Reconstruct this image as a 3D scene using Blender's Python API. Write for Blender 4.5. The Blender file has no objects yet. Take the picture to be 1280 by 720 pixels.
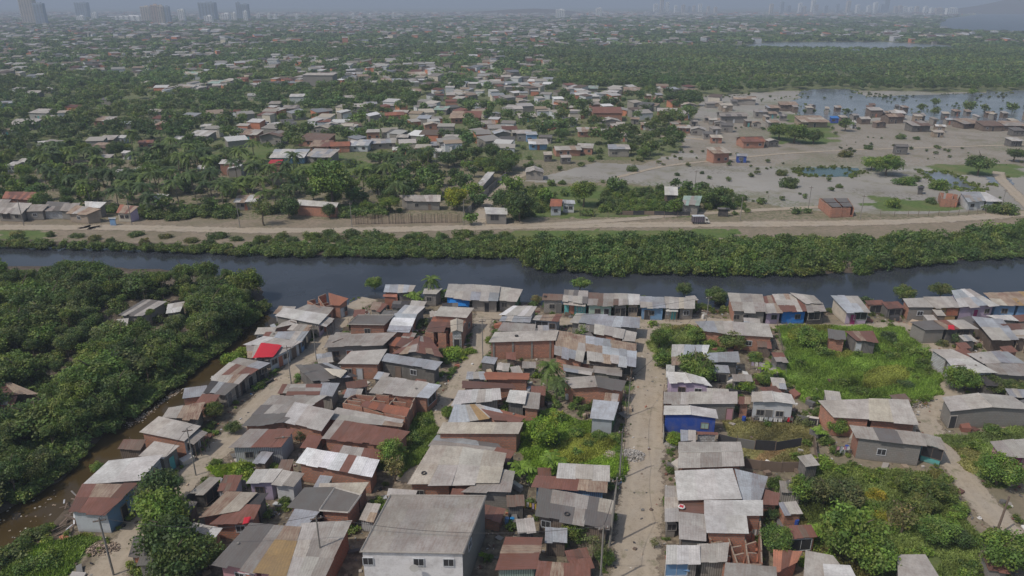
import bpy, math, random
import numpy as np
from mathutils import Vector
random.seed(11); rng = np.random.default_rng(5)
C = bpy.data.collections.new('scene'); bpy.context.scene.collection.children.link(C)
# ------------------------------------------------------------------ camera geometry (photo pixels 1280 x 720)
F_PX, CAM_H, PITCH = 900.0, 60.0, math.radians(21.58)
SP, CP = math.sin(PITCH), math.cos(PITCH)
def P(px, py, z=0.0):
    """world point at height z that the photo shows at pixel px,py"""
    u, v = (px-640)/F_PX, (py-360)/F_PX
    t = (CAM_H-z)/(SP+v*CP)
    return Vector((u*t, t*(CP-v*SP), z))
def proj(x, y, z=0.0):
    x = np.asarray(x, float); y = np.asarray(y, float)
    dz = z-CAM_H
    depth = y*CP-dz*SP
    depth = np.where(depth < 1, 1, depth)
    yc = -y*SP-dz*CP
    return 640+F_PX*x/depth, 360+F_PX*yc/depth
TILE = {'A0':(0,340,4),'A1':(240,340,5.3333),'A2':(440,340,5.3333),'A3':(640,340,5.3333),'A4':(840,340,5.3333),'A5':(1040,340,5.3333),
 'D0':(0,200,4),'D1':(320,200,4),'D2':(640,200,4),'D3':(960,200,4),'E0':(0,80,4),'E1':(320,80,4),'E2':(640,100,4),'E3':(960,100,4),'p':(0,0,1)}
for i, x in enumerate((0,200,400,600,800,1040)):
    TILE['B%d'%i] = (x,465,5.3333); TILE['C%d'%i] = (x,585,5.3333)
def px(tile, X, Y):
    a, b, s = TILE[tile]; return a+X/s, b+Y/s
def inpoly(X, Y, poly):
    X = np.asarray(X); Y = np.asarray(Y); c = np.zeros(X.shape, bool); n = len(poly); j = n-1
    for i in range(n):
        xi, yi = poly[i]; xj, yj = poly[j]
        if yi != yj:
            c ^= ((yi > Y) != (yj > Y)) & (X < (xj-xi)*(Y-yi)/(yj-yi)+xi)
        j = i
    return c
# ------------------------------------------------------------------ object helpers
def tag(o, label=None, cat=None, group=None, kind=None):
    if label: o['label'] = label
    if cat: o['category'] = cat
    if group: o['group'] = group
    if kind: o['kind'] = kind
    return o
def empty(name, loc=(0,0,0), rz=0):
    o = bpy.data.objects.new(name, None); C.objects.link(o); o.location = loc; o.rotation_euler = (0,0,rz)
    o.empty_display_size = .3
    return o
def link(name, me, parent=None, mat=None):
    o = bpy.data.objects.new(name, me); C.objects.link(o)
    if mat is not None and not me.materials: me.materials.append(mat)
    if parent is not None: o.parent = parent
    return o
def np_mesh(name, V, Q, col=None, uv=None, mat=None, mi=None, smooth=False):
    V = np.asarray(V, np.float32).reshape(-1,3); Q = np.asarray(Q, np.int32); k = Q.shape[1]
    me = bpy.data.meshes.new(name)
    me.vertices.add(len(V)); me.vertices.foreach_set('co', V.ravel())
    me.loops.add(Q.size); me.loops.foreach_set('vertex_index', Q.ravel())
    me.polygons.add(len(Q)); me.polygons.foreach_set('loop_start', np.arange(0, Q.size, k, dtype=np.int32))
    if mi is not None: me.polygons.foreach_set('material_index', np.asarray(mi, np.int32))
    me.update(calc_edges=True)
    me.polygons.foreach_set('use_smooth', np.full(len(Q), smooth, bool))
    if col is not None:
        c = np.ones((len(Q), 4), np.float32); c[:, :3] = np.asarray(col)[:, :3]
        if np.asarray(col).shape[1] == 4: c[:, 3] = np.asarray(col)[:, 3]
        a = me.attributes.new('col', 'FLOAT_COLOR', 'CORNER')
        a.data.foreach_set('color', np.repeat(c, k, axis=0).ravel())
    if uv is not None:
        l = me.uv_layers.new(name='uv'); l.data.foreach_set('uv', np.asarray(uv, np.float32).ravel())
    if mat is not None:
        for m in (mat if isinstance(mat, (list, tuple)) else [mat]): me.materials.append(m)
    return me
class MB:
    """collects quads with a colour, uv and material slot per face"""
    def __init__(s): s.v, s.q, s.c, s.u, s.m = [], [], [], [], []
    def quad(s, a, b, c, d, col=(.5,.5,.5), uv=None, m=0):
        n = len(s.v); s.v += [tuple(a), tuple(b), tuple(c), tuple(d)]; s.q.append((n,n+1,n+2,n+3))
        s.c.append(col if len(col) == 4 else (*col, 0.0))
        if uv is None:
            w = (Vector(b)-Vector(a)).length; h = (Vector(d)-Vector(a)).length; uv = ((0,0),(w,0),(w,h),(0,h))
        s.u += list(uv); s.m.append(m)
    def hexa(s, p, col=(.5,.5,.5), m=0, uv_top=None):
        """p: 4 bottom points then 4 top points, counterclockwise from above"""
        a,b,c,d,e,f,g,h = p
        s.quad(e,f,g,h,col,uv_top,m); s.quad(d,c,b,a,col,None,m)
        s.quad(a,b,f,e,col,None,m); s.quad(b,c,g,f,col,None,m); s.quad(c,d,h,g,col,None,m); s.quad(d,a,e,h,col,None,m)
    def box(s, c, size, rz=0, col=(.5,.5,.5), m=0, tilt=(0,0)):
        sx, sy, sz = (k/2 for k in size); ca, sa = math.cos(rz), math.sin(rz); pts = []
        for z in (-sz, sz):
            for x, y in ((-sx,-sy),(sx,-sy),(sx,sy),(-sx,sy)):
                zz = z+x*tilt[0]+y*tilt[1]
                pts.append((c[0]+x*ca-y*sa, c[1]+x*sa+y*ca, c[2]+zz))
        s.hexa(pts, col, m)
    def tube(s, a, b, r0, r1, n=6, col=(.3,.25,.2), m=0):
        a, b = Vector(a), Vector(b); d = (b-a).normalized()
        t = d.cross(Vector((0,0,1))) if abs(d.z) < .9 else d.cross(Vector((1,0,0))); t.normalize(); w = d.cross(t)
        ra = [a+(t*math.cos(6.2832*i/n)+w*math.sin(6.2832*i/n))*r0 for i in range(n)]
        rb = [b+(t*math.cos(6.2832*i/n)+w*math.sin(6.2832*i/n))*r1 for i in range(n)]
        for i in range(n):
            j = (i+1) % n; s.quad(ra[i], ra[j], rb[j], rb[i], col, None, m)
        for i in range(1, n-1, 2):
            s.quad(rb[0], rb[i], rb[i+1], rb[(i+2) % n], col, None, m)
    def mesh(s, name, mat): return np_mesh(name, s.v, s.q, s.c, s.u, mat, s.m)
    def build(s, name, mat, parent=None): return link(name, s.mesh(name, mat), parent)
# ------------------------------------------------------------------ materials
def newmat(name):
    m = bpy.data.materials.new(name); m.use_nodes = True; nt = m.node_tree; b = nt.nodes['Principled BSDF']
    b.inputs['Specular IOR Level'].default_value = .25
    return m, nt, b
def N(nt, t, **kw):
    n = nt.nodes.new(t)
    for k, v in kw.items():
        if k in n.inputs: n.inputs[k].default_value = v
        else: setattr(n, k, v)
    return n
def noise(nt, scale, detail=4, rough=.6, vec=None, coord='world'):
    n = N(nt, 'ShaderNodeTexNoise'); n.inputs['Scale'].default_value = scale; n.inputs['Detail'].default_value = detail; n.inputs['Roughness'].default_value = rough
    if vec is None: vec = nt.nodes.new('ShaderNodeNewGeometry').outputs['Position']
    nt.links.new(vec, n.inputs['Vector']); return n.outputs['Fac']
def ramp(nt, fac, lo, hi, a=0.0, b=1.0):
    n = N(nt, 'ShaderNodeMapRange'); n.inputs['From Min'].default_value = lo; n.inputs['From Max'].default_value = hi
    n.inputs['To Min'].default_value = a; n.inputs['To Max'].default_value = b; nt.links.new(fac, n.inputs['Value']); return n.outputs['Result']
def mix(nt, fac, a, b, blend='MIX'):
    n = nt.nodes.new('ShaderNodeMix'); n.data_type = 'RGBA'; n.blend_type = blend
    for s, v in ((0, fac), (6, a), (7, b)):
        if hasattr(v, 'node'): nt.links.new(v, n.inputs[s])
        elif s == 0: n.inputs[0].default_value = v
        else: n.inputs[s].default_value = (*v, 1)
    return n.outputs[2]
def math_(nt, op, a, b=0.0):
    n = nt.nodes.new('ShaderNodeMath'); n.operation = op
    for i, v in enumerate((a, b)):
        if hasattr(v, 'node'): nt.links.new(v, n.inputs[i])
        else: n.inputs[i].default_value = v
    return n.outputs[0]
def attr(nt, name='col'):
    n = nt.nodes.new('ShaderNodeAttribute'); n.attribute_name = name; return n
def bump(nt, b, h, strength=.4, dist=.05):
    n = nt.nodes.new('ShaderNodeBump'); n.inputs['Strength'].default_value = strength; n.inputs['Distance'].default_value = dist
    nt.links.new(h, n.inputs['Height']); nt.links.new(n.outputs[0], b.inputs['Normal'])

def roof_material(smooth=False):
    m, nt, b = newmat('stained_cement_slab' if smooth else 'weathered_roof_sheet'); a = attr(nt)
    uv = nt.nodes.new('ShaderNodeUVMap'); uv.uv_map = 'uv'
    w = N(nt, 'ShaderNodeTexWave'); w.wave_type = 'BANDS'; w.bands_direction = 'X'; w.inputs['Scale'].default_value = 1.05; w.inputs['Distortion'].default_value = .3
    nt.links.new(uv.outputs[0], w.inputs['Vector'])
    st = N(nt, 'ShaderNodeMapping'); st.inputs['Scale'].default_value = (3.5, .35, 1); nt.links.new(uv.outputs[0], st.inputs['Vector'])
    streak = noise(nt, 1.3, 5, .65, st.outputs[0])
    blot = noise(nt, .55, 6, .65); fine = noise(nt, 3.5, 5, .7)
    base = mix(nt, ramp(nt, w.outputs['Fac'], 0, 1, .0, .0 if smooth else .13), a.outputs['Color'], (.0,.0,.0), 'MIX')
    blot2 = noise(nt, .22, 6, .7); base = mix(nt, ramp(nt, blot2, .45, .63, 0, .55), base, mix(nt, .6, a.outputs['Color'], (.13,.115,.10)))
    base = mix(nt, ramp(nt, blot, .35, .7, 0, .5), base, mix(nt, .55, a.outputs['Color'], (.09,.08,.07)))
    base = mix(nt, ramp(nt, fine, .45, .75, 0, .35), base, (.11,.095,.085))
    rf = math_(nt, 'MULTIPLY', ramp(nt, math_(nt, 'ADD', streak, math_(nt, 'MULTIPLY', blot, .5)), .68, .92), a.outputs['Alpha'])
    base = mix(nt, rf, base, (.17,.075,.05))
    nt.links.new(base, b.inputs['Base Color']); b.inputs['Roughness'].default_value = .62
    if not smooth: bump(nt, b, w.outputs['Fac'], .22, .03)
    else: b.inputs['Roughness'].default_value = .9
    return m
def wall_material(kind):
    m, nt, b = newmat(kind+'_wall'); a = attr(nt)
    uv = nt.nodes.new('ShaderNodeUVMap'); uv.uv_map = 'uv'; sep = nt.nodes.new('ShaderNodeSeparateXYZ'); nt.links.new(uv.outputs[0], sep.inputs[0])
    blot = noise(nt, .9, 5, .65); fine = noise(nt, 5, 4, .7)
    if kind in ('brick', 'block'):
        t = N(nt, 'ShaderNodeTexBrick'); nt.links.new(uv.outputs[0], t.inputs['Vector'])
        bw, bh = (.42, .26) if kind == 'brick' else (.5, .3)
        t.inputs['Scale'].default_value = 1; t.inputs['Brick Width'].default_value = bw; t.inputs['Row Height'].default_value = bh
        t.inputs['Mortar Size'].default_value = .045; t.inputs['Mortar Smooth'].default_value = .4; t.inputs['Bias'].default_value = -.1
        nt.links.new(a.outputs['Color'], t.inputs['Color1'])
        c2 = mix(nt, .35, a.outputs['Color'], (.10,.05,.04) if kind == 'brick' else (.17,.16,.145)); nt.links.new(c2, t.inputs['Color2'])
        t.inputs['Mortar'].default_value = (.26,.21,.18,1) if kind == 'brick' else (.22,.21,.2,1)
        base = t.outputs['Color']
        base = mix(nt, ramp(nt, blot, .5, .72, 0, .5), base, (.25,.2,.17))
    elif kind == 'plank':
        w = N(nt, 'ShaderNodeTexWave'); w.bands_direction = 'X'; w.inputs['Scale'].default_value = 1.2; w.inputs['Distortion'].default_value = 1.5; w.inputs['Detail'].default_value = 3
        nt.links.new(uv.outputs[0], w.inputs['Vector'])
        base = mix(nt, ramp(nt, w.outputs['Fac'], .1, .9, .0, .6), a.outputs['Color'], (.05,.045,.04))
        base = mix(nt, ramp(nt, blot, .45, .65, 0, .6), base, mix(nt, .5, a.outputs['Color'], (.3,.27,.25)))
    else:
        base = mix(nt, ramp(nt, blot, .45, .7, 0, .35), a.outputs['Color'], (.24,.21,.19))
        base = mix(nt, ramp(nt, fine, .55, .75, 0, .3), base, (.2,.18,.16))
    dirt = ramp(nt, math_(nt, 'ADD', sep.outputs['Y'], math_(nt, 'MULTIPLY', blot, .8)), .3, .9, .45, 0)   # mud splashed up the foot of the wall
    base = mix(nt, dirt, base, (.16,.13,.10))
    nt.links.new(base, b.inputs['Base Color']); b.inputs['Roughness'].default_value = .85
    return m
def plain_material(name, rough=.8, n1=1.5, amt=.3, metallic=0):
    m, nt, b = newmat(name); a = attr(nt); bl = noise(nt, n1, 5, .65)
    base = mix(nt, ramp(nt, bl, .4, .7, 0, amt), a.outputs['Color'], mix(nt, .6, a.outputs['Color'], (.1,.09,.08)))
    nt.links.new(base, b.inputs['Base Color']); b.inputs['Roughness'].default_value = rough; b.inputs['Metallic'].default_value = metallic
    return m
def leaf_material():
    m, nt, b = newmat('foliage'); a = attr(nt); oi = nt.nodes.new('ShaderNodeObjectInfo')
    base = mix(nt, 1.0, a.outputs['Color'], oi.outputs['Color'], 'MULTIPLY')
    n = noise(nt, .35, 3, .6)
    base = mix(nt, ramp(nt, n, .35, .65, 0, .35), base, mix(nt, 1.0, base, (1.12,.95,.8), 'MULTIPLY'))
    nt.links.new(base, b.inputs['Base Color']); b.inputs['Roughness'].default_value = .55; b.inputs['Specular IOR Level'].default_value = .3
    tr = nt.nodes.new('ShaderNodeBsdfTranslucent'); nt.links.new(mix(nt, 1.0, base, (1.3,1.3,.5), 'MULTIPLY'), tr.inputs['Color'])
    ms = nt.nodes.new('ShaderNodeMixShader'); ms.inputs[0].default_value = .3
    nt.links.new(b.outputs[0], ms.inputs[1]); nt.links.new(tr.outputs[0], ms.inputs[2])
    nt.links.new(ms.outputs[0], nt.nodes['Material Output'].inputs['Surface'])
    return m
def ground_material():
    m, nt, b = newmat('earth_and_grass'); z = attr(nt, 'zone')
    sep = nt.nodes.new('ShaderNodeSeparateColor'); nt.links.new(z.outputs['Color'], sep.inputs[0])
    n1 = noise(nt, .09, 6, .65); n2 = noise(nt, .9, 6, .7); n3 = noise(nt, .02, 5, .6); n4 = noise(nt, 3.2, 4, .7)
    dirt = mix(nt, ramp(nt, n2, .35, .68), (.30,.245,.185), (.20,.165,.125))
    dirt = mix(nt, ramp(nt, n1, .42, .62, 0, .7), dirt, (.17,.155,.10))
    dirt = mix(nt, ramp(nt, n4, .6, .75, 0, .5), dirt, (.10,.085,.065))
    grass = mix(nt, ramp(nt, n2, .35, .65), (.12,.175,.045), (.075,.115,.035))
    grass = mix(nt, ramp(nt, n1, .45, .7, 0, .7), grass, (.20,.18,.09))
    salt = mix(nt, ramp(nt, n3, .35, .62), (.345,.33,.305), (.275,.26,.235))
    salt = mix(nt, ramp(nt, n1, .5, .72, 0, .5), salt, (.26,.235,.19))
    n5 = noise(nt, .045, 6, .7); salt = mix(nt, ramp(nt, n5, .52, .66, 0, .75), salt, (.17,.165,.10)); salt = mix(nt, ramp(nt, n2, .55, .75, 0, .4), salt, (.15,.14,.10))
    mud = mix(nt, ramp(nt, n2, .4, .65), (.075,.06,.045), (.13,.105,.08))
    pn = math_(nt, 'MULTIPLY', math_(nt, 'SUBTRACT', n2, .5), 1.6)
    def mask(o): return ramp(nt, math_(nt, 'ADD', o, pn), .35, .65)
    c = mix(nt, mask(sep.outputs[1]), dirt, salt)
    c = mix(nt, mask(sep.outputs[0]), c, grass)
    c = mix(nt, mask(sep.outputs[2]), c, mud)
    nt.links.new(c, b.inputs['Base Color']); b.inputs['Roughness'].default_value = .95
    bump(nt, b, n2, .5, .15)
    return m
def road_material():
    m, nt, b = newmat('packed_dirt'); n2 = noise(nt, .8, 6, .7); n1 = noise(nt, .15, 5, .6); n4 = noise(nt, 4, 4, .7)
    uv = nt.nodes.new('ShaderNodeUVMap'); uv.uv_map = 'uv'; sep = nt.nodes.new('ShaderNodeSeparateXYZ'); nt.links.new(uv.outputs[0], sep.inputs[0])
    c = mix(nt, ramp(nt, n2, .35, .7), (.42,.355,.275), (.32,.265,.20)); c = mix(nt, ramp(nt, n1, .4, .65, 0, .5), c, (.36,.325,.28))
    c = mix(nt, ramp(nt, n4, .55, .7, 0, .6), c, (.19,.16,.125)); g3 = noise(nt, .4, 6, .75); c = mix(nt, ramp(nt, g3, .56, .66, 0, .6), c, (.16,.16,.09))
    d = math_(nt, 'ABSOLUTE', math_(nt, 'SUBTRACT', math_(nt, 'ABSOLUTE', math_(nt, 'SUBTRACT', sep.outputs[0], .5)), .17))   # two wheel ruts
    c = mix(nt, ramp(nt, math_(nt, 'ADD', d, math_(nt, 'MULTIPLY', n2, .12)), .05, .13, .6, 0), c, (.42,.36,.28))
    e = math_(nt, 'SUBTRACT', .5, math_(nt, 'ABSOLUTE', math_(nt, 'SUBTRACT', sep.outputs[0], .5)))
    al = ramp(nt, math_(nt, 'ADD', e, math_(nt, 'MULTIPLY', math_(nt, 'SUBTRACT', n2, .5), .55)), .06, .15)
    nt.links.new(c, b.inputs['Base Color']); b.inputs['Roughness'].default_value = .95; nt.links.new(al, b.inputs['Alpha'])
    return m
def water_material(name, col, rough=.05, wave=.6):
    m, nt, b = newmat(name); n = noise(nt, .05, 4, .6); n2 = noise(nt, 1.2, 3, .6)
    c = mix(nt, ramp(nt, n, .4, .65), col, tuple(k*.6 for k in col)); nt.links.new(c, b.inputs['Base Color'])
    b.inputs['Roughness'].default_value = rough; b.inputs['IOR'].default_value = 1.33; b.inputs['Specular IOR Level'].default_value = .5
    bump(nt, b, n2, wave*.1, .05)
    return m
MAT = dict(roof=roof_material(), slab=roof_material(True), brick=wall_material('brick'), block=wall_material('block'), plank=wall_material('plank'), paint=wall_material('paint'),
    plain=plain_material('worn_matter'), metal=plain_material('painted_metal', .4, 2, .2), cloth=plain_material('cloth', .9, 4, .3), wood=plain_material('weathered_wood', .9, 3, .6),
    glass=plain_material('dark_glass', .15, 3, .1), leaf=leaf_material(), bark=plain_material('bark', .9, 3, .5), ground=ground_material(), road=road_material(),
    canal=water_material('canal_water', (.046,.052,.064), .14), creek=water_material('creek_water', (.075,.052,.022), .08), lagoon=water_material('lagoon_water', (.19,.21,.24), .2),  # sky sheen of canal and lagoon is partly put into their base colours
    sea=water_material('sea_water', (.09,.12,.155), .4), pond=water_material('pond_water', (.07,.13,.13), .2))
PAL = dict(grey=(.38,.355,.325), lgrey=(.52,.49,.45), white=(.66,.645,.62), bright=(.82,.82,.83), dgrey=(.17,.165,.16), black=(.05,.05,.055), rust=(.24,.11,.085), drust=(.15,.08,.065),
    brown=(.2,.15,.12), blue=(.38,.405,.44), lblue=(.50,.54,.58), tan=(.42,.33,.25), cream=(.55,.50,.42), red=(.55,.03,.05), terra=(.38,.14,.08), ochre=(.42,.28,.13),
    vblue=(.03,.08,.36), sky=(.18,.33,.55), azure=(.03,.22,.5), turq=(.12,.42,.42), pink=(.55,.30,.34), lilac=(.46,.38,.52), mint=(.35,.48,.42), pale=(.55,.57,.60), brick=(.56,.23,.14), dbrick=(.42,.17,.11),
    block=(.27,.255,.235), green=(.07,.16,.08), yellow=(.6,.45,.05), magenta=(.32,.04,.16), tblue=(.02,.2,.6))
# ------------------------------------------------------------------ regions traced on the ground, in photo pixels
CANAL = [(-900,296),(0,306),(100,308),(200,311),(320,316),(480,319),(640,318),(654,320),(660,333),(760,337),(900,339),(1020,341),(1090,338),(1150,329),(1280,317),(1500,300),(2300,262),
  (2300,330),(1500,392),(1280,375),(1190,373),(1130,388),(1050,387),(905,383),(870,385),(690,381),(660,375),(560,370),(480,370),(457,370),(440,378),(395,384),(352,396),(330,392),(338,378),(325,352),(240,336),(100,331),(0,330),(-900,322)]
CREEK = [(330,390),(352,396),(352,404),(325,428),(295,450),(262,478),(240,500),(205,535),(172,552),(148,572),(108,598),(92,622),(66,648),(50,668),(10,698),(-40,730),(-160,800),(-220,770),(-150,720),(-30,655),(10,635),(40,620),(75,600),(95,580),(115,555),(150,525),(180,505),(215,480),(240,462),(275,435),(310,408)]
SALT = [(655,226),(700,215),(745,203),(800,206),(850,190),(860,160),(880,120),(1000,113),(1280,116),(1900,116),(1900,256),(1280,262),(1120,268),(1000,262),(900,246),(830,236),(770,226),(700,230)]
LAGOON = [(1002,113),(1060,111),(1085,121),(1180,118),(1290,112),(1900,112),(1900,156),(1280,153),(1170,156),(1130,142),(1060,152),(1000,148),(985,132)]
LAGOON2 = [(890,60),(960,53),(1100,52),(1190,57),(1193,62.5),(1100,63.5),(960,62)]
SEA = [(1168,36),(1180,24),(1230,17),(1900,16),(1900,40),(1280,42),(1200,40)]
POND = [(993,212),(1012,209),(1072,210),(1075,217),(1060,221),(1005,220)]
POND2 = [(1150,213),(1180,214),(1205,224),(1225,238),(1200,238),(1165,226)]
POND3 = [(1232,221),(1260,222),(1268,231),(1240,231)]
WATERS = [CANAL, CREEK, LAGOON, LAGOON2, SEA, POND, POND2, POND3]
GRASS = [[(972,408),(1130,408),(1165,430),(1180,497),(1150,503),(1000,506),(975,470)], [(652,512),(700,510),(775,545),(778,602),(650,592)],
  [(1165,545),(1290,535),(1290,600),(1240,610)], [(1015,582),(1180,590),(1200,640),(1235,690),(1200,760),(1040,760),(985,640)], [(898,520),(1012,530),(1015,585),(925,580)],
  [(520,520),(548,515),(545,560),(505,600),(498,580)], [(262,582),(320,578),(320,602),(270,604)], [(25,690),(110,665),(130,672),(60,760),(-60,760)], [(815,405),(905,412),(910,445),(820,462)],
  [(640,235),(770,232),(860,236),(880,270),(640,272)], [(640,288),(780,288),(930,287),(900,300),(640,302)], [(0,286),(48,288),(48,300),(0,300)], [(1080,245),(1195,255),(1195,262),(1100,264)], [(995,155),(960,140),(1035,150),(1045,178),(960,180)],
  [(320,195),(420,195),(500,215),(320,218)], [(285,180),(335,180),(335,200),(270,198)], [(1165,205),(1280,205),(1280,222),(1175,216)], [(680,470),(800,470),(780,505),(690,500)]]
GDRY = []
JUNGLE = [(-900,336),(100,334),(240,338),(322,354),(333,378),(310,400),(275,428),(240,455),(215,474),(180,498),(150,518),(115,546),(90,575),(60,598),(20,618),(-30,645),(-160,712),(-900,900)]
def terrain():
    ys = np.concatenate([np.arange(30, 176, 1.0), np.arange(176, 300, 1.6), 300*1.018**np.arange(1, 235)]); ys = ys[ys < 16000]
    g = 110*1.03**np.arange(1, 190); g = g[g < 15000]
    xs = np.concatenate([-g[::-1], np.arange(-110, 111, 1.1), g]); ys = np.concatenate([[-600,-200,-60,0,15], ys])
    X, Y = np.meshgrid(xs, ys); pxs, pys = proj(X, Y); ok = (Y > 20)
    wet = (inpoly(pxs, pys, CANAL) | inpoly(pxs, pys, CREEK)) & ok
    Z = np.where(wet, -1.5, 0.0)
    # soften the bank
    Zs = Z.copy(); Zs[1:-1,1:-1] = (Z[1:-1,1:-1]*2+Z[:-2,1:-1]+Z[2:,1:-1]+Z[1:-1,:-2]+Z[1:-1,2:])/6; Z = Zs
    Z += np.where((Y < 400) & (Z > -.01), -.04*(1+np.sin(X*.9+np.sin(Y*.7)*2)), 0)
    zone = np.zeros(X.shape+(4,), np.float32); zone[..., 3] = 1
    beyond = ok & (pys < 275)
    wx_ = 9*np.sin(X*.35+np.sin(Y*.5))+5*np.sin(X*.9+Y*.7); wy_ = (6*np.sin(Y*.3+X*.21)+3*np.sin(X*1.1))*np.clip((pys-250)/400, .1, 1); gx, gy = pxs+wx_*.8, pys+wy_
    zone[..., 0] = np.where(beyond, .42, .22)
    zone[..., 0] = np.where(ok & (pys < 200), .6, zone[..., 0])
    zone[..., 2] = np.where(beyond, .3, 0)
    vill = inpoly(pxs, pys, [(352,395),(440,380),(560,372),(690,383),(905,386),(960,400),(970,520),(1010,720),(980,900),(-60,900),(50,672),(150,576),(240,505),(330,430)]) & ok
    zone[..., 2] = np.where(vill, .44, zone[..., 2])
    s = inpoly(pxs, pys, SALT) & ok; zone[..., 1] = np.where(s, 1, 0); zone[..., 0] = np.where(s, .12+.28*(np.sin(X*.05+np.sin(Y*.03)*2)*np.sin(Y*.045+X*.01) > .45), zone[..., 0]); zone[..., 2] = np.where(s, .05+.3*(np.sin(X*.08+np.sin(Y*.05+1)*2)*np.sin(Y*.09+X*.02) > .5), zone[..., 2]); zone[..., 1] = np.where(s & (pys > 150) & (pys < 208) & (pxs > 830+40*np.sin(pys*.3)), .5, zone[..., 1])
    for gpoly in GRASS: zone[..., 0] = np.where(inpoly(gx, gy, gpoly) & ok, 1.0, zone[..., 0]); zone[..., 2] = np.where(inpoly(gx, gy, gpoly) & ok, 0, zone[..., 2])
    j = inpoly(pxs, pys, JUNGLE) & ok; zone[..., 2] = np.where(j, .6, zone[..., 2])
    zone[..., 2] = np.where(Z < -.25, 1, zone[..., 2])
    wd = wet.copy()
    for _ in range(3):
        w2 = wd.copy(); w2[1:] |= wd[:-1]; w2[:-1] |= wd[1:]; w2[:,1:] |= wd[:,:-1]; w2[:,:-1] |= wd[:,1:]; wd = w2
    zone[..., 2] = np.where(wd & ok, np.maximum(zone[..., 2], .8), zone[..., 2])
    nx, ny = len(xs), len(ys); I = np.arange(nx*ny).reshape(ny, nx)
    Q = np.stack([I[:-1,:-1], I[:-1,1:], I[1:,1:], I[1:,:-1]], -1).reshape(-1, 4)
    me = np_mesh('ground', np.stack([X, Y, Z], -1), Q, mat=MAT['ground'], smooth=True)
    a = me.attributes.new('zone', 'FLOAT_COLOR', 'POINT'); a.data.foreach_set('color', zone.reshape(-1))
    tag(link('ground', me), kind='structure')
terrain()
def sheet(name, poly, z, mat):
    pts = [P(x, y, 0) for x, y in poly]; me = bpy.data.meshes.new(name)
    me.from_pydata([(p.x, p.y, z) for p in pts], [], [list(range(len(pts)))[::-1]]); me.update()
    if me.polygons[0].normal.z < 0: me.flip_normals()
    o = link(name, me, None, mat); tag(o, kind='structure'); return o
def grow(poly, k=1.0, up=0):
    return poly
sheet('canal_water', [(-900,294),(0,303),(320,313),(640,314),(662,330),(1020,338),(1150,326),(1280,314),(2300,258),(2300,334),(1500,396),(1280,379),(1190,377),(1130,391),(1050,390),(870,388),(690,385),(660,379),(480,374),(400,390),(352,399),(325,396),(330,378),(240,339),(0,333),(-900,325)], -.46, MAT['canal'])
cr = [P(x, y) for x, y in CREEK]; cc = sum(cr, Vector())/len(cr)
sheet('creek_water', [(322,388),(356,399),(330,432),(300,454),(266,482),(244,504),(209,539),(176,556),(152,577),(112,603),(96,627),(70,653),(54,673),(14,704),(-40,740),(-160,812),(-230,770),(-150,714),(-30,649),(10,630),(40,615),(72,596),(92,576),(111,552),(146,521),(176,501),(211,477),(236,458),(270,431),(305,405)], -.45, MAT['creek'])
def jagged(poly, amp, n=9):
    out = []; r = random.Random(len(poly))
    for (x0, y0), (x1, y1) in zip(poly, poly[1:]+poly[:1]):
        for k in range(n): t = k/n; e = math.sin(math.pi*t); out.append((x0+(x1-x0)*t+r.uniform(-2,2)*amp*3*e, y0+(y1-y0)*t+r.uniform(-1,1)*amp*e))
    return out
LAGOON, POND, POND2, POND3 = jagged(LAGOON, 1.3), jagged(POND, .7), jagged(POND2, 1.0), jagged(POND3, .7)
sheet('lagoon_water', LAGOON, .02, MAT['lagoon']); sheet('lagoon_water', LAGOON2, .12, MAT['lagoon']); sheet('sea_water', SEA, .3, MAT['sea'])
sheet('pond_water', POND, .012, MAT['pond']); sheet('pond_water', POND2, .012, MAT['lagoon']); sheet('pond_water', POND3, .012, MAT['lagoon'])
def ribbon(name, pts, w, z, jit=.12):
    W = [P(x, y) for x, y in pts]; S = []
    for i in range(len(W)-1):
        n = max(2, int((W[i+1]-W[i]).length/1.5))
        for k in range(n):
            t = k/n; p0 = W[max(i-1,0)]; p1 = W[i]; p2 = W[i+1]; p3 = W[min(i+2, len(W)-1)]
            S.append(.5*((2*p1)+(p2-p0)*t+(2*p0-5*p1+4*p2-p3)*t*t+(3*p1-p0-3*p2+p3)*t**3))
    V, Q, UV = [], [], []
    for i, s in enumerate(S):
        d = S[min(i+1, len(S)-1)]-S[max(i-1, 0)]; n = Vector((-d.y, d.x, 0)).normalized(); ww = w*(1+random.uniform(-jit, jit))/2
        V += [(s+n*ww*k).to_tuple()[:2]+(z,) for k in (-1,-.5,0,.5,1)]
    for i in range(len(S)-1):
        for k in range(4):
            a = i*5+k; Q.append((a, a+1, a+6, a+5)); UV += [(k/4,i),((k+1)/4,i),((k+1)/4,i+1),(k/4,i+1)]
    o = link(name, np_mesh(name, V, Q, uv=UV, mat=MAT['road'])); tag(o, kind='structure'); return o
STREETS = [([(462,373),(438,388),(418,410),(392,440),(366,462),(345,485),(322,508),(296,540),(268,568),(240,592),(215,620),(190,645),(165,672),(140,705),(110,760)], 5.2),
 ([(608,388),(603,405),(598,440),(580,468),(566,495),(545,530),(528,560),(515,590),(500,612)], 4.6),
 ([(806,396),(812,430),(813,470),(809,520),(805,560),(802,610),(797,660),(795,710),(795,790)], 7.2),
 ([(600,392),(690,402),(806,404),(870,402),(910,404),(1000,410),(1060,411),(1130,408),(1160,425),(1168,445),(1180,475),(1192,492),(1166,512),(1158,528),(1175,560),(1200,590),(1222,620),(1252,655),(1290,690),(1340,740)], 4.8)]
for k, (pts, w) in enumerate(STREETS): ribbon('dirt_street', pts, w, .03+.004*k)
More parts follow.
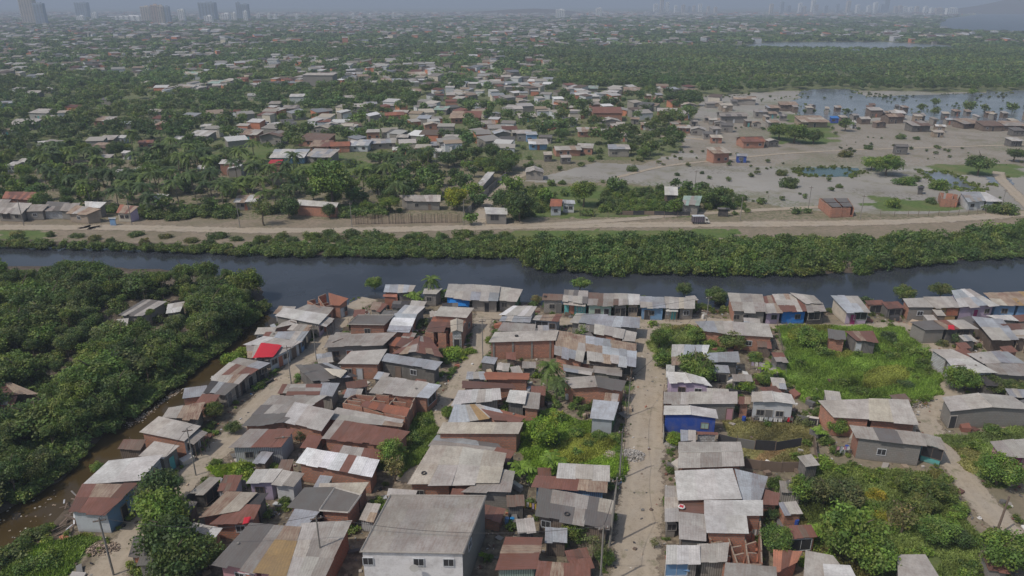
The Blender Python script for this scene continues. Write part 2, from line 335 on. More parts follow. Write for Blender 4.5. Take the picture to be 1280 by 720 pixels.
ribbon('dirt_road', [(-900,276),(0,284),(130,284),(320,288),(480,287),(640,283),(800,281),(960,280),(1100,278),(1200,273),(1280,267),(1400,258),(1700,242)], 7.0, .03, .2)
ribbon('dirt_road', [(598,282),(604,262),(622,240),(642,224),(665,212)], 5, .036)
ribbon('dirt_path', [(640,283),(760,276),(860,268),(960,262),(1040,258)], 4, .04)
ribbon('dirt_path', [(770,222),(830,208),(900,200),(980,192),(1080,187),(1180,184),(1300,180)], 3, .048)
ribbon('dirt_path', [(760,165),(800,168),(850,172),(900,176)], 5, .04)
ribbon('dirt_path', [(1290,262),(1262,235),(1250,222),(1248,214)], 5, .044)
# ------------------------------------------------------------------ houses
HOUSE_SPOTS = []      # world xy, radius: keeps trees and litter off the roofs
def pick(spec, prev=None):
    L = spec.split(',')
    if prev and random.random() < .45: return prev
    return random.choice(L)
def vary(c, s=.1, rust=0.0):
    k = 1+random.uniform(-s, s); return (c[0]*k*(1+random.uniform(-.02,.02)), c[1]*k, c[2]*k*(1+random.uniform(-.03,.03)), rust)
RUSTY = dict(rust=1, drust=1, brown=1, tan=.9, grey=.35, lgrey=.22, white=.15, bright=.05, blue=.3, lblue=.2, cream=.35, dgrey=.2, terra=.5)
def bil(c, u, v):
    return (c[0]*(1-u)+c[1]*u)*(1-v)+(c[3]*(1-u)+c[2]*u)*v      # v 0 = back, 1 = front
def sheets(mb, c, spec, sheet=(1.1, 3.2), along='v', rough=1.0):
    """covers the 4-corner slope with overlapping sheets; c = back-left, back-right, front-right, front-left"""
    w = ((c[1]-c[0]).length+(c[2]-c[3]).length)/2; d = ((c[3]-c[0]).length+(c[2]-c[1]).length)/2
    sw, sl = sheet
    if along == 'u': sw, sl = sl, sw
    nu, nv = max(1, round(w/sw)), max(1, round(d/sl)); prev = [None]*nu
    flat = len(set(spec.split(','))) == 1
    jn = .012*rough if flat else .03*rough
    nrm = (c[1]-c[0]).cross(c[0]-c[3]).normalized()
    if nrm.z < 0: nrm = -nrm
    for j in range(nv):
        p = None
        for i in range(nu):
            if along == 'v': k = pick(spec, prev[i] if random.random() < .5 else p)
            else: k = pick(spec, p)
            p = prev[i] = k
            col = vary(PAL[k], .05 if flat else .13, RUSTY.get(k, .1)*random.uniform(.5, 1.1))
            e = .0 if flat else .06*rough
            u0, u1, v0, v1 = i/nu, (i+1)/nu, j/nv, (j+1)/nv
            if i == 0: u0 -= random.uniform(0, e)/2
            if i == nu-1: u1 += random.uniform(0, e)/2
            if j == nv-1: v1 += random.uniform(0, e*2)*.8
            if j == 0: v0 -= random.uniform(0, e)*.6
            a, b, cc, dd = bil(c,u0-.01,v0-.012), bil(c,u1+.01,v0-.012), bil(c,u1+.01,v1+.012), bil(c,u0-.01,v1+.012)
            off = [nrm*(.03+.01*((i+j) % 2)+random.uniform(0, jn)+(.012 if j else 0)) for _ in range(4)]
            top = [dd+off[0], cc+off[1], b+off[2], a+off[3]]; bot = [q-nrm*.03 for q in top]
            L, W = (dd-a).length, (b-a).length; o = random.random()
            uvt = ((o,0),(o+W,0),(o+W,L),(o,L)) if along == 'v' else ((0,o),(0,o+W),(L,o+W),(L,o))
            mb.hexa(bot+top, col, 0, uvt)
def sidepoint(ring, k, f):
    a, b = ring[k], ring[(k+1) % 4]; return a, b
SHUT = ['dgrey','black','black','brown','pale','turq','dbrick']
def opening(root, a, b, f, kind, ztop, col=None):
    """window or door on the wall from a to b (left to right seen from outside)"""
    d = (b-a); L = d.length; d.normalize(); n = Vector((d.y, -d.x, 0)); ang = math.atan2(d.y, d.x); c = a+d*(L*f)
    fc = PAL[random.choice(['grey','block','brown','pale'])]
    if kind == 'd':
        h = min(2.05, ztop-.15); w = .95; m = MB(); m.box((c+n*.02)+Vector((0,0,h/2+.04)), (w,.1,h), ang, PAL[col or random.choice(SHUT)])
        o = m.build('door', MAT['plain'], root); m = MB()
        for s in (-1, 1): m.box(c+n*.04+d*(s*(w/2+.05))+Vector((0,0,h/2+.04)), (.09,.14,h), ang, fc)
        m.box(c+n*.04+Vector((0,0,h+.09)), (w+.2,.14,.09), ang, fc); m.build('frame', MAT['plain'], o)
    else:
        w, h = (2.4,1.6) if kind == 'o' else (1.05,.9); z = min(1.55, ztop-.2-h/2) if kind == 'w' else ztop-.25-h/2 if kind == 'o' else 4.5; z = max(z, h/2+.1)
        m = MB(); m.box(c+n*.015+Vector((0,0,z)), (w,.07,h), ang, PAL[col or 'black']); o = m.build('window_or_bay', MAT['glass'], root); m = MB()  # wide kind stands for an open bay, its dark inside painted on a panel
        for s in (-1, 1):
            m.box(c+n*.04+d*(s*(w/2+.035))+Vector((0,0,z)), (.08,.1,h+.15), ang, fc); m.box(c+n*.04+Vector((0,0,z+s*(h/2+.035))), (w,.098,.08), ang, fc)
        m.box(c+n*.045+Vector((0,0,z)), (.045,.06,h), ang, fc); m.build('frame', MAT['plain'], o)
def wallspec(s):
    k, _, c = s.partition(':')
    if k in ('brick','block'): return MAT[k], PAL[c or k]
    return MAT[k], PAL[c or 'grey']
def house(tile, pts, roof, wall, label, h=(3.1,2.6), ridge=None, rise=.55, ops='', front=None, right=None, left=None, cat='house', name='house', inset=.28,
          sheet=None, along='v', loose=1.25, group=None, patches=(), base=0.0, world=None, porch=None, rim=None):
    hb, hf = h; hz = (hb, hb, hf, hf)
    if world: c = [Vector(w) for w in world]
    else: c = [P(*px(tile, pts[2*i], pts[2*i+1]), hz[i]) for i in range(4)]
    jit = random.uniform(-.05, .05)
    for q in c: q.z += jit
    cen = sum(c, Vector())/4; org = Vector((cen.x, cen.y, 0))
    root = empty(name, org); tag(root, label, cat, group)
    c = [q-org for q in c]; ctr = sum(c, Vector())/4
    r_ = max((q-ctr).xy.length for q in c); HOUSE_SPOTS.append((org.x, org.y, [tuple((q+org).xy) for q in c]))
    # walls
    ins = []
    for i_, q in enumerate(c):
        e1, e2 = c[(i_+1) % 4]-q, c[(i_-1) % 4]-q; e1.z = e2.z = 0; ins.append(q+e1.normalized()*min(inset, e1.length*.2)+e2.normalized()*min(inset, e2.length*.2)-Vector((0,0,.05)))
    if ridge == 'y':
        ring = [ins[0], (ins[0]+ins[1])/2+Vector((0,0,rise-.02)), ins[1], ins[2], (ins[2]+ins[3])/2+Vector((0,0,rise-.02)), ins[3]]; side = [0,0,2,1,1,3]
    elif ridge == 'x':
        ring = [ins[0], ins[1], (ins[1]+ins[2])/2+Vector((0,0,rise-.02)), ins[2], ins[3], (ins[3]+ins[0])/2+Vector((0,0,rise-.02))]; side = [0,2,2,1,3,3]
    else: ring = ins; side = [0,2,1,3]
    mats = []; cols = []
    for s in (wall, front or wall, right or wall, left or wall):
        m_, c_ = wallspec(s); mats.append(m_); cols.append((*c_, 0))
    if base > 0:
        for q in ring: pass
    mb = MB(); n = len(ring); run = 0
    for i in range(n):
        a, b = ring[i], ring[(i+1) % n]; k = side[i]; L = (b-a).xy.length
        lo_a, lo_b = Vector((a.x,a.y,base)), Vector((b.x,b.y,base))
        mb.quad(lo_b, lo_a, a, b, vary(cols[k][:3], .06), ((run+L,0),(run,0),(run,a.z),(run+L,b.z)), k); run += L
    um = []; mi = []                                     # unique material slots
    for m_ in mats:
        if m_ not in um: um.append(m_)
        mi.append(um.index(m_))
    mb.m = [mi[k] for k in mb.m]
    mb.build('wall', um, root)
    if base > 0:
        for q in ins:
            m = MB(); m.tube((q.x,q.y,-.1),(q.x,q.y,base+.1),.09,.09,6,PAL['brown']); m.build('stilt', MAT['wood'], root)
    # roof
    mb = MB()
    sh = sheet or ((1.1, 3.0) if ',' in roof else (1.6, 5.0))
    if ridge == 'y':
        rb, rf = (c[0]+c[1])/2+Vector((0,0,rise)), (c[3]+c[2])/2+Vector((0,0,rise))
        r2 = patches[0] if patches else roof
        sheets(mb, [c[0], rb, rf, c[3]], roof, (sh[1], sh[0]), 'u', loose); sheets(mb, [rb, c[1], c[2], rf], r2, (sh[1], sh[0]), 'u', loose)
        mb.tube(rb+Vector((0,0,.06)), rf+Vector((0,0,.06)), .09, .09, 6, vary(PAL[roof.split(',')[0]], .1))
    elif ridge == 'x':
        rl, rr = (c[0]+c[3])/2+Vector((0,0,rise)), (c[1]+c[2])/2+Vector((0,0,rise))
        r2 = patches[0] if patches else roof
        sheets(mb, [c[0], c[1], rr, rl], r2, sh, 'v', loose); sheets(mb, [rl, rr, c[2], c[3]], roof, sh, 'v', loose)
        mb.tube(rl+Vector((0,0,.06)), rr+Vector((0,0,.06)), .09, .09, 6, vary(PAL[roof.split(',')[0]], .1))
    else: sheets(mb, c, roof, sh, along, loose)
    if rim:
        for i in range(4):
            a, b = c[i], c[(i+1) % 4]; mb.tube(a+Vector((0,0,.08)), b+Vector((0,0,.08)), .12, .12, 4, (*PAL[rim], 0))
    mb.build('roof', MAT['slab' if (rim or sh[0] >= 3) else 'roof'], root)
    # openings: F front, R right, L left, B back
    sd = {'F': (ins[3], ins[2]), 'R': (ins[2], ins[1]), 'L': (ins[0], ins[3]), 'B': (ins[1], ins[0])}
    for t in ops.split():
        a, b = sd[t[0]]; cc = None
        if '=' in t: t, cc = t.split('=')
        f = float(t[1:-1]); aa, bb = Vector((a.x,a.y,0)), Vector((b.x,b.y,0)); opening(root, aa, bb, f, t[-1], min(a.z, b.z), cc)
    if porch:       # awning carried on posts along the front or the right side
        side_, out, pc = porch; a, b = sd[side_]; d = (b-a); d.z = 0; d.normalize(); nn = Vector((d.y, -d.x, 0)); z1 = min(a.z, b.z)-.15
        A, B = Vector((a.x,a.y,z1)), Vector((b.x,b.y,z1)); A2, B2 = A+nn*out-Vector((0,0,.35)), B+nn*out-Vector((0,0,.35))
        mb = MB(); sheets(mb, [A, B, B2, A2], pc, (1.0, out)); mb.build('awning', MAT['roof'], root)
        for f in (.04,.35,.66,.96):
            q = A2*(1-f)+B2*f; m = MB(); m.tube((q.x,q.y,0),(q.x,q.y,q.z),.06,.05,5,PAL['brown']); m.build('post', MAT['wood'], root)
    return root
def rooms(tile, pts, label, h=2.6, nx=3, ny=2, col='brick', cat='house', slabs=None, name='roofless_house', group=None, front='brick'):
    """unfinished house: brick walls standing open to the sky"""
    c = [P(*px(tile, pts[2*i], pts[2*i+1]), h) for i in range(4)]; cen = sum(c, Vector())/4; org = Vector((cen.x, cen.y, 0))
    root = empty(name, org); tag(root, label, cat, group); c = [q-org for q in c]; HOUSE_SPOTS.append((org.x, org.y, [tuple((q+org).xy) for q in c]))
    mb = MB(); run = 0
    def wall(a, b, hh):
        nonlocal run
        d = (b-a); d.z = 0; L = d.length
        if L < .3: return
        d.normalize(); n = Vector((-d.y, d.x, 0))*.09; k = vary(PAL[col], .08)
        p = [a-n, b-n, b+n, a+n]; z1 = hh+random.uniform(-.12,.12); z2 = hh+random.uniform(-.3,.15)
        lo = [Vector((q.x,q.y,0)) for q in p]; hi = [Vector((p[0].x,p[0].y,z1)), Vector((p[1].x,p[1].y,z2)), Vector((p[2].x,p[2].y,z2)), Vector((p[3].x,p[3].y,z1))]
        for i in range(4):
            j = (i+1) % 4; l = (lo[j]-lo[i]).length; mb.quad(lo[i], lo[j], hi[j], hi[i], k, ((run,0),(run+l,0),(run+l,hi[j].z),(run,hi[i].z)))
        mb.quad(*hi, vary(PAL['tan'], .1)); run += L
    for i in range(nx+1):
        u = i/nx
        for j in range(ny):
            if 0 < i < nx and random.random() < .25: continue
            wall(bil(c, u, j/ny), bil(c, u, (j+1)/ny-.02), h*(1 if i in (0, nx) else random.uniform(.85, 1)))
    for j in range(ny+1):
        v = j/ny
        for i in range(nx):
            g = .72 if 0 < j < ny or random.random() < .3 else 1
            wall(bil(c, i/nx+.01, v), bil(c, (i+g)/nx-.01, v), h*(1 if j in (0, ny) else random.uniform(.85, 1)))
    mb.build('wall', MAT['brick'], root); mb = MB()
    z = Vector((0,0,.05-h)); mb.quad(c[3]+z, c[2]+z, c[1]+z, c[0]+z, PAL['dbrick']); mb.build('floor', MAT['plain'], root)
    if slabs:
        mb = MB()
        for (u0, v0, u1, v1, sp) in slabs:
            up = Vector((0,0,.12)); sheets(mb, [bil(c,u0,v0)+up, bil(c,u1,v0)+up, bil(c,u1,v1)+up*.4, bil(c,u0,v1)+up*.4], sp, (1.2, 2.5))
        mb.build('roof', MAT['roof'], root)
    return root
H = house
# --- row between creek and the left street, from the canal down
rooms('A1', [770,195,912,140,935,220,850,235], 'unroofed brick room against the orange tiled roof at the canal corner', 3.0, 2, 2)
H('A1',[912,140,1042,178,985,225,930,222],'terra','brick','small brick house under an orange tile roof at the canal mouth',(3.6,2.9),ops='R.3d R.7w')
H('A1',[770,215,945,238,905,287,690,250],'grey','brick','grey roofed brick house just below the orange tiled one',(3.0,2.9),ops='R.4d')
H('A1',[620,238,905,283,845,348,555,292],'white','block','pale blocky house with the broadest white roof beside the creek mouth',(3.2,3.0),ops='R.3w R.7d',right='paint:lilac',porch=('R',1.6,'lgrey,white'))
H('A1',[600,338,690,308,700,345,545,378],'lgrey','brick','tiny pale lean-to under the broad white roof by the creek',(2.9,2.5))
H('A1',[680,345,800,355,770,398,640,385],'lgrey,tan,grey','block','low patched hut with a beige roof below the white roofed creek house',(2.7,2.5))
H('A1',[500,402,770,398,728,458,480,428],'lgrey,grey,blue,rust','plank:grey','creekside shack with a torn pale blue and grey sheet roof',(2.9,2.7),ops='R.3w R.7d',right='paint:sky')
H('A1',[480,430,725,462,650,502,360,480],'white,lgrey,lgrey','plank:grey','creekside shack with long white sheets behind the red tarpaulin',(2.8,2.6),ops='R.4d',right='paint:pale')
H('A1',[370,490,665,505,520,582,375,568],'grey,lgrey,tan','plank:grey','creekside shack that carries the red tarpaulin',(2.7,2.5),ops='R.2w R.5d R.8w',right='paint:pale')
H('A1',[310,572,512,606,430,652,250,612],'blue,grey,lgrey','plank:dgrey','creekside shack with a blue grey roof next below the red tarpaulin',(2.7,2.5),ops='R.4d R.7w')
H('A1',[250,607,440,650,345,715,140,700],'tan,rust,lgrey','plank:grey','creekside shack with a pinkish rusted roof under a leafy shrub',(2.7,2.5),ops='R.5d')
H('B1',[350,30,590,15,520,82,345,62],'rust,tan,lgrey','plank:grey','last but one shack of the plank row, its roof streaked red',(2.8,2.6),ops='R.5d')
H('B1',[345,60,515,84,440,148,298,132],'dgrey,blue,black','plank:grey','plank shack with dark bent sheets closing the creekside row',(2.8,2.6),ops='R.3d')
H('B1',[60,240,290,206,245,315,20,300],'grey,tan,lgrey,rust','plank:grey','creekside shack with a sagging pale and pink roof behind a round shrub',(2.8,2.7))
H('B0',[1060,298,1337,362,1228,462,932,402],'lgrey','brick','brick house with a broad clay coloured roof right at the creek bend',(3.3,3.1),sheet=(3,5),ops='R.3w R.6d',right='paint:pale',porch=('R',1.5,'grey'))
H('B0',[1030,462,1195,492,1090,580,925,560],'lgrey','block','small house with light grey roof squeezed below the brick creek bend house',(2.9,2.8),sheet=(3,4),ops='R.5d')
H('B0',[725,592,1085,552,932,722,555,748],'white','block','largest plain white roof on the creek bank',(3.3,3.1),sheet=(3,5),ops='R.3w R.7d',right='paint:blue')
H('C0',[560,112,908,112,712,300,465,290],'rust,rust,drust,rust,tan','paint:pale','white fronted blue sided house with a rusted roof by the utility pole',(3.4,3.2),front='paint:pale',right='paint:sky',ops='R.55d=black',sheet=(1.3,3.0))
H('C0',[895,462,978,468,972,600,862,582],'blue,dgrey','plank:brown','low shack under blue grey sheeting in the shade of the tall tree',(2.2,2.0),ops='F.5d')
# --- block between the left street and the second street
H('A2',[40,290,280,290,215,356,-25,352],'dgrey','brick','flat dark slab roofed brick house near the canal end of the left street',(3.0,2.9),sheet=(4,4),ops='F.5w',rim='grey')
H('A2',[352,222,486,234,432,284,300,274],'lblue,blue,white','block','pale blue sheeted house second from the canal end lane',(3.1,2.8))
H('A2',[285,282,432,285,385,392,240,384],'blue,lblue,bright','brick','small house whose lowest roof sheet shines bright white',(2.9,2.5),ops='R.5d',sheet=(3,1.8))
H('A1',[930,425,1345,408,1265,484,888,500],'grey,grey,grey,dgrey','block','long grey roof with a greener darker strip at its street end',(3.3,3.1),sheet=(3.5,6),ops='F.15w F.4d',front='block')
H('A1',[1062,530,1300,516,1240,616,975,612],'lgrey,lgrey,lgrey','brick','brick house with a plain pale roof behind a banana clump',(3.3,3.1),sheet=(3,5),ops='F.2w F.5d',front='brick')
H('A2',[235,547,592,602,550,650,188,592],'blue,lblue','plank:dgrey','long house with a single slope of blue grey metal',(3.2,2.9),sheet=(2,3),ops='F.3d F.6w')
H('A2',[255,432,400,448,345,505,235,480],'rust,terra,drust','brick','small red rusted hut behind the blue grey metal roof',(2.7,2.5))
H('A2',[385,470,520,440,600,560,270,545],'rust,tan,rust,grey','block','house with a crooked rusted gable and one pale ridge sheet',(2.9,2.6),ridge='y',rise=.7,sheet=(1.1,2.4),ops='F.6w')
H('A2',[592,230,812,240,762,306,545,292],'lgrey','brick','tall brick house with a pale roof behind the red sheeted brick rooms',(4.3,4.1),sheet=(3,5),right='brick:dbrick',ops='R.5w')  # right wall's shade is put in as a darker brick
rooms('A2', [540,300,760,312,735,410,488,400], 'brick rooms half roofed with red sheets beside the straight lane', 3.2, 3, 3, slabs=[(.02,.02,.66,.32,'rust,terra'),(.02,.36,.66,.66,'rust,drust'),(.02,.7,.5,.98,'drust,rust')])
H('A2',[655,325,742,322,738,400,660,400],'cream','block:pale','pale cement gable with a black doorway above the brick rooms',(3.9,3.7),ridge='y',rise=.4,ops='F.45d=black')
H('A2',[648,85,810,88,790,182,625,168],'lgrey,lgrey,blue','plank:grey','end house of the canal row with a bright blue sheet on its front',(3.3,2.8),sheet=(2,4),front='paint:tblue')
H('A2',[812,88,985,97,970,188,792,180],'lgrey,blue','plank:grey','middle house of the canal row with dark door between two pale roofs',(3.4,2.9),sheet=(2,4),ops='F.6d=black')
H('A2',[987,100,1132,116,1096,192,975,186],'lgrey,lgrey,tan','block','house with a pinkish edge closing the canal row behind the blue sheet',(3.2,2.7),right='paint:green',sheet=(2,4),ops='F.3w')
H('A2',[225,85,312,85,310,138,212,132],'blue,lblue','plank:dbrick','small waterside shed with blue sheets behind the round leaning tree',(2.9,2.6))
H('A2',[312,86,424,92,402,132,305,138],'lblue,lgrey','block','waterside shed with pale sheets half hidden by palm leaves',(2.9,2.6))
H('A2',[212,150,300,150,295,168,208,165],'dbrick,drust','plank:dbrick','narrow maroon plank shack standing by the canal end clearing',(3.0,2.8))
H('A2',[482,112,602,110,562,148,472,146],'lgrey','block','pale roofed block house behind the banana clump by the canal',(3.1,2.8),ops='F.4w')
H('A2',[150,195,235,215,190,262,120,245],'tan,rust,grey','plank:grey','junk covered low hut beside the canal end clearing',(2.1,2.0))
H('A2',[1075,226,1232,228,1192,288,985,285],'bright,white,lgrey','plank:grey','shack with curled bright metal roof right of the lane top',(3.2,2.7))
H('A2',[1000,300,1195,288,1180,338,985,326],'lgrey,blue','block','low grey sheeted shack under the curled bright metal one',(2.5,2.3))
H('A2',[1010,337,1222,350,1216,396,980,386],'lgrey,grey','block','pale flat sheeted hut above the long brick wall with pilasters',(3.2,3.0),sheet=(2,3))
bw = H('A3',[-110,402,306,391,288,458,-152,470],'lgrey','brick','long brick house with pale roof and cement pilasters along its front',(3.8,3.6),sheet=(3,5))
H('A3',[295,396,500,430,470,590,288,545],'lgrey,blue,grey,tan','brick','left part of the big patchwork metal roof with torn ribs',(3.5,3.2),sheet=(1.3,3))
H('A3',[500,432,822,480,815,627,505,582],'blue,lblue,lgrey,tan,blue','plank:brown','right part of the big patchwork metal roof in pale blue sheets',(3.6,3.2),sheet=(1.5,3),ops='F.8o=black')
H('A3',[556,346,748,382,735,438,552,405],'lgrey,cream','brick','cream sheeted brick house above the big patchwork metal roof',(3.2,3.0),sheet=(2,4))
H('A3',[750,386,832,402,820,462,735,456],'lgrey','block','tiny square pale roof at the corner of the main street top',(3.0,2.8),sheet=(2,4))
H('A3',[430,277,636,287,610,352,390,332],'blue,lgrey','plank:grey','grey blue sheeted house fronting the turquoise row',(3.1,2.8),sheet=(1.6,4))
H('A3',[640,293,846,306,842,370,612,355],'blue,blue,lblue','plank:grey','steel blue single slope at the head of the main street',(3.1,2.7),sheet=(1.6,4))
H('A3',[165,290,330,282,304,330,145,320],'tan,rust,lgrey','plank:pale','tan rusted hut with whitewashed boards near the lane top',(2.9,2.7),ops='F.3o=black F.8w')
# --- the row backing onto the canal
H('A3',[210,146,336,151,332,190,203,188],'dgrey,grey,brown','block:grey','dark roofed block house at the left end of the turquoise row',(3.5,3.0),ops='F.5w F.9d')
H('A3',[350,120,506,130,502,208,340,192],'grey,lgrey,dgrey','paint:turq','bright turquoise house with a white awning in the canal row',(3.7,3.1),porch=('F',1.0,'lgrey'),ops='F.35d=dbrick F.7w=turq')
H('A3',[510,140,680,146,670,222,504,220],'grey,brown,grey','paint:mint','pale green fronted house with brownish roof in the canal row',(3.5,3.0),ops='F.4w F.8d=black')
H('A3',[682,144,770,146,770,214,678,220],'lgrey,grey,brown,white','block','narrow house with mottled roof right of the pale green one',(3.5,3.0),ops='F.3w F.75d=black')
H('A3',[773,145,850,150,848,216,770,214],'brown,lgrey,white','block:tan','narrow beige house with brown stained roof in the canal row',(3.4,2.9),ops='F.3w F.7w')
H('A3',[855,166,1010,170,1016,242,862,236],'tan,lgrey,blue','paint:sky','light blue painted house with a dark door in the canal row',(3.3,2.8),ops='F.25d=black F.45w')
H('A3',[1020,165,1110,170,1112,238,1015,236],'lblue,lgrey','block','house with pale blue roof and white awning near the canal row end',(3.3,2.8),porch=('F',1.0,'white'),ops='F.3w=pale F.7d')
H('A3',[1112,171,1217,173,1216,236,1114,240],'lgrey,cream','block','end house of the canal row beside round trees',(3.3,2.8),ops='F.5w')
H('A4',[376,142,600,151,626,264,408,258],'lgrey,grey','block','grey block house with brick side wall and plain pale roof by the canal',(3.6,3.0),sheet=(2.5,5),left='brick',ops='F.1w F.4d=black')
H('A4',[604,165,690,158,732,262,626,264],'lgrey,tan,grey,rust','paint:lilac','lilac house with a patched roof on the canal bank',(3.3,2.9),ops='F.6w')
H('A4',[670,150,850,152,900,258,733,262],'tan,rust,lgrey,rust','paint:tblue','vivid blue fronted house with rusty beige roof on the canal bank',(3.4,2.9),ops='F.7w')
H('A4',[790,140,945,158,1000,208,885,206],'lgrey,brown,grey','block','house with brown banded roof behind the vivid blue one',(3.9,3.6))
H('A4',[888,210,1002,208,1024,262,905,266],'dgrey,grey','plank:black','dark porch house with a shaded opening next to the vivid blue one',(3.3,2.9),ops='F.4o=black')
H('A5',[0,160,170,163,250,265,95,262],'tan,lblue,lgrey,rust','paint:cream','stand-alone pale house with purple porch on the canal road',(3.5,2.9),front='paint:lilac',ops='F.35d=magenta F.7o=black')
H('A5',[472,178,682,170,686,236,510,234],'lgrey','block','block house with brick side and barred window beyond the canal road bend',(3.5,3.0),left='brick',sheet=(2.5,5),ops='F.5w')
H('A5',[612,168,800,166,850,236,688,237],'lgrey,white','paint:ochre','ochre fronted house between block and lilac ones by the canal',(3.6,3.0),ops='F.3d F.8o=dbrick')
H('A5',[800,126,920,115,1092,216,852,236],'lblue,lgrey,white','paint:lilac','lilac fronted house under the highest pale blue canal roof',(3.8,3.0),ops='F.5d=magenta F.85w',sheet=(1.6,4))
H('A5',[1010,141,1150,140,1242,222,1092,216],'tan,cream,tan','paint:sky','house with long tan roof and blue front near the far canal end',(3.6,3.0),ops='F.5w')
H('A5',[1152,136,1310,133,1400,215,1244,220],'ochre,tan','paint:sky','house with orange tan roof beside the canal at the photo edge',(3.6,3.0))
# --- right blocks
H('A4',[155,332,400,330,412,418,205,388],'lgrey,blue,blue','brick','bluish sheeted half of the brick house at the street corner',(3.2,2.9),sheet=(1.8,4))
H('A4',[402,331,642,346,672,434,415,418],'lgrey','brick','plain grey roofed half of the brick house at the street corner',(3.6,3.2),sheet=(2.5,5),ops='F.4w=black')
H('A4',[5,486,246,491,230,546,0,560],'lblue,white,lblue,bright','plank:pale','hut with shiny blue white sheets beside the main street',(2.9,2.6))
H('A4',[235,542,435,532,446,598,238,597],'blue,lblue','plank:dgrey','dark walled house under one steel blue slope among shrubs',(3.0,2.7),sheet=(2,4))
H('A4',[0,566,228,552,235,612,0,620],'tan,lgrey,white','plank:pale','pinkish sheeted hut next below the shiny blue white one',(2.7,2.5))
H('A3',[1030,622,1085,622,1082,700,1028,700],'bright,white','plank:pale','narrow pile-like shed of white sheets on the main street edge',(2.4,2.2))
H('B4',[178,2,425,40,472,92,200,72],'lgrey,white','paint:lilac','pink lilac house with a low gable and two small windows',(3.3,2.8),ridge='y',rise=.4,ops='F.3w F.75w')
H('B4',[165,138,330,138,320,215,158,212],'rust,lgrey,tan,grey','brick','rusty patched street end joined to the long pale roof',(2.9,2.7))
H('B4',[330,134,647,134,646,214,320,215],'lgrey','block','long pale roofed block house behind the deep blue one',(3.2,3.0),sheet=(3,5),ops='F.9d=pink')
H('B4',[162,225,505,250,520,310,158,285],'white','paint:vblue','deep blue painted house with white gabled roof',(3.3,3.1),ridge='y',rise=.35,sheet=(3,4),ops='F.8w=mint')
H('B4',[375,398,517,405,516,420,374,416],'terra,rust','block:pale','low whitewashed annex with red coping under the deep blue house',(1.9,1.8))
H('B4',[272,388,372,395,370,470,275,462],'lgrey,blue','block','small grey annex in front of the deep blue house',(2.2,2.0))
H('B4',[750,135,1005,152,1036,217,748,197],'white,lgrey','paint:pale','white boarded house raised above a line of laundry',(3.9,3.5),ridge='y',rise=.35,ops='F.2w F.42d=dgrey F.7w',base=.5,sheet=(1.6,4))
H('B4',[660,165,737,172,732,214,658,210],'tan,rust','brick','narrow brick lean-to wedged before the raised white boarded house',(2.9,2.7))
H('B4',[272,472,660,470,683,628,264,638],'lgrey,grey,lgrey,lgrey','brick','brown grey roofed house alone on the main street, below the blue one',(3.3,3.1),sheet=(2.5,4),ridge='x',rise=.35)
H('C4',[234,22,614,6,676,206,255,216],'white','brick','broadest cream white roof on the main street',(3.4,3.2),sheet=(3,6))
H('C4',[636,12,850,62,806,212,682,206],'blue,lblue,rust','brick','blue metal roof with a rusty left strip beside the cream white one',(3.0,2.8),sheet=(1.4,4))
H('C4',[806,140,932,170,920,242,812,238],'rust,drust','brick','small rusted shed roof running into the shrubs by the blue metal one',(2.6,2.3))
H('C4',[256,218,428,217,425,298,258,292],'rust,drust','brick','sunken rusty roof carrying the round white and red dish',(2.7,2.6),along='u')
H('C4',[166,130,252,130,256,350,166,352],'cream,lgrey','block','narrow beige side roof along the main street edge',(2.9,2.7),sheet=(2.4,2.4),ops='F.6w')
H('C4',[258,292,440,310,440,487,262,472],'lgrey','block','square pale slab below the rusty dish roof',(3.0,2.8),sheet=(2.2,2.2),ops='F.5o=dgrey')
H('C4',[430,216,816,216,816,318,432,320],'white','brick','upper part of the white L shaped roof',(3.4,3.3),sheet=(3,5))
H('C4',[432,322,708,322,722,440,446,434],'white','brick','lower wing of the white L shaped roof over open brickwork',(3.3,3.1),sheet=(3,5),ops='')
rooms('C4', [446,440,800,325,812,640,575,640], 'open brick rooms stepping down beside the white L shaped roof', 2.2, 3, 4)
H('C4',[180,522,390,520,396,632,175,638],'bright,white','plank:grey','bright white sheeted shed by the foot of the main street',(2.8,2.6),ops='F.3o=sky')
H('C4',[385,512,588,502,575,620,402,628],'lgrey,rust,lblue,tan','plank:grey','small roof of rust and pale sheets below the open brick rooms',(2.6,2.5))
H('C4',[578,636,896,662,905,790,560,780],'lgrey,grey','block','grey ribbed roof cut off by the bottom edge near the brick rooms',(3.2,3.0),sheet=(3,5))
H('C4',[890,552,1075,556,1045,625,888,700],'rust,brick','brick','small unpainted brick store with red top under the shrubs',(2.2,2.0))
H('C4',[1110,560,1290,590,1420,760,1100,780],'pale,lgrey','paint:pink','washed out pink terrace roof at the bottom between two big bushes',(2.8,2.6),sheet=(4,4))
H('C5',[-60,640,120,650,190,790,-40,790],'white','block','bright roof corner beside the large dark green bush',(3.0,2.8),sheet=(4,4))
H('C5',[440,582,620,580,730,760,450,760],'white,lgrey','block','lone white roof at the bottom, shadowed by the biggest bush',(3.0,2.8),sheet=(3,5))
H('B5',[-90,192,250,182,255,316,10,302],'lgrey','brick','left half of the long pale roof beside the grass field',(3.6,3.3),sheet=(3,6),left='brick')
H('B5',[252,182,505,190,566,338,256,316],'lgrey,cream','brick','right half of the long pale roof beside the grass field',(3.7,3.3),sheet=(3,6),right='paint:blue')
H('B5',[130,358,575,405,618,492,172,440],'dgrey,grey','block','dark flat roofed house with a brick band over grey blocks',(3.7,3.5),sheet=(3,5),left='brick:terra',ops='F.4w')
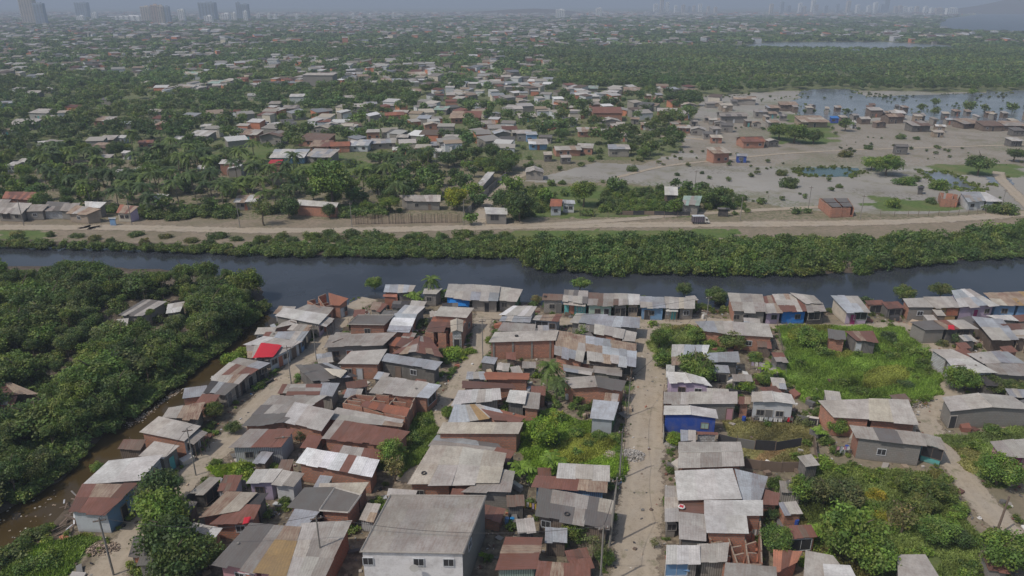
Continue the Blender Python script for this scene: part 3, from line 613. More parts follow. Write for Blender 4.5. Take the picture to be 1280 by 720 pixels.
H('B5',[580,405,722,440,762,522,604,476],'grey,dgrey','paint:turq','turquoise shop front under a grey awning at the path bend',(3.1,2.9),front='paint:turq',ops='F.5o=black')
H('B5',[735,168,1200,160,1335,252,790,262],'lgrey','block','wide grey block house under a low gable with broken ridge',(3.5,3.1),ridge='y',rise=.6,sheet=(2.5,5),ops='F.05d')
H('B5',[1065,466,1290,445,1400,562,1138,562],'grey,lgrey','paint:pink','pink and lilac roadside house with long grey eaves',(3.0,2.7),ops='F.3o=magenta',sheet=(2,4))
H('A5',[520,332,682,320,764,382,620,386],'dgrey','block','dark slab roof with a paved yard beside it',(3.1,3.0),sheet=(4,4))
H('A5',[686,324,872,320,968,378,770,382],'tan,lgrey,white,rust','plank:dgrey','house whose pinkish white roof carries the red canopy',(3.2,3.0),ops='F.6o=black')
H('A5',[940,302,1130,318,1235,442,1060,442],'blue,lblue,lgrey','plank:brown','long bluish sheets sloping beside the half built wooden frame',(3.2,2.9),sheet=(1.5,4))
H('A5',[1030,290,1190,288,1240,325,1110,318],'white,lgrey','plank:grey','whitish low roof behind the long bluish sheets',(3.4,3.2))
H('A5',[1192,292,1330,282,1330,322,1244,330],'rust,tan','plank:grey','rusty strip roof at the photo edge behind the brown sheeted one',(3.2,3.0))
H('A5',[1130,347,1330,345,1330,380,1182,386],'brown,drust','plank:brown','brown sheeted roof at the photo edge',(3.2,3.0))
H('A5',[1186,387,1330,385,1330,436,1240,442],'lgrey,blue','plank:brown','pale grey sheeted roof at the photo edge above the timber frame',(3.0,2.8))
H('A5',[657,516,800,516,938,578,758,580],'lgrey','block','upper slope of the long white walled shed between paths',(3.3,3.2),sheet=(3,4),left='block:pale')
H('A5',[760,582,925,580,1085,668,830,668],'white,lgrey','block:pale','lower slope of the long white walled shed between paths',(3.3,3.2),sheet=(3,4),left='block:pale')
H('A5',[902,545,1062,533,1125,602,1010,612],'lgrey,cream','block','cream grey roof between the white walled shed and the blue one',(3.2,3.0),sheet=(2,4))
H('A5',[1062,531,1172,535,1290,612,1126,602],'lblue,blue','block','light blue roof at the far side of the white walled shed',(3.2,3.0),sheet=(2,4))
H('A5',[1020,612,1290,615,1340,692,1088,680],'grey,lgrey','block','wide dull grey roof touching the shrubs at the photo edge',(3.1,2.9),sheet=(2.5,4))
H('A5',[88,396,266,396,302,466,160,456],'rust,tan,drust','plank:dgrey','rusty roofed shack of dark boards at the top of the grass field',(2.9,2.7),ops='F.15d=pale')
H('A4',[1038,382,1150,396,1160,452,1044,442],'black,dgrey,blue','brick','black sheeted brick shack at the top of the grass field',(2.8,2.6))
# --- middle blocks
H('B1',[880,84,1072,80,1058,152,848,152],'rust,grey,lgrey,tan','plank:dgrey','rust and grey roof touching the crooked white tarpaulin shack',(2.9,2.8),along='u')
H('B1',[1078,75,1196,78,1150,165,1058,152],'lgrey,blue','plank:grey','small pale roof right of the rust and grey strip',(2.8,2.7))
H('A1',[700,625,910,610,1090,690,800,725],'dgrey,blue,black,dgrey','plank:dgrey','dark tarpaulin shack patched with a white triangle near two poles',(2.7,2.5),loose=1.6)
H('B1',[742,163,1108,160,830,330,556,352],'grey,grey,dgrey,lgrey','brick','old grey sheeted half of the large gabled house on the left street',(3.4,3.2),sheet=(1.5,3.2),ops='F.4w',right='brick')
H('B1',[905,208,1160,264,1075,385,822,328],'white,lgrey','brick','smooth whiter half of the large gabled house on the left street',(3.6,3.1),sheet=(2.5,4))
H('B1',[600,386,896,380,812,490,470,500],'rust,rust,drust,grey','plank:pale','rust roofed house with whitewashed panels between dark posts',(3.3,3.1),sheet=(1.3,4),ops='F.3w=black F.6w=black')
rooms('B2', [235,146,636,160,572,305,150,200], 'long roofless brick house with cement coping in the middle block', 2.9, 3, 3, slabs=[(.3,.62,.98,.98,'rust,terra')])
H('B2',[130,244,552,320,530,366,60,318],'lgrey,white,tan,lgrey','brick','strip of white and beige sheets under the roofless brick house',(2.8,2.7),along='u',sheet=(1.1,2.6))
H('B2',[112,322,592,402,500,492,20,442],'rust,rust,drust,rust,rust,grey','brick','widest all rust roof in the middle block',(3.0,2.7),sheet=(1.2,3))
H('B2',[110,488,392,520,375,578,75,545],'grey,lgrey,rust','brick','grey strip roof between the widest rust roof and the shining white one',(2.8,2.7))
H('B2',[-80,512,386,590,340,692,-150,606],'bright,bright,bright,bright,bright,bright,bright,rust','brick','shining white metal roof with one rust patch on a brick house',(3.3,3.1),sheet=(1.5,2.6))
H('B2',[430,30,792,86,712,172,350,130],'lblue,lgrey,lblue','brick','open sided house under a wide pale blue metal roof at the lane bend',(3.3,3.0),sheet=(2,4),ops='R.5o=black')
H('B2',[985,0,1092,0,1110,46,978,45],'lgrey,blue','plank:grey','grey sheeted end of the red striped roof above the small palm',(2.9,2.7))
H('B3',[30,0,330,10,318,50,45,46],'terra,rust,lgrey','brick','red striped sheet roof next to the drooping palm',(2.9,2.7),along='u')
H('B3',[-105,60,212,82,232,112,-112,108],'drust,rust','brick','dark red sunken roof under the red striped one',(2.6,2.5),along='u')
H('B2',[932,124,1190,110,1196,182,890,214],'lblue,white,lgrey','plank:grey','whitish crooked roof above a dark open yard by the lane',(2.9,2.7))
H('B3',[200,124,312,130,296,208,178,192],'bright,white','plank:dgrey','small raised bright sheet roof between grey ones over the brick yard',(3.3,3.0))
H('B3',[314,136,402,142,392,246,288,234],'blue,grey','brick','small blue grey roof beside the green yard',(2.8,2.6))
H('B2',[900,222,1065,216,1182,295,866,336],'lblue,blue,ochre,lgrey,white','plank:grey','little roof of blue, ochre and pale sheets facing the lane',(2.8,2.6))
H('B3',[-20,216,300,296,268,332,90,318],'rust,terra,lblue','brick','narrow rusted strip roof over the plain grey beige one',(2.7,2.6),along='u')
H('B2',[826,336,1352,336,1318,412,784,410],'cream','brick','plain grey beige straight roof on a brick house by the green yard',(3.4,3.3),sheet=(4,5),right='brick:dbrick')
H('B2',[792,424,1180,480,1228,540,742,494],'dgrey,blue,grey,dgrey','block','dark crumpled sheeting between the beige roofs',(2.3,2.1),loose=1.8,along='u')
H('B2',[740,497,950,505,870,740,590,742],'lgrey,cream','brick','left slope of the large clay grey gable above the two storey house',(3.5,3.3),sheet=(3,4),ops='F.2w')
H('B2',[958,505,1238,546,1190,735,880,738],'cream,lgrey','brick','right slope of the large clay grey gable above the two storey house',(3.6,3.2),sheet=(3,4),ops='F.6w')
H('C3',[128,12,232,28,200,160,-90,150],'lgrey,grey','block','grey block annex beside the clothes line',(3.0,2.9),sheet=(2,3))
big = H('C2',[470,185,1106,190,954,572,272,560],'grey,grey','block','two storey house with white front and flat cement roof',(5.9,5.8),sheet=(2.6,2.6),front='paint:bright',right='block',left='brick',name='two_storey_house',ops='F.56u F.86u F.05u F.3w F.7w R.3u',rim='grey',inset=.12)
H('C2',[462,138,642,150,628,186,450,184],'cream,lgrey','block','low cement outhouse behind the two storey house',(2.6,2.5),sheet=(3,3))
H('C2',[0,102,322,95,268,182,-10,150],'cream','brick','cream strip roof under the shining white metal one',(3.0,2.8),sheet=(3,3))
H('C1',[966,136,1160,134,1050,285,856,262],'grey,dgrey','brick','dull grey slab left of the broken ridge, above the tan roof',(3.2,3.1),sheet=(3,3))
H('C1',[1166,136,1340,184,1256,302,1062,288],'dgrey','brick','dark grey slab with pale kerb beside the narrow gap',(3.2,3.1),sheet=(3,3),rim='lgrey')
H('C1',[900,280,1060,292,960,402,838,388],'lblue,blue','block','light blue grey sheet roof between the slabs and the tan one',(3.0,2.9),sheet=(2,3))
H('C1',[600,376,826,394,640,676,378,622],'dgrey,grey,dgrey','paint:pink','dark ribbed roof over a pink walled house at the bottom',(3.7,3.3),sheet=(1.6,5),ops='F.5w F.8d=dbrick')
H('C1',[828,394,940,400,845,695,642,676],'tan,ochre,tan','paint:pink','ochre tan middle slope between dark and pale roofs at the bottom',(3.7,3.3),sheet=(1.4,2))
H('C1',[942,385,1266,366,1085,745,847,697],'grey,lgrey,cream','brick:dbrick','pale weathered end of the tan roofed block beside the dark gap',(3.7,3.3),sheet=(1.6,2.4))
H('C1',[440,166,642,168,520,290,265,332],'cream,tan','brick','cream half of the house with red tarpaulin scraps',(3.1,2.8),sheet=(2.5,3),ops='F.6w')
H('C1',[512,242,668,250,606,368,350,362],'rust,tan,rust','brick','rusty half of the house with red tarpaulin scraps',(2.9,2.6),ops='F.7w')
H('C1',[632,166,720,168,662,250,590,240],'blue,black','plank:dgrey','steel blue lean-to attached to the cream roof',(2.9,2.8))
H('C1',[642,12,812,12,748,98,580,98],'lgrey,white','paint:lilac','left half of the lilac walled hut by the lime green hedge',(3.1,2.9),sheet=(1.6,3),ops='F.4w')
H('C1',[822,13,956,40,890,122,752,100],'lgrey,grey','paint:pale','right half of the lilac walled hut by the lime green hedge',(3.1,2.9),sheet=(1.6,3))
H('C1',[328,64,408,66,300,170,198,168],'dgrey,grey','plank:black','grey roofed open shed below the lime green hedge',(2.5,2.3),ops='R.5o=black')
H('C1',[230,366,412,402,362,466,196,402],'lgrey,white','brick','pale roof corner poking out behind the tall leafy tree',(3.0,2.8))
H('B3',[536,610,862,626,862,720,524,700],'white,lgrey','plank:grey','clean whitish roof below the round bright green tree',(3.2,2.9),sheet=(2.5,3))
H('C3',[388,54,838,82,832,162,358,124],'tan,rust,lgrey,tan','plank:sky','long rusty cream strip roof over blue boards',(2.8,2.6),ops='F.4w=sky',sheet=(1.1,2))
H('C3',[410,140,882,222,852,402,380,316],'grey,dgrey,grey,grey,cream','plank:brown','large dark grey sheet roof leaning toward the main street pole',(3.2,2.8),sheet=(1.5,3),ops='F.1w')
H('C3',[172,466,412,470,374,672,104,680],'rust,tan,drust,rust','plank:mint','rust streaked roof beside the two storey house, bottom centre',(3.0,2.8),along='u',sheet=(1.1,3))
H('C3',[402,626,722,646,722,790,372,780],'tan,cream,tan,rust','plank:grey','beige roof with one rusty stripe at the bottom centre',(3.0,2.8),sheet=(1.4,4))
H('B3',[552,40,972,62,944,128,612,104],'grey,lgrey,dgrey','brick','gabled grey sheet roof over a long brick wall by the main street',(3.2,2.9),ridge='y',rise=.6,sheet=(1.4,3))
H('B3',[756,186,926,202,890,322,734,308],'lblue,lblue','paint:blue','single steel blue shed at the edge of the green yard',(3.0,2.8),sheet=(3,4),right='paint:green')
H('A3',[420,582,575,602,570,622,400,600],'lgrey,tan','brick','thin pale strip roof directly under the patchwork metal roof',(2.3,2.2))
H('A3',[545,626,728,642,725,692,538,668],'grey,lgrey','plank:grey','low grey lean-to below the patchwork metal roof',(2.4,2.3),along='u')
H('A3',[345,618,538,650,528,692,352,664],'grey,blue,lgrey','plank:dgrey','low crooked lean-to behind the drooping palm',(2.4,2.3),along='u')
# --- in and beside the mangrove
H('A0',[720,140,830,150,720,215,600,212],'grey,dgrey,lgrey','plank:grey','ribbed old shed sunk among the mangroves across the creek',(3.0,2.8),sheet=(.8,8))
H('A0',[842,162,922,150,900,198,830,208],'lgrey,white','plank:grey','pale metal roof beside the ribbed shed in the mangroves',(2.9,2.7))
H('A0',[560,240,640,232,632,284,548,286],'tan,lgrey','plank:brown','pinkish hut just below the ribbed shed in the mangroves',(2.7,2.5))
H('B0',[-40,62,75,72,232,140,-30,150],'rust,tan,drust','plank:brown','rusty upper roof poking from the trees at the photo edge across the creek',(3.0,2.8))
H('B0',[-60,152,110,165,60,280,-100,290],'tan,lgrey,rust','plank:brown','beige lower roof poking from the trees at the photo edge across the creek',(2.7,2.5))
# --- across the canal, along the dirt road
H('D0',[30,158,192,162,150,196,15,190],'dbrick,rust','brick','red brick house with dark red roof behind the roadside row',(4.4,3.8))
H('D0',[-60,195,52,200,18,238,-80,235],'grey,lgrey','block','grey house at the photo edge starting the roadside row',(3.9,2.7),ops='F.6o=black')
H('D0',[30,214,155,216,110,266,-15,262],'lgrey,grey','block','pale roofed row house with two dark windows on the dirt road',(4.2,2.7),ops='F.3o=black F.75w',right='block')
H('D0',[155,222,245,222,212,256,120,258],'grey','block','third row house along the dirt road, low and grey',(4.0,2.7),ops='F.5w')
H('D0',[238,208,345,214,312,252,214,252],'grey,dgrey','block:pale','greyish white row house behind a roadside tree',(4.0,2.7))
H('D0',[322,220,402,216,378,256,300,252],'brown,grey','block','brown roofed row house beside the wide pale one',(4.0,2.8))
H('D0',[385,228,500,246,432,274,338,264],'lgrey,tan','block:tan','wide pale roofed row house with tan wall facing the road',(4.0,2.8),ops='F.5w')
H('D0',[425,208,528,212,500,238,428,238],'white,bright','block','white roof behind the end of the roadside row',(4.2,3.2))
H('D0',[602,224,692,232,650,266,582,264],'dbrick,rust,tan','paint:cream','cream house with red roof closing the roadside row',(4.0,2.8),ops='F.3w F.7w',right='paint:lilac')
H('D0',[542,288,580,288,578,294,540,294],'lblue','paint:sky','small light blue booth on the dirt road',(2.2,2.1),cat='booth',name='booth')
H('D1',[212,198,412,214,400,238,200,226],'white','brick','brick house with white roof and green plinth beside the bamboo fence',(4.2,3.2),ops='F.8w')
H('D1',[722,176,922,176,920,206,752,204],'grey,lgrey','block','long grey roofed house behind the bamboo fence',(4.0,3.0),ops='F.3w F.7d')
H('D1',[1142,236,1256,240,1256,272,1150,270],'white','block','white roofed kiosk where the side road leaves',(3.4,3.1),ops='F.4o=black',right='paint:sky')
H('D1',[1160,58,1192,62,1140,124,1106,122],'white,lgrey','block','white ramp-like roof beside the side road',(3.2,2.6))
H('D2',[72,40,152,45,160,64,66,62],'lgrey,grey','plank:grey','grey gabled hut on the edge of the flats',(3.0,2.8),ridge='y',rise=.9)
H('D2',[196,196,252,198,248,230,190,232],'terra,red','paint:pale','red roofed half of the pale blue roadside house',(4.0,3.0),ops='F.5w=black')
H('D2',[254,198,312,202,316,218,250,216],'blue,lblue','paint:pale','blue white fronted half of the roadside house on the flats',(3.6,3.0),ops='F.3w=black F.7w')
H('D2',[762,132,828,134,830,176,764,174],'white','plank:brown','little stilt hut with a steep white roof',(5.6,4.0),base=1.9,cat='hut',name='stilt_hut',ops='F.5o=black')
H('D2',[862,180,948,182,934,224,850,222],'grey,mint','plank:grey','grey green roofed shelter right of the stilt hut',(4.2,3.2))
H('D2',[1030,238,1088,240,1088,248,1028,246],'black,dgrey','plank:black','small black shed beyond the parked truck',(2.4,2.3),cat='shed',name='shed')
rooms('D3', [258,192,400,190,432,236,318,240], 'small brick house with four unfinished roof slabs on the flats', 3.0, 2, 2, slabs=[(.06,.06,.46,.46,'dgrey'),(.54,.06,.94,.46,'dgrey'),(.06,.54,.46,.94,'dgrey'),(.54,.54,.94,.94,'dgrey')])
rooms('D3', [858,160,962,172,948,196,870,192], 'unroofed brick rooms joined to the white roofed house on the flats', 2.7, 3, 1)
H('D3',[962,160,1060,160,1090,205,1000,205],'blue,grey','paint:pale','blue grey roofed half of the big house on the flats',(3.8,3.0),ops='F.3w')
H('D3',[1062,160,1090,162,1178,208,1092,208],'white','paint:pale','white roofed half of the big house on the flats',(3.8,3.0),ops='F.7o=black')
H('D3',[750,130,782,130,782,140,750,140],'black','plank:dgrey','dark tiny hut beside the water channel on the flats',(2.4,2.3),cat='hut',name='hut')
# ------------------------------------------------------------------ houses farther out: front eave line given in the photo, true size in metres
MID = []
def mid(tile, x0, y0, x1, y1, roof, wall, hf=2.7, cat='house'):
    ax, ay = px(tile, x0, y1); bx, by = px(tile, x1, y1); MID.append((ax, bx, ay, roof, wall, hf, 'shack' if tile == 'E3' and cat == 'house' else cat))
M_E1 = [(165,150,240,164,'white','paint:pale',4.5),(200,376,360,384,'brown','brick'),(265,390,365,412,'rust,tan','brick'),(370,404,470,412,'terra','brick'),(550,324,620,342,'lgrey','brick',3.6),(455,388,560,408,'white,lblue','paint:pale'),
 (575,380,700,395,'lgrey,blue','plank:grey'),(70,452,240,466,'white,lblue','paint:sky'),(245,445,380,462,'lgrey,blue','plank:grey'),(60,490,122,498,'red','brick',5.5),(865,390,925,406,'lgrey,blue','plank:grey'),(880,422,925,438,'white','paint:pale'),
 (1190,318,1280,348,'lblue,lgrey','block',3.4),(970,250,1120,268,'rust,tan','brick',3.2),(645,236,740,256,'terra,rust','brick',4.2),(680,224,760,242,'lgrey','brick'),(640,190,700,210,'lgrey','plank:grey'),(490,202,545,222,'tan','brick'),(540,182,605,200,'blue,lgrey','block'),
 (790,205,840,220,'white','paint:pale'),(885,212,955,230,'grey,mint','block'),(945,172,1010,188,'rust','brick',3.6),(950,138,1020,156,'lgrey','brick'),(875,122,940,140,'lgrey,cream','plank:grey'),(1090,186,1150,206,'lgrey','paint:pale'),
 (1165,232,1225,250,'blue','block'),(1030,118,1080,132,'white','block'),(750,122,820,138,'tan,lgrey','block'),(320,262,370,276,'bright','paint:pale'),(345,290,410,304,'lgrey','block:pale',3.3),(5,350,130,362,'brown,grey','block',3.8),
 (720,42,850,56,'tan,cream','brick'),(450,26,495,34,'bright','paint:pale'),(262,316,380,324,'cream','block'),(420,160,500,170,'lgrey','block'),(430,248,460,255,'grey','block'),(0,280,52,296,'lgrey','block'),(600,70,660,84,'white','paint:pale'),(560,82,610,96,'tan','brick'),
 (1180,95,1240,108,'lgrey','block'),(1185,150,1230,165,'white','paint:pale'),(1110,280,1200,300,'tan,grey','brick'),(840,290,930,306,'cream','brick'),(700,355,760,368,'white,lgrey','block'),(1110,350,1150,366,'blue','plank:grey'),(60,190,120,200,'grey','block'),(130,210,210,222,'dgrey,grey','block'),
 (20,250,70,262,'lgrey','block'),(1240,50,1300,60,'lgrey','block'),(1030,15,1060,20,'white','paint:pale'),(1145,62,1200,70,'grey','block')]
M_E2 = [(35,168,125,186,'cream,lgrey','block'),(362,140,430,156,'lgrey','block'),(405,156,555,166,'rust','brick:terra',4.5),(445,192,550,208,'lgrey','block',3.6),(330,244,430,258,'lgrey,tan','brick'),(0,244,50,264,'blue,lgrey','block'),(22,248,100,268,'lgrey','block',3.6),
 (70,262,130,274,'lblue','paint:sky',3.4),(130,270,200,288,'dgrey','block'),(85,305,180,320,'bright,lgrey','paint:sky'),(215,335,350,350,'tan,lgrey','brick'),(320,330,405,341,'lgrey','brick'),(485,320,590,346,'blue,lgrey','plank:grey',3.3),(160,365,205,376,'cream','plank:dgrey'),
 (245,375,300,388,'lgrey','plank:dgrey'),(725,143,830,157,'lgrey','brick'),(826,152,892,170,'lgrey','paint:sky'),(640,158,685,175,'white','paint:pale'),(820,222,895,240,'lgrey,tan','brick'),(892,230,970,250,'lgrey','block'),(1003,342,1098,364,'cream,tan','brick',4.2),
 (1125,372,1178,382,'blue','paint:vblue'),(1155,292,1270,308,'rust,terra','brick',3.0),(998,270,1055,288,'cream,lgrey','brick'),(1045,166,1180,180,'grey,dgrey','block',3.8),(1010,196,1070,214,'grey','plank:grey'),(1045,212,1110,228,'dgrey','block',3.4),
 (1000,228,1052,246,'grey','plank:grey'),(958,246,1010,270,'dgrey','plank:grey'),(1110,84,1222,96,'lgrey,tan','plank:grey',3.6),(1045,118,1110,128,'cream','block:tan',3.2),(1215,146,1280,160,'blue,grey','plank:grey',3.5),(485,42,545,56,'bright','paint:pale'),
 (560,42,640,54,'tan,lgrey','brick'),(385,96,450,108,'cream','block'),(255,24,320,36,'lgrey','brick:terra'),(345,30,430,42,'mint,grey','block'),(165,208,210,224,'blue','block'),(850,114,925,126,'cream,tan','block'),(270,196,310,210,'white','paint:pale'),
 (30,95,90,108,'lgrey','block'),(880,50,920,56,'tan','brick:pink',5),(780,44,830,52,'blue','block'),(595,110,640,122,'white','block'),(0,60,40,70,'lgrey','block'),(155,68,185,76,'white','paint:pale'),(1000,86,1045,96,'tan','plank:grey')]
M_E3 = [(0,126,62,140,'tan,blue','plank:dgrey',3.4),(62,112,150,124,'tan,grey','plank:brown',3.8),(0,190,60,212,'lgrey,tan','plank:grey'),(170,196,305,208,'tan,cream','plank:tan',3),(318,180,358,192,'tblue','paint:vblue',2.6),(465,182,520,196,'lgrey','plank:brown'),
 (512,140,582,152,'lgrey','plank:brown',4),(620,150,690,166,'white,lgrey','plank:brown',3.6),(640,122,660,132,'dgrey','plank:dgrey',4.4),(600,170,690,184,'tan,brown','plank:brown',3.6),(735,166,790,178,'dgrey,grey','plank:dgrey',3.6),(720,208,820,228,'brown,grey','plank:dgrey',3.2),
 (840,212,890,232,'white,cream','plank:tan',3),(832,236,885,262,'cream','plank:tan',2.4),(893,180,932,200,'lblue','plank:grey',2.6),(970,206,1082,216,'tan,grey','plank:brown'),(1080,216,1180,230,'brown','plank:brown'),(1185,216,1290,228,'tan,grey','plank:brown'),
 (1215,292,1282,304,'lgrey,white','plank:dgrey'),(642,332,706,334,'dgrey','plank:dgrey',3.4),(0,290,62,306,'lgrey','plank:dgrey'),(1230,244,1290,254,'dgrey','plank:dgrey'),(540,200,600,214,'tan','plank:brown'),(420,205,445,214,'white','paint:pale',3),(0,155,50,168,'lgrey,tan','plank:grey')]
M_E0 = [(130,236,240,246,'lgrey','block:pale',3.6),(285,238,340,244,'cream','paint:pale',5.4),(240,258,300,268,'lgrey','paint:pale'),(30,296,160,304,'lgrey','block'),(0,312,60,334,'tan,lgrey','block'),(335,216,380,228,'cream','brick'),(455,266,545,284,'tan,lgrey','brick'),
 (490,362,565,378,'grey,lgrey','block'),(575,358,620,370,'white','paint:pale'),(440,398,540,418,'brown,tan','block'),(770,288,850,306,'rust,tan','brick'),(930,338,1045,358,'lgrey,white','block'),(1000,296,1050,312,'white','paint:pale'),(1190,340,1285,354,'lgrey,tan','brick',3),
 (690,382,760,396,'rust,terra','brick'),(860,364,930,378,'white','plank:dgrey'),(110,132,190,146,'lgrey','block'),(60,124,120,134,'lgrey','block'),(180,106,250,128,'white,lgrey','block'),(930,106,995,122,'white,lgrey','block'),(1020,78,1100,96,'cream,mint','block'),(1095,80,1155,98,'rust,terra','brick'),
 (20,492,75,508,'white','paint:pale'),(85,462,140,490,'white,lgrey','paint:pale'),(0,182,62,196,'blue,dgrey','paint:sky'),(565,530,625,548,'white,lblue','paint:sky'),(655,520,740,534,'white','paint:pale'),(490,440,550,470,'lgrey','plank:dgrey'),(600,436,642,446,'white','paint:pale'),
 (735,228,800,240,'lgrey','block'),(590,290,650,300,'lblue','block'),(1090,485,1180,500,'white','brick:terra',4.4),(980,505,1020,525,'white','paint:pale'),(1150,520,1180,530,'lgrey','brick'),(745,178,775,186,'lgrey','block'),(500,175,540,185,'cream','block'),(1235,150,1285,160,'lgrey','block'),
 (910,40,1000,52,'mint,cream','paint:pale',4.5),(1030,120,1080,128,'cream','block'),(1150,375,1190,390,'brown','plank:dgrey'),(745,660,815,675,'white','block'),(1170,675,1280,690,'white,tan','block'),(700,90,770,100,'pink,tan','block')]
for t, L in (('E1',M_E1),('E2',M_E2),('E3',M_E3),('E0',M_E0)):
    for e in L: mid(t, *e)
for i_ in range(34):
    X_ = 865+i_*12.6+random.uniform(-5,5); Y_ = random.uniform(131,147) if X_ > 990 else random.uniform(126,160); Y_ += 8*(X_ > 1150)
    w_ = random.uniform(5,11); MID.append((X_, X_+w_, Y_, random.choice(['lgrey,tan','grey','dgrey,grey','tan,brown','brown','lgrey','blue,grey','cream']), random.choice(['plank:brown','plank:dgrey','plank:grey','plank:tan','block']), random.uniform(2.3,3.6), 'shack'))
for i_ in range(22):
    X_, Y_ = random.uniform(690,905), random.uniform(118,172); w_ = random.uniform(8,14); MID.append((X_, X_+w_, Y_, random.choice(['lgrey,tan','grey','lgrey','tan','blue,lgrey']), random.choice(['brick','block','plank:grey','brick']), 2.7, 'shack'))
mid('E1', 228, 40, 384, 56, 'lgrey', 'block', 8.5, 'building')
# a few more rows where the far bank village thins into the trees
r2 = random.Random(3)
def clear_of(p, R):
    return all((p.x-h[0])**2+(p.y-h[1])**2 > R*R for h in HOUSE_SPOTS)
CN = {'white':'white','bright':'bright white','lgrey':'pale grey','grey':'grey','dgrey':'dark grey','rust':'rusty','drust':'dark rusty','tan':'tan','cream':'cream','blue':'blue grey','lblue':'light blue','terra':'red','brown':'brown','mint':'grey green','tblue':'bright blue','red':'bright red','pink':'pinkish','black':'black','ochre':'ochre'}
WN = {'brick':'brick','block':'block','plank':'board','paint':'painted'}
COLS = ['at the left edge','far left','left','left of centre','in the centre','right of centre','right','far right']
def colname(x): return COLS[int(max(0, min(7, x/160)))]
def bandname(y):
    for lim, s in ((38,'on the horizon'),(60,'in the town'),(85,'in the far trees'),(110,'behind the grey block'),(135,'beside the grey block'),(160,'among middle trees'),(185,'in the nearer village'),(210,'rows behind the road'),(240,'close behind the road'),(270,'beside the road')):
        if y < lim: return s
    return 'on the far canal bank'
PENDING = []      # (object, base phrase, sort key) -> unique labels at the end
def place_mid(ax, bx, ay, roof, wall, hf, cat, depth=None, yaw=None):
    a, b = P(ax, ay, hf), P(bx, ay, hf); w = (b-a).length
    d = depth or min(max(w*r2.uniform(.6,.9), 4), 14); yaw = r2.uniform(-.25,.25) if yaw is None else yaw
    m = (a+b)/2; u = Vector((math.cos(yaw), math.sin(yaw), 0)); v = Vector((-u.y, u.x, 0)); f = w/(abs(u.x)+.25*abs(u.y))/2
    hb = hf+min(1.5, d*.16) if cat != 'building' else hf+.6
    FLp, FRp = m-u*f, m+u*f; BLp, BRp = FLp+v*d, FRp+v*d
    world = [(BLp.x,BLp.y,hb),(BRp.x,BRp.y,hb),(FRp.x,FRp.y,hf),(FLp.x,FLp.y,hf)]
    if r2.random() < .3 and cat != 'building':
        rg = 'y' if r2.random() < .4 else 'x'; world = [(q[0],q[1],hf) for q in world]
    else: rg = None
    ops = '' if m.y > 420 else ' '.join(r2.sample(['F.2w','F.5d','F.8w','F.35w'], 2))
    o = house(None, None, roof, wall, None, h=(hb,hf), world=world, ridge=rg, rise=min(1.3, d*.16), ops=ops, cat=cat, name=cat if cat != 'building' else 'tall_block', sheet=(max(1.5,w/5), max(3,d/3)), inset=.3,
              group={'house':'houses beyond the canal','shack':'shacks on the flats'}.get(cat))
    k = CN.get(roof.split(',')[0], 'grey'); wn, _, wc = wall.partition(':')
    X, Y = (ax+bx)/2, ay
    PENDING.append((o, '%s roofed %s %s %s, %s' % (k, WN[wn], cat, 'on the flats' if cat == 'shack' else bandname(Y), colname(X)), X))
    return o
n_house = sum(1 for o in bpy.data.objects if o.get('category') == 'house')
MID.sort(key=lambda e: -(e[1]-e[0])*(e[2]-8)); kept = 0; SMALL = []
for e in MID:
    if e[6] == 'house':
        if kept+n_house >= 299: SMALL.append(e); continue
        kept += 1
    place_mid(*e)
PENDING = [p for p in PENDING if p[0]['category'] != 'building']
for o in bpy.data.objects:
    if o.get('category') == 'building': o['label'] = 'large windowless grey block rising above the trees beyond the canal'
# ------------------------------------------------------------------ foliage
def rot_quads(P0, Nn, s, r):
    """leaf quads at P0 with normals Nn, size s"""
    n = len(P0); t = r.normal(size=(n,3)); t -= Nn*(t*Nn).sum(1, keepdims=True); t /= np.linalg.norm(t, axis=1, keepdims=True)+1e-9
    w = np.cross(Nn, t); s = np.asarray(s).reshape(-1,1); k = r.uniform(.5, .9, (n,1))
    V = np.stack([P0-t*s-w*s*k*.6, P0+t*s*.2-w*s*k, P0+t*s+w*s*k*.3, P0-t*s*.3+w*s*k], 1)
    return V.reshape(-1,3)
GREENS = np.array([(.120,.190,.058),(.098,.165,.055),(.145,.205,.062),(.084,.140,.054),(.162,.205,.072),(.125,.165,.07)])
def crown(seed, clumps, leaves, leaf, flat=.75, cr=(.24,.42), top=.1, dome=.25, spread=.74):
    r = np.random.default_rng(seed); C0 = r.normal(size=(clumps,3)); C0 /= np.linalg.norm(C0, axis=1, keepdims=True)
    C0 *= (r.uniform(.2, 1, (clumps,1))**.5)*spread*r.uniform(.82,1.12,(clumps,1)); C0[:,2] = C0[:,2]*flat+top
    C0[:,2] = np.where(C0[:,2] < -dome, -dome+r.uniform(-.08,.08,clumps), C0[:,2]); R = r.uniform(*cr, clumps)
    tone = r.uniform(.72, 1.3, clumps); hue = r.integers(0, len(GREENS), clumps); Vs, Cs = [], []
    for i in range(clumps):
        n = max(4, int(leaves*(R[i]/np.mean(cr))**2)); D = r.normal(size=(n,3)); D[:,2] += .35; D /= np.linalg.norm(D, axis=1, keepdims=True)
        p = C0[i]+D*R[i]*np.clip(r.normal(.92, .2, (n,1)), .35, 1.5)*np.array([1,1,.8]); Nn = D+r.normal(size=(n,3))*.6; Nn /= np.linalg.norm(Nn, axis=1, keepdims=True)
        Vs.append(rot_quads(p, Nn, leaf*r.uniform(.6, 1.35, n), r)); Cs.append(GREENS[hue[i]]*tone[i]*r.uniform(.8, 1.2, (n,1)))
    V = np.concatenate(Vs); Cc = np.concatenate(Cs); Q = np.arange(len(V)).reshape(-1,4); return V, Q, Cc
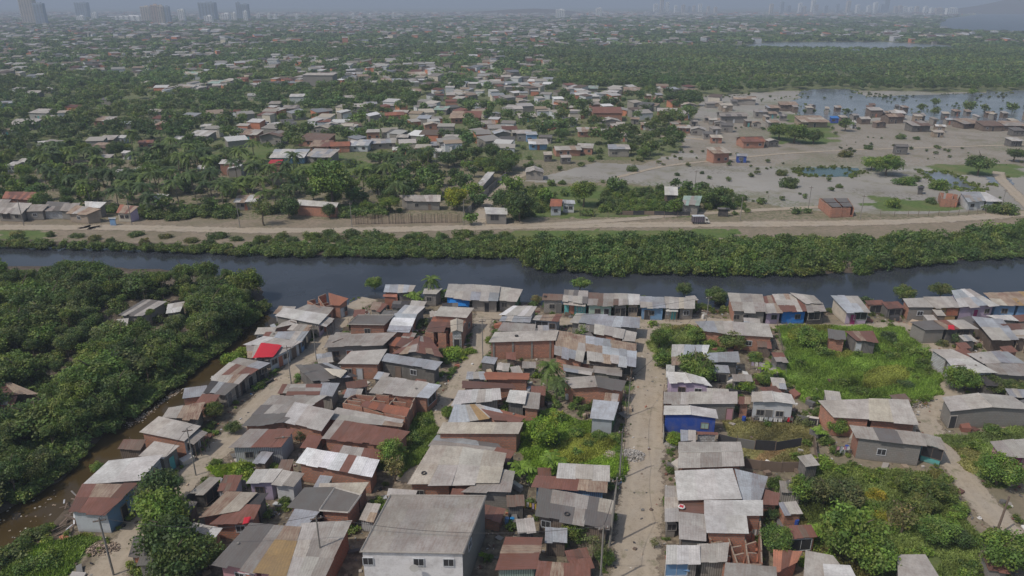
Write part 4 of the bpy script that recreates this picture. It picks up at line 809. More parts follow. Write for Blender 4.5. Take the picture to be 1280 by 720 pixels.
def blob(seed, n, leaf, flat=.7):
    """coarse crown for far away: big leaf clumps on a lumpy dome"""
    r = np.random.default_rng(seed); D = r.normal(size=(n,3)); D[:,2] = np.abs(D[:,2])*1.1-.25; D /= np.linalg.norm(D, axis=1, keepdims=True)
    lump = 1+.28*np.sin(D[:,0]*4+seed)*np.cos(D[:,1]*5+seed*2); p = D*lump[:,None]*r.uniform(.7, 1, (n,1))*np.array([1,1,flat])
    Nn = D+r.normal(size=(n,3))*.35; Nn /= np.linalg.norm(Nn, axis=1, keepdims=True)
    tone = 1+.3*np.sin(D[:,0]*6+D[:,2]*5+seed*3); c = GREENS[r.integers(0, 6, n)]*tone[:,None]*r.uniform(.75,1.25,(n,1))
    V = rot_quads(p, Nn, leaf*r.uniform(.7,1.3,n), r); return V, np.arange(len(V)).reshape(-1,4), c
def frond_set(seed, n, length, droop, leaflets, lw, up=.5, color=(.10,.15,.05)):
    r = np.random.default_rng(seed); V, Cc = [], []
    for i in range(n):
        a = 6.2832*i/n+r.uniform(-.25,.25); e = up+r.uniform(-.45,.5); L = length*r.uniform(.8,1.1); d = np.array([math.cos(a), math.sin(a), 0]); s = np.array([-d[1], d[0], 0]); k = r.uniform(.7,1.25)
        pts = []
        for j in range(leaflets+1):
            t = j/leaflets; pts.append(d*L*t*math.cos(e*(1-t*.4))+np.array([0,0,L*(math.sin(e)*t-droop*t*t)]))
        for j in range(leaflets):
            a0, a1 = pts[j], pts[j+1]; t = (j+.5)/leaflets; w = lw*math.sin(math.pi*min(1,t*.85+.15))**.7
            for sg in (-1, 1):
                tip = (a0+a1)/2+s*sg*w+d*w*.35+np.array([0,0,-w*.45]); tip2 = tip+(a1-a0)*.55
                V += [a0, a1, tip2, tip]; Cc.append(np.array(color)*k*r.uniform(.75,1.25))
    V = np.array(V); return V, np.arange(len(V)).reshape(-1,4), np.array(Cc)
def vmesh(name, t, mat='leaf'): return np_mesh(name, t[0], t[1], t[2], mat=MAT[mat])
BROAD = [vmesh('crown', crown(s, 64, 74, .050, cr=(.15,.38), spread=.8)) for s in range(5)]
SPREAD = [vmesh('crown', crown(20+s, 46, 70, .056, flat=.42, cr=(.16,.34), dome=.12)) for s in range(3)]
MANG = [vmesh('crown', crown(40+s, 80, 62, .046, flat=.62, cr=(.12,.32), spread=.86, dome=.3)) for s in range(5)]
MIDC = [vmesh('crown', crown(60+s, 20, 26, .12, flat=.7, cr=(.3,.48))) for s in range(4)]
SHRUB = [vmesh('shrub', crown(80+s, 42, 52, .066, flat=.6, cr=(.16,.42), dome=.05, top=.3, spread=.84)) for s in range(5)]
WISPY = [vmesh('crown', crown(90+s, 34, 22, .055, flat=.8, cr=(.2,.36))) for s in range(2)]
PALM = [vmesh('crown', frond_set(s, 24, 1.0, .75, 8, .15)) for s in range(3)]
PALM += [vmesh('crown', (np.concatenate([frond_set(9,15,1.0,.7,7,.17)[0], frond_set(10,10,.9,1.1,6,.15,up=-.1)[0]]), np.arange(len(frond_set(9,15,1.0,.7,7,.17)[0])+len(frond_set(10,10,.9,1.1,6,.15,up=-.1)[0])).reshape(-1,4), np.concatenate([frond_set(9,15,1.0,.7,7,.17)[2], frond_set(10,10,.9,1.1,6,.15,up=-.1)[2]])))]
BANANA = [vmesh('crown', frond_set(30+s, 9, 1.0, .55, 4, .3, up=.9, color=(.14,.22,.05))) for s in range(2)]
def trunk_mesh(seed, limbs=4, lean=.06):
    r = random.Random(seed); m = MB(); bk = (.16,.125,.09,0); p = Vector((0,0,-.05)); pts = [p]
    for i in range(4): p = p+Vector((r.uniform(-lean,lean), r.uniform(-lean,lean), .26)); pts.append(p)
    for i in range(4): m.tube(pts[i], pts[i+1], .07-.012*i, .07-.012*(i+1), 7, bk)
    for k in range(limbs):
        q = pts[2+(k % 3)]; a = 6.28*k/limbs+r.uniform(-.4,.4); e = q+Vector((math.cos(a)*.28, math.sin(a)*.28, r.uniform(.2,.36))); e2 = e+Vector((math.cos(a+.3)*.22, math.sin(a+.3)*.22, r.uniform(.05,.22)))
        m.tube(q, e, .032, .022, 5, bk); m.tube(e, e2, .022, .008, 5, bk)
    return m.mesh('trunk', MAT['bark'])
TRUNK = [trunk_mesh(s) for s in range(4)]
def palm_trunk(seed):
    r = random.Random(seed); m = MB(); p = Vector((0,0,-.05)); lx, ly = r.uniform(-.12,.12), r.uniform(-.12,.12)
    for i in range(6):
        q = Vector((lx*((i+1)/6)**2, ly*((i+1)/6)**2, (i+1)/6)); m.tube(p, q, .03-.002*i, .028-.002*i, 7, (.2,.17,.13,0)); p = q
    return m.mesh('trunk', MAT['bark']), (lx, ly)
PTRUNK = [palm_trunk(s) for s in range(3)]
N_TREE = 0; TREE_SPOTS = []
rt = random.Random(77)
def put(kind, x, y, R, H_, tint=(1,1,1), label=None, group=None, rz=None, z=0.0):
    """one plant: kind, ground point, crown radius, total height"""
    global N_TREE
    rz = rt.uniform(0, 6.28) if rz is None else rz; b = rt.uniform(.85, 1.15); col = (tint[0]*b, tint[1]*b, tint[2]*b, 1); TREE_SPOTS.append((x, y, R))
    if kind in ('shrub','hedge'):
        o = link('shrub', rt.choice(SHRUB)); o.location = (x, y, z); o.rotation_euler = (0,0,rz); o.scale = (R*rt.uniform(1,1.35), R*rt.uniform(.85,1.15), H_/1.05); o.color = col
        return tag(o, label, 'shrub', group)
    if kind in ('palm','banana'):
        root = empty('coconut_palm' if kind == 'palm' else 'banana_plant', (x,y,z), rz); tag(root, label, 'palm' if kind == 'palm' else 'banana plant', group)
        tm, (lx, ly) = rt.choice(PTRUNK); t = link('trunk', tm, root); th = H_*.8 if kind == 'palm' else H_*.45; w = max(th*.8, 3); t.scale = (w, w, th)
        c = link('crown', rt.choice(PALM if kind == 'palm' else BANANA), root); c.location = (lx*w, ly*w, th*.99); c.scale = (R,R,R*(1 if kind == 'palm' else 1.2)); c.color = col
        return root
    pool = {'broad':BROAD,'spread':SPREAD,'mangrove':MANG,'mid':MIDC,'wispy':WISPY,'bushy':MANG}[kind]
    root = empty('mangrove_tree' if kind == 'mangrove' else 'tree', (x,y,z), rz); tag(root, label, 'mangrove' if kind == 'mangrove' else 'tree', group)
    t = link('trunk', rt.choice(TRUNK), root); t.scale = (max(R,1)*.95, max(R,1)*.95, H_*.72)
    c = link('crown', rt.choice(pool), root); vz = R*rt.uniform(.85, 1.1); vz = min(vz, H_*.6); c.location = (0,0,H_-vz*.82); c.scale = (R*rt.uniform(.9,1.1), R*rt.uniform(.9,1.1), vz); c.color = col
    return root
def T(tile, X, Y, r, kind, label, tint=(1,1,1), group=None, hk=None):
    """crown centre and crown radius as seen in a photo tile"""
    ax, ay = px(tile, X, Y); s = TILE[tile][2]; t = CAM_H/(SP+(ay-360)/F_PX*CP); m = t/F_PX; R = r/s*m
    hgt = hk or {'broad':1.75,'spread':1.5,'mangrove':1.5,'wispy':1.8,'mid':1.7,'bushy':1.35,'shrub':1.0,'hedge':1.0,'palm':2.4,'banana':1.8}[kind]; H_ = max(R*hgt, 1.0)
    if kind == 'palm': H_ = max(H_, 5)
    zc = {'shrub':H_*.5,'hedge':H_*.5,'palm':H_*.8,'banana':H_*.55}.get(kind, H_-R*.75); p = P(ax, ay, max(zc, .2))
    return put(kind, p.x, p.y, R, H_, tint, label, group)
G1, G2, G3, GD, GG = (1.45,1.5,1.0), (1.15,1.2,.9), (1,1,1), (.75,.8,.9), (1.3,1.05,1.3)
YEL = (2.6,1.7,.7); DRY = (1.9,1.25,1.6); LIME = (1.75,1.75,.8)
for a in [
 ('A1',1215,80,62,'bushy','round bright green tree on the canal shore by the lane clearing',G1),('A1',1250,600,45,'shrub','small bush between the pale brick house and the dark tarpaulin shack',G2),('A1',270,570,80,'shrub','yellow green leafy shrub on the creek edge beside the red tarpaulin',LIME),('A1',345,520,50,'shrub','smaller creeper patch right of the creek edge shrub',LIME),
 ('A1',795,410,40,'shrub','dark narrow bush at the street end of the torn roofed shack',GD),('A2',520,50,75,'palm','palm standing at the canal between pale sheds',G1),('A2',420,150,70,'banana','banana clump right of the round canal shore tree',G2),('A2',590,130,55,'banana','banana clump against the block house by the canal',G2),
 ('A2',340,160,45,'shrub','low bush in front of the pale waterside sheds',G1),('A2',470,330,45,'shrub','dark weedy bush beside the brick rooms',GD),('A2',680,535,72,'shrub','lime green bush at the lower corner of the brick rooms',LIME),('A2',785,520,40,'shrub','small yellowish bush beside the lane under the brick rooms',LIME),('A2',915,450,38,'shrub','thin creeper at the corner of the pilastered brick house',LIME),
 ('A2',160,625,50,'shrub','bush in front of the pale brick house and blue metal roof',G2),('A3',235,620,100,'palm','drooping palm below the pilastered brick house',G2,None,1.9),('A3',150,670,50,'shrub','yellowish weeds at the foot of the drooping palm',LIME),('A3',455,85,75,'spread','flat crowned tree leaning over the canal behind the turquoise row',G2),
 ('A3',160,175,40,'shrub','dry shrub between the canal rows',DRY),('A3',470,400,65,'wispy','thin leafed tree growing through the cream sheeted house',(1.3,1.3,1.2)),('A3',1150,120,62,'bushy','left one of the pair of round trees on the canal edge',G3),('A4',290,165,80,'bushy','right one of the pair of round trees on the canal edge',G3),
 ('A4',130,235,60,'bushy','small tree before the end house of the canal row',G2),('A4',25,510,10,'shrub','tiny tuft by the hut with shiny sheets',G2),('A3',985,440,75,'broad','upper tree of the green pair lining the main street top',G2),('A3',1000,570,70,'broad','lower tree of the green pair lining the main street top',G1),
 ('A4',165,420,62,'broad','small green tree left of the brick corner house',G1),('A4',250,465,50,'shrub','bush in front of the bluish half of the corner house',G1),('A4',400,470,95,'bushy','olive bush in front of the brick corner house',(1.3,1.15,1.1)),('A4',160,625,140,'spread','feathery flat crowned tree over the pinkish hut',(1.35,1.3,.9)),
 ('A4',640,640,85,'banana','banana clump in the yard below the corner house',LIME),('A4',560,560,55,'shrub','bush between the corner house and the yard',G2),('A4',910,440,100,'bushy','tall leafy clump at the upper corner of the grass field',G1),('A4',990,520,70,'shrub','bush at the foot of the tall leafy clump',G2),
 ('A5',210,200,70,'shrub','dark canal bush behind the stand-alone pale house',GD),('A5',480,150,80,'bushy','wide bush on the canal edge above the road bend',(1.1,1,.9)),('A5',730,125,70,'bushy','bush with reddish side on the canal beside the highest roof',(1.1,.95,1)),('A5',380,425,60,'shrub','dark bush cluster at the top of the grass field',GD),
 ('A5',450,500,60,'shrub','tall grassy bush in the middle of the field',G1),('A5',590,540,75,'shrub','broad bush at the right end of the field',G1),('A5',410,560,55,'shrub','lower bush in the middle of the field',G2),('A5',610,605,60,'shrub','dark topped bush at the lower right of the field',G2),('A5',850,700,100,'broad','bright tree in front of the long white walled shed',G1),
 ('A5',1050,700,80,'bushy','greyish bush right of the long white walled shed',(1.1,1,1.1)),('A5',1200,710,80,'bushy','olive bush line touching the photo edge above the block gable house',(1.2,1,1)),('A5',830,450,55,'wispy','spindly tree beside the red canopied house',GD),('A5',740,470,40,'shrub','grey green weeds on the paved yard',GG),
 ('B1',355,255,68,'broad','round olive tree behind the sagging creekside roof',(1.25,1.15,.9)),('B1',490,375,62,'bushy','bush at the street corner of the large gabled house',G3),('B1',935,430,50,'wispy','small tree in the brick yard of the rust roofed house',GD),('B1',1030,480,35,'shrub','yellow flowering bush in the brick yard',YEL),
 ('B1',370,600,40,'shrub','low bush on the left street beside the lime hedge',G2),('B1',530,655,85,'hedge','lime green hedge below the rust roofed whitewashed house',LIME),('B1',590,690,60,'hedge','right lobe of the lime green hedge',LIME),('B1',420,645,45,'hedge','left lobe of the lime green hedge',LIME),('B1',50,705,75,'shrub','bush at the street corner beside the white creek roofs',G2),
 ('B0',900,530,42,'shrub','small shrub on the creek shore above the white roof',G1),('B0',650,625,48,'shrub','bright shrub between creek and the largest white roof',G1),('B2',850,265,52,'broad','small tree standing in the lane beside the whitish crooked roof',G1),('B2',690,330,55,'shrub','strip of weeds along the lane below the pale blue roof',G2),('B2',640,430,60,'shrub','weedy bush along the lane beside the widest rust roof',G2),
 ('B2',490,540,110,'broad','leafy green tree between the shining white roof and the lane',G1),('B2',500,640,95,'wispy','grey brown thorn bush below the leafy green tree',DRY),('B3',430,390,110,'broad','round bright green tree in the middle yard',LIME),('B3',370,430,60,'shrub','left skirt of the round bright green tree',LIME),
 ('B3',480,455,75,'bushy','lower dark side tree of the middle yard',G2),('B3',640,400,50,'shrub','bush in the middle of the green yard',G1),('B3',790,415,50,'shrub','bush row middle below the steel blue shed',G1),('B3',900,430,42,'shrub','bush row end next to the main street',G1),('B3',720,470,40,'shrub','small bush on the lawn of the green yard',G2),
 ('B3',650,185,45,'bushy','little tree against the long brick wall by the main street',G2),('B3',465,170,50,'shrub','grassy bush below the drooping palm',(1.4,1.3,1)),('B3',510,60,80,'palm','second palm behind the bent grey gable roof',G3,None,1.8),('B3',470,600,120,'banana','large banana clump with arching leaves in the middle block',G1),('B3',290,640,110,'banana','left banana clump beside the clay grey gable',G1),('B3',370,690,60,'banana','low banana leaves over the rusty cream roof',G1),
 ('B4',230,445,62,'broad','small round tree before the deep blue house',LIME),('B4',700,95,75,'bushy','bright tree behind the raised white boarded house',LIME),('B4',400,20,100,'broad','green tree behind the pink lilac house',G1),('B4',620,100,45,'shrub','bush left of the bright tree by the lilac house',G2),('B4',830,40,60,'broad','leafy tree beside the grass field fence',G1),
 ('B4',1080,310,60,'shrub','grey green bush at the corner of the raised white house',GG),('B4',1180,380,60,'banana','pale banana tuft left of the long pale roof',G1),('B4',1220,600,75,'shrub','bright creeper heap on the dark fence corner',LIME),('B4',1130,620,60,'shrub','creeper at the lower dark fence',G1),('B4',1240,450,55,'shrub','bush at the fence below the banana tuft',G2),
 ('B5',45,355,75,'broad','bright little tree between the two brick houses on the right',G1),('B5',30,520,50,'shrub','bush among barrels beside the flat dark roof',G2),('B5',180,125,50,'shrub','dark bush above the long pale roof',G2),('B5',500,80,50,'shrub','dark hollowed bush in the lower field',GD),('B5',910,60,80,'broad','bright tree above the block gable house',G1),
 ('B5',1080,90,90,'bushy','dull bush above the block gable house',(1.1,1,1)),('B5',1220,110,80,'bushy','dull bush right above the block gable house',(1.1,.95,1)),('B5',1130,650,120,'broad','bright broad tree at the roadside below the pink house',G1),('B5',1070,610,60,'shrub','creeper beside the roadside broad tree',G1),('B5',1100,385,60,'shrub','shrub on the grass slope right of the path',G2),
 ('C0',1050,150,165,'broad','tall dark tree crown rising over the left street',GD,None,1.9),('C0',1075,310,195,'broad','lighter middle crown of the trees over the left street',G1,None,1.7),('C0',1120,480,200,'broad','lower crown of the trees over the left street',GD,None,1.6),('C1',120,610,190,'broad','large tree at the bottom beside the dark ribbed roof',G3,None,1.6),('C1',290,570,130,'broad','tree spilling over the dark ribbed roof edge',G3),
 ('C1',20,440,120,'broad','dark shrub tree filling the corner yard bottom left',GD),('C0',230,430,75,'shrub','pale weeds on the creek shore at the bottom left',(1.3,1.2,1.2)),('C0',60,560,110,'shrub','weed heap in the bottom left corner',(1.2,1.1,1.1)),('C0',320,600,90,'shrub','green weeds by the foot of the white fronted house',G1),('C0',170,650,90,'shrub','dark weeds at the bottom left shore',G2),
 ('C1',850,150,40,'shrub','creeper climbing the lilac walled hut',G1),('C1',830,215,45,'shrub','weeds behind the lilac walled hut',G2),('C2',390,230,55,'shrub','weeds in the gap left of the two storey house',G1),('C2',1160,340,45,'shrub','weeds with red flowers right of the two storey house',(1.9,1.2,1)),('C2',1080,590,35,'banana','small banana plant in the shade of the two storey house',LIME),
 ('C3',620,420,110,'bushy','light feathery bush below the large dark grey roof',(1.5,1.45,1)),('C3',760,520,110,'wispy','grey twiggy tree by the main street at the bottom',GG),('C3',830,600,75,'bushy','dark green bush by the main street at the bottom',G2),('C3',540,480,60,'shrub','pale weeds beside the rust streaked roof',LIME),('C3',930,60,40,'shrub','small weeds at the foot of the leaning pole',G2),
 ('C4',100,500,45,'wispy','spindly roadside sapling near the bottom of the main street',GG),('C4',280,680,50,'shrub','weeds before the bright white sheeted shed',G2),('C4',1080,130,110,'broad','bright shrub tree behind the rusted shed roof',G1),('C4',900,90,60,'shrub','creeper covering the end of the blue metal roof',G2),('C4',920,480,110,'broad','deep green tree right of the open brick rooms',G2),('C4',880,300,70,'bushy','dark narrow tree right of the white L shaped roof',GD),
 ('C4',1230,160,110,'broad','grey green tree among the bottom shrubs',GG),('C4',1180,400,85,'banana','fan shaped palm bush above the pink terrace',G1),('C4',1260,440,80,'broad','yellow green bush right of the fan shaped palm bush',G1),('C4',1100,620,45,'shrub','creeper on the wall of the pink terrace',LIME),('C5',100,170,120,'broad','grey green round tree above the biggest bush',GG),
 ('C5',130,420,200,'broad','biggest dark green tree at the bottom right',G1,None,1.3),('C5',280,580,160,'broad','lower right lobe tree beside the biggest dark green tree',G1,None,1.3),('C5',560,130,130,'bushy','olive scrub left part above the dirt path',(1.2,1.1,.9)),('C5',730,160,120,'bushy','olive scrub right part above the dirt path',(1.2,1.1,.9)),('C5',860,260,65,'shrub','green bush on the edge of the dirt path',G1),
 ('C5',480,330,120,'wispy','dry grey scrub in the middle of the bottom right thicket',DRY),('C5',700,430,130,'bushy','green middle tree of the bottom right thicket',G2),('C5',850,470,95,'bushy','dark rounded bush at the path side of the thicket',GD),('C5',600,250,100,'bushy','thin olive scrub above the dry grey one',(1.3,1.1,1)),
 ('C5',1120,560,160,'broad','bright leafy tree at the bottom right corner pole',G1,None,1.2),('C5',1240,560,140,'broad','bright leafy tree touching the bottom right edge',G1,None,1.2),('C5',1100,20,90,'broad','low bright tree above the pink roadside yard',G1),('C5',950,680,80,'shrub','green weeds below the bright corner tree',G2),('C5',300,170,60,'shrub','yellowish reed clump in the grass',YEL),('C5',330,310,50,'shrub','small yellow flowering weed clump',YEL)]:
    hk = a[7] if len(a) > 7 else None; T(a[0], a[1], a[2], a[3], a[4], a[5], a[6] if len(a) > 6 else (1,1,1), None, hk)
# named trees across the canal
for a in [('D1',1000,185,62,'broad','yellow green tree glowing behind the bamboo fence',(2.3,1.75,.6)),('D1',370,110,120,'broad','wide dark green tree above the brick house with green plinth',G2),('D1',160,230,60,'broad','dark round tree beside the brick house with green plinth',GD),('D1',365,250,40,'broad','small dark tree at the end of the brick house with green plinth',GD),
 ('D1',30,250,70,'wispy','pale scrubby tree left of the brick house with green plinth',(1.4,1.2,1.3)),('D1',1075,290,36,'mid','sapling by the kiosk on the dirt road',G1),('D2',360,160,70,'broad','tall olive tree beside the pale blue roadside house',(1.5,1.4,.9)),('D2',505,118,42,'mid','dark round tree on the flats behind the gardens',G3),('D2',250,110,20,'shrub','lone sapling on the edge of the flats',G3),
 ('D2',810,230,45,'mid','bright bush in front of the stilt hut',G1),('D2',880,130,36,'mid','round tree between the stilt hut and the flats',G3),('D2',820,115,30,'mid','small dark tree behind the stilt hut',GD),('D2',1020,190,75,'bushy','spreading tree right of the grey green shelter',G3),('D2',950,150,50,'mid','tree behind the grey green shelter',G3),('D2',600,40,30,'shrub','lone bush on the wide grey flat',G3),('D2',825,70,16,'shrub','small lone bush in the middle of the wide grey flat',GD),('D2',950,62,14,'shrub','tiny bush at the red scar on the flat',GD),
 ('D2',40,220,80,'broad','dark tree cluster left of the pale blue roadside house',G3),('D2',160,180,50,'mid','bush behind the pale blue roadside house',G1),('D3',110,110,50,'shrub','bush in the strip dividing the flats',G3),('D3',70,60,30,'shrub','upper bush in the strip dividing the flats',(1.2,1,1)),('D3',355,128,20,'shrub','lone small bush below the teal pond',G3),('D3',600,30,75,'bushy','bright trees above the wide flat',G1),('D3',520,20,50,'bushy','left lobe tree above the teal pond end',G1),('D3',690,100,45,'shrub','round bush below the bright trees of the flats',G2),('D3',740,90,30,'shrub','grey bush beside the water channel',G3),
 ('D3',860,120,50,'shrub','low green bush along the water channel',G1),('D3',630,212,45,'shrub','green bush on the grassy spit',G1),('D3',820,200,30,'shrub','bush touching the unroofed brick rooms',G3),('D3',1180,235,60,'shrub','bushes right of the big house on the flats',(1.2,1.1,1)),('D3',1060,20,70,'spread','umbrella shaped tree on the far flat',G3),('E3',1240,370,50,'spread','umbrella shaped tree at the edge of the far flat',G3),
 ('E3',140,270,70,'bushy','dark green thicket tree on the flats',G2),('E3',60,260,60,'bushy','left tree of the dark thicket on the flats',G2),('E3',230,285,50,'bushy','right tree of the dark thicket on the flats',G3),('E3',390,220,36,'mid','round tree beside the blue tarp hut',G3),('E3',665,280,26,'shrub','lone bush below the shacks on the flats',G3),('E3',745,288,18,'shrub','smaller lone bush below the shacks on the flats',G3),('E3',385,365,34,'shrub','dry bush on the red mound',(1.3,1,1)),('E3',505,335,22,'shrub','dull bush on the middle flat',G3),
 ('E3',1010,130,32,'mid','round mangrove standing in the lagoon',(1.3,1.15,.9)),('E3',835,110,24,'mid','small mangrove in the lagoon',(1.3,1.15,.9)),('E3',835,155,22,'mid','mangrove near the lagoon shore',(1.3,1.15,.9)),('E3',1225,135,26,'mid','mangrove at the lagoon right side',(1.3,1.15,.9)),('E3',1085,138,22,'mid','low mangrove beside the round lagoon one',(1.3,1.15,.9)),('E3',770,135,22,'mid','mangrove in the lagoon by the shacks',(1.2,1.1,.9)),('E3',1025,60,22,'mid','mangrove at the far lagoon edge',LIME),
 ('E3',1240,140,14,'mid','tiny mangrove at the lagoon right side',G3),('E3',185,155,12,'mid','tiny mangrove left in the lagoon',G3),('E3',232,155,12,'mid','tiny mangrove left in the lagoon, second of the pair',G3),('E3',395,152,14,'mid','tiny mangrove standing alone in the left lagoon',G3)]:
    T(*a[:5], a[5], a[6] if len(a) > 6 else (1,1,1))
# ------------------------------------------------------------------ scattered individuals inside traced regions
def in_house(x, y, m=.4):
    for hx, hy, q in HOUSE_SPOTS:
        if (x-hx)**2+(y-hy)**2 < 400:
            if inpoly(np.array([x]), np.array([y]), [(hx+(a-hx)*(1+m/5), hy+(b-hy)*(1+m/5)) for a, b in q])[0]: return True
    return False
def scatter(poly, spacing, n_try, clear=None):
    r = rt; W = [P(x, y) for x, y in poly]; x0, x1 = min(w.x for w in W), max(w.x for w in W); y0, y1 = min(w.y for w in W), max(w.y for w in W); out = []
    Wp = [(w.x, w.y) for w in W]
    for _ in range(n_try):
        x, y = r.uniform(x0, x1), r.uniform(y0, y1)
        if not inpoly(np.array([x]), np.array([y]), Wp)[0]: continue
        s = spacing*r.uniform(.8, 1.25)
        if all((x-a)**2+(y-b)**2 > s*s for a, b in out) and not in_house(x, y, clear if clear is not None else .4): out.append((x, y))
    return out
SEEN = dict(mangrove=0, tree=0, shrub=0)
MZONE = [(-60,350),(60,354),(180,355),(250,358),(308,368),(320,382),(303,402),(270,430),(241,453),(212,476),(177,501),(147,523),(113,549),(87,575),(57,599),(20,621),(-30,645),(-90,670),(-160,640),(-130,500)]
gaps = [[(128,385),(165,378),(235,372),(238,412),(185,430),(128,432)], [(32,462),(110,455),(108,492),(35,500)], [(-20,495),(62,498),(62,545),(-20,560)], [(60,420),(95,425),(90,445),(60,445)], [(150,348),(215,345),(215,358),(150,362)]]
for x, y in scatter(MZONE, 3.4, 9000):
    X, Y = (float(v) for v in proj(x, y)); edge = any(inpoly(np.array([X]), np.array([Y]), g)[0] for g in gaps)
    R = rt.choice([1.5,2.0,2.4,2.8,3.3,3.9,5.0])*rt.uniform(.9,1.1)
    if edge and rt.random() < .6: continue
    if edge: R = rt.uniform(.8, 1.4)
    tint = rt.choice([(.95,.98,1.0),(1.1,1.08,1),(.85,.9,.95),(1.35,1.25,.95),(1.2,1.08,1.25),(1.05,1.1,.9)])
    o = put('mangrove' if rt.random() < .8 else 'broad', x, y, R, R*.5+rt.uniform(2.2, 5.2), tint, None, 'mangroves across the creek'); o.name = 'mangrove_tree'; o['category'] = 'mangrove'
    tone = 'greyish' if tint[2] > 1.1 else 'olive green' if tint[0] > 1.1 else 'dark green' if tint[0] < .85 else 'mid green'
    size = 'small' if R < 1.9 else 'large' if R > 3 else 'medium'
    where = 'along the canal' if Y < 352 else 'around the shed' if Y < 400 else 'mid grove' if Y < 470 else 'below the rusty roofs' if Y < 560 else 'toward the bottom'
    col = 'at the left edge' if X < 50 else 'left of the shed' if X < 130 else 'under the shed' if X < 210 else 'creek side'
    PENDING.append((o, '%s %s mangrove %s, %s' % (size, tone, where, col), X))
Wp = [(w.x, w.y) for w in (P(a, b) for a, b in MZONE)]; ux = rng.uniform(-110, -20, 5200); uy = rng.uniform(60, 190, 5200); uX, uY = proj(ux, uy); um = inpoly(ux, uy, Wp) & ~(np.any([inpoly(uX, uY, g) for g in gaps], axis=0) & (rng.random(5200) < .8)); UNDER = np.stack([ux[um], uy[um]], 1)
# bushes on the canal banks
def bank(poly, sp, n, Rr, Hh, tints, grp, word, cat='shrub'):
    for x, y in scatter(poly, sp, n, 1):
        X, Y = (float(v) for v in proj(x, y)); R = rt.uniform(*Rr); tint = rt.choice(tints)
        o = put('shrub', x, y, R, rt.uniform(*Hh), tint, None, grp, z=-.25)
        tone = 'dry brownish' if tint[0] > 1.4 and tint[1] < 1.4 else 'bright green' if tint[0] > 1.05 else 'dark green' if tint[0] < .95 else 'green'
        size = 'low' if R < (Rr[0]*.6+Rr[1]*.4) else 'big'
        PENDING.append((o, '%s %s %s, %s' % (size, tone, word, colname(X)), X))
bank([(655,304),(900,306),(1050,310),(1180,302),(1290,285),(1290,304),(1180,327),(1090,339),(900,341),(760,339),(660,335),(654,316)], 4.3, 3500, (2.4,3.9), (3.0,5.2), [(.95,1.05,.9),(.85,.95,.9),(1.05,1.1,.85),(1.2,1.15,.95)], 'bushes on the far canal bank', 'bush on the far canal bank')
bank([(325,296),(640,294),(650,320),(480,320),(325,318)], 4.3, 2000, (1.7,2.8), (1.4,2.7), [(1,1,1),(.9,.95,.95),(1.15,1.1,.9)], 'bushes on the far canal bank', 'bush below the cane fence')
bank([(-40,292),(320,296),(320,318),(200,313),(-40,306)], 6, 700, (1.2,2.2), (1.0,2.2), [(1,1,1),(.9,.95,.95),(1.5,1.1,1.2)], 'bushes on the far canal bank', 'bush below the roadside row')
bank([(640,236),(690,240),(700,262),(640,275)], 3.4, 300, (1.5,2.6), (1.8,3), [(1,1,1),(1.3,1.2,.9)], 'garden bushes on the flats', 'garden bush left of the roadside house')
bank([(755,238),(860,240),(925,243),(930,262),(755,268)], 3.2, 500, (1.4,2.4), (1.6,3.2), [(1,1,1),(1.3,1.3,.9)], 'garden bushes on the flats', 'garden bush behind the post fence')
bank([(-10,400),(40,380),(40,430),(-10,450)], 30, 1, (1,2), (1,2), [(1,1,1)], 'x', 'x')
# weeds and bushes on the near canal edge and in yards
bank([(670,376),(690,374),(905,376),(905,384),(870,384),(690,382)], 6, 200, (.8,1.5), (.8,1.6), [(1.1,1.1,.9),(1,1,1)], 'bushes on the near canal edge', 'bush at the canal edge behind the turquoise row')
# ------------------------------------------------------------------ beyond the canal: nearest trees as individuals, the rest as one wood
def smooth_noise(x, y, s, seed):
    return (np.sin(x/s+seed)+np.sin(y/s*1.3+seed*2.1)+np.sin((x+y)/s*.7+seed*3.7)+np.sin((x-y*1.2)/s*1.9+seed))/4
def allowed(x, y):
    X, Y = proj(x, y); ok = np.ones(len(x), bool)
    for w in WATERS: ok &= ~inpoly(X, Y, w)
    return X, Y, ok
rf = np.random.default_rng(99)
def cloud(y0, y1, density, half=None):
    n = int((y1-y0)*1.0); out = []
    A = 0; ys = rf.uniform(0, 1, 400000)
    # uniform in area of the widening strip
    k = .86; tot = k*(y1**2-y0**2); m = int(tot*density); yy = np.sqrt(rf.uniform(0, 1, m)*(y1**2-y0**2)+y0**2); xx = rf.uniform(-1, 1, m)*(k*yy+25)
    return xx, yy
ROADX = [[(-900,275),(1400,268),(1400,292),(-900,296)], [(596,284),(604,258),(640,222),(672,208),(668,220),(642,238),(618,262),(612,284)]]
def spots_mask(x, y, R=5.0):
    ok = np.ones(len(x), bool)
    for hx, hy, q in HOUSE_SPOTS:
        if hy < 150: continue
        rad = max(math.hypot(a-hx, b-hy) for a, b in q)+.6; R = .03*hy
        ok &= (x-hx)**2+(y-hy)**2 > rad*rad
        # leave the view of the front wall and roof open
        ok &= ~((np.abs(x-hx*y/hy) < rad*.8) & (y < hy) & (y > hy-rad-R))
    return ok
CLEARS = [[(320,193),(420,190),(500,215),(420,222),(320,218)], [(265,182),(330,178),(335,192),(270,200)], [(0,266),(140,262),(180,284),(0,290)], [(320,272),(640,262),(640,290),(320,290)], [(1100,60),(1101,60),(1101,61)],
 [(640,178),(735,178),(760,200),(700,222),(640,222)]]
OCC = np.zeros((1500, 1400), bool)      # x -3000..3000, y 0..5600 in 4 m cells: ground kept open before far roofs
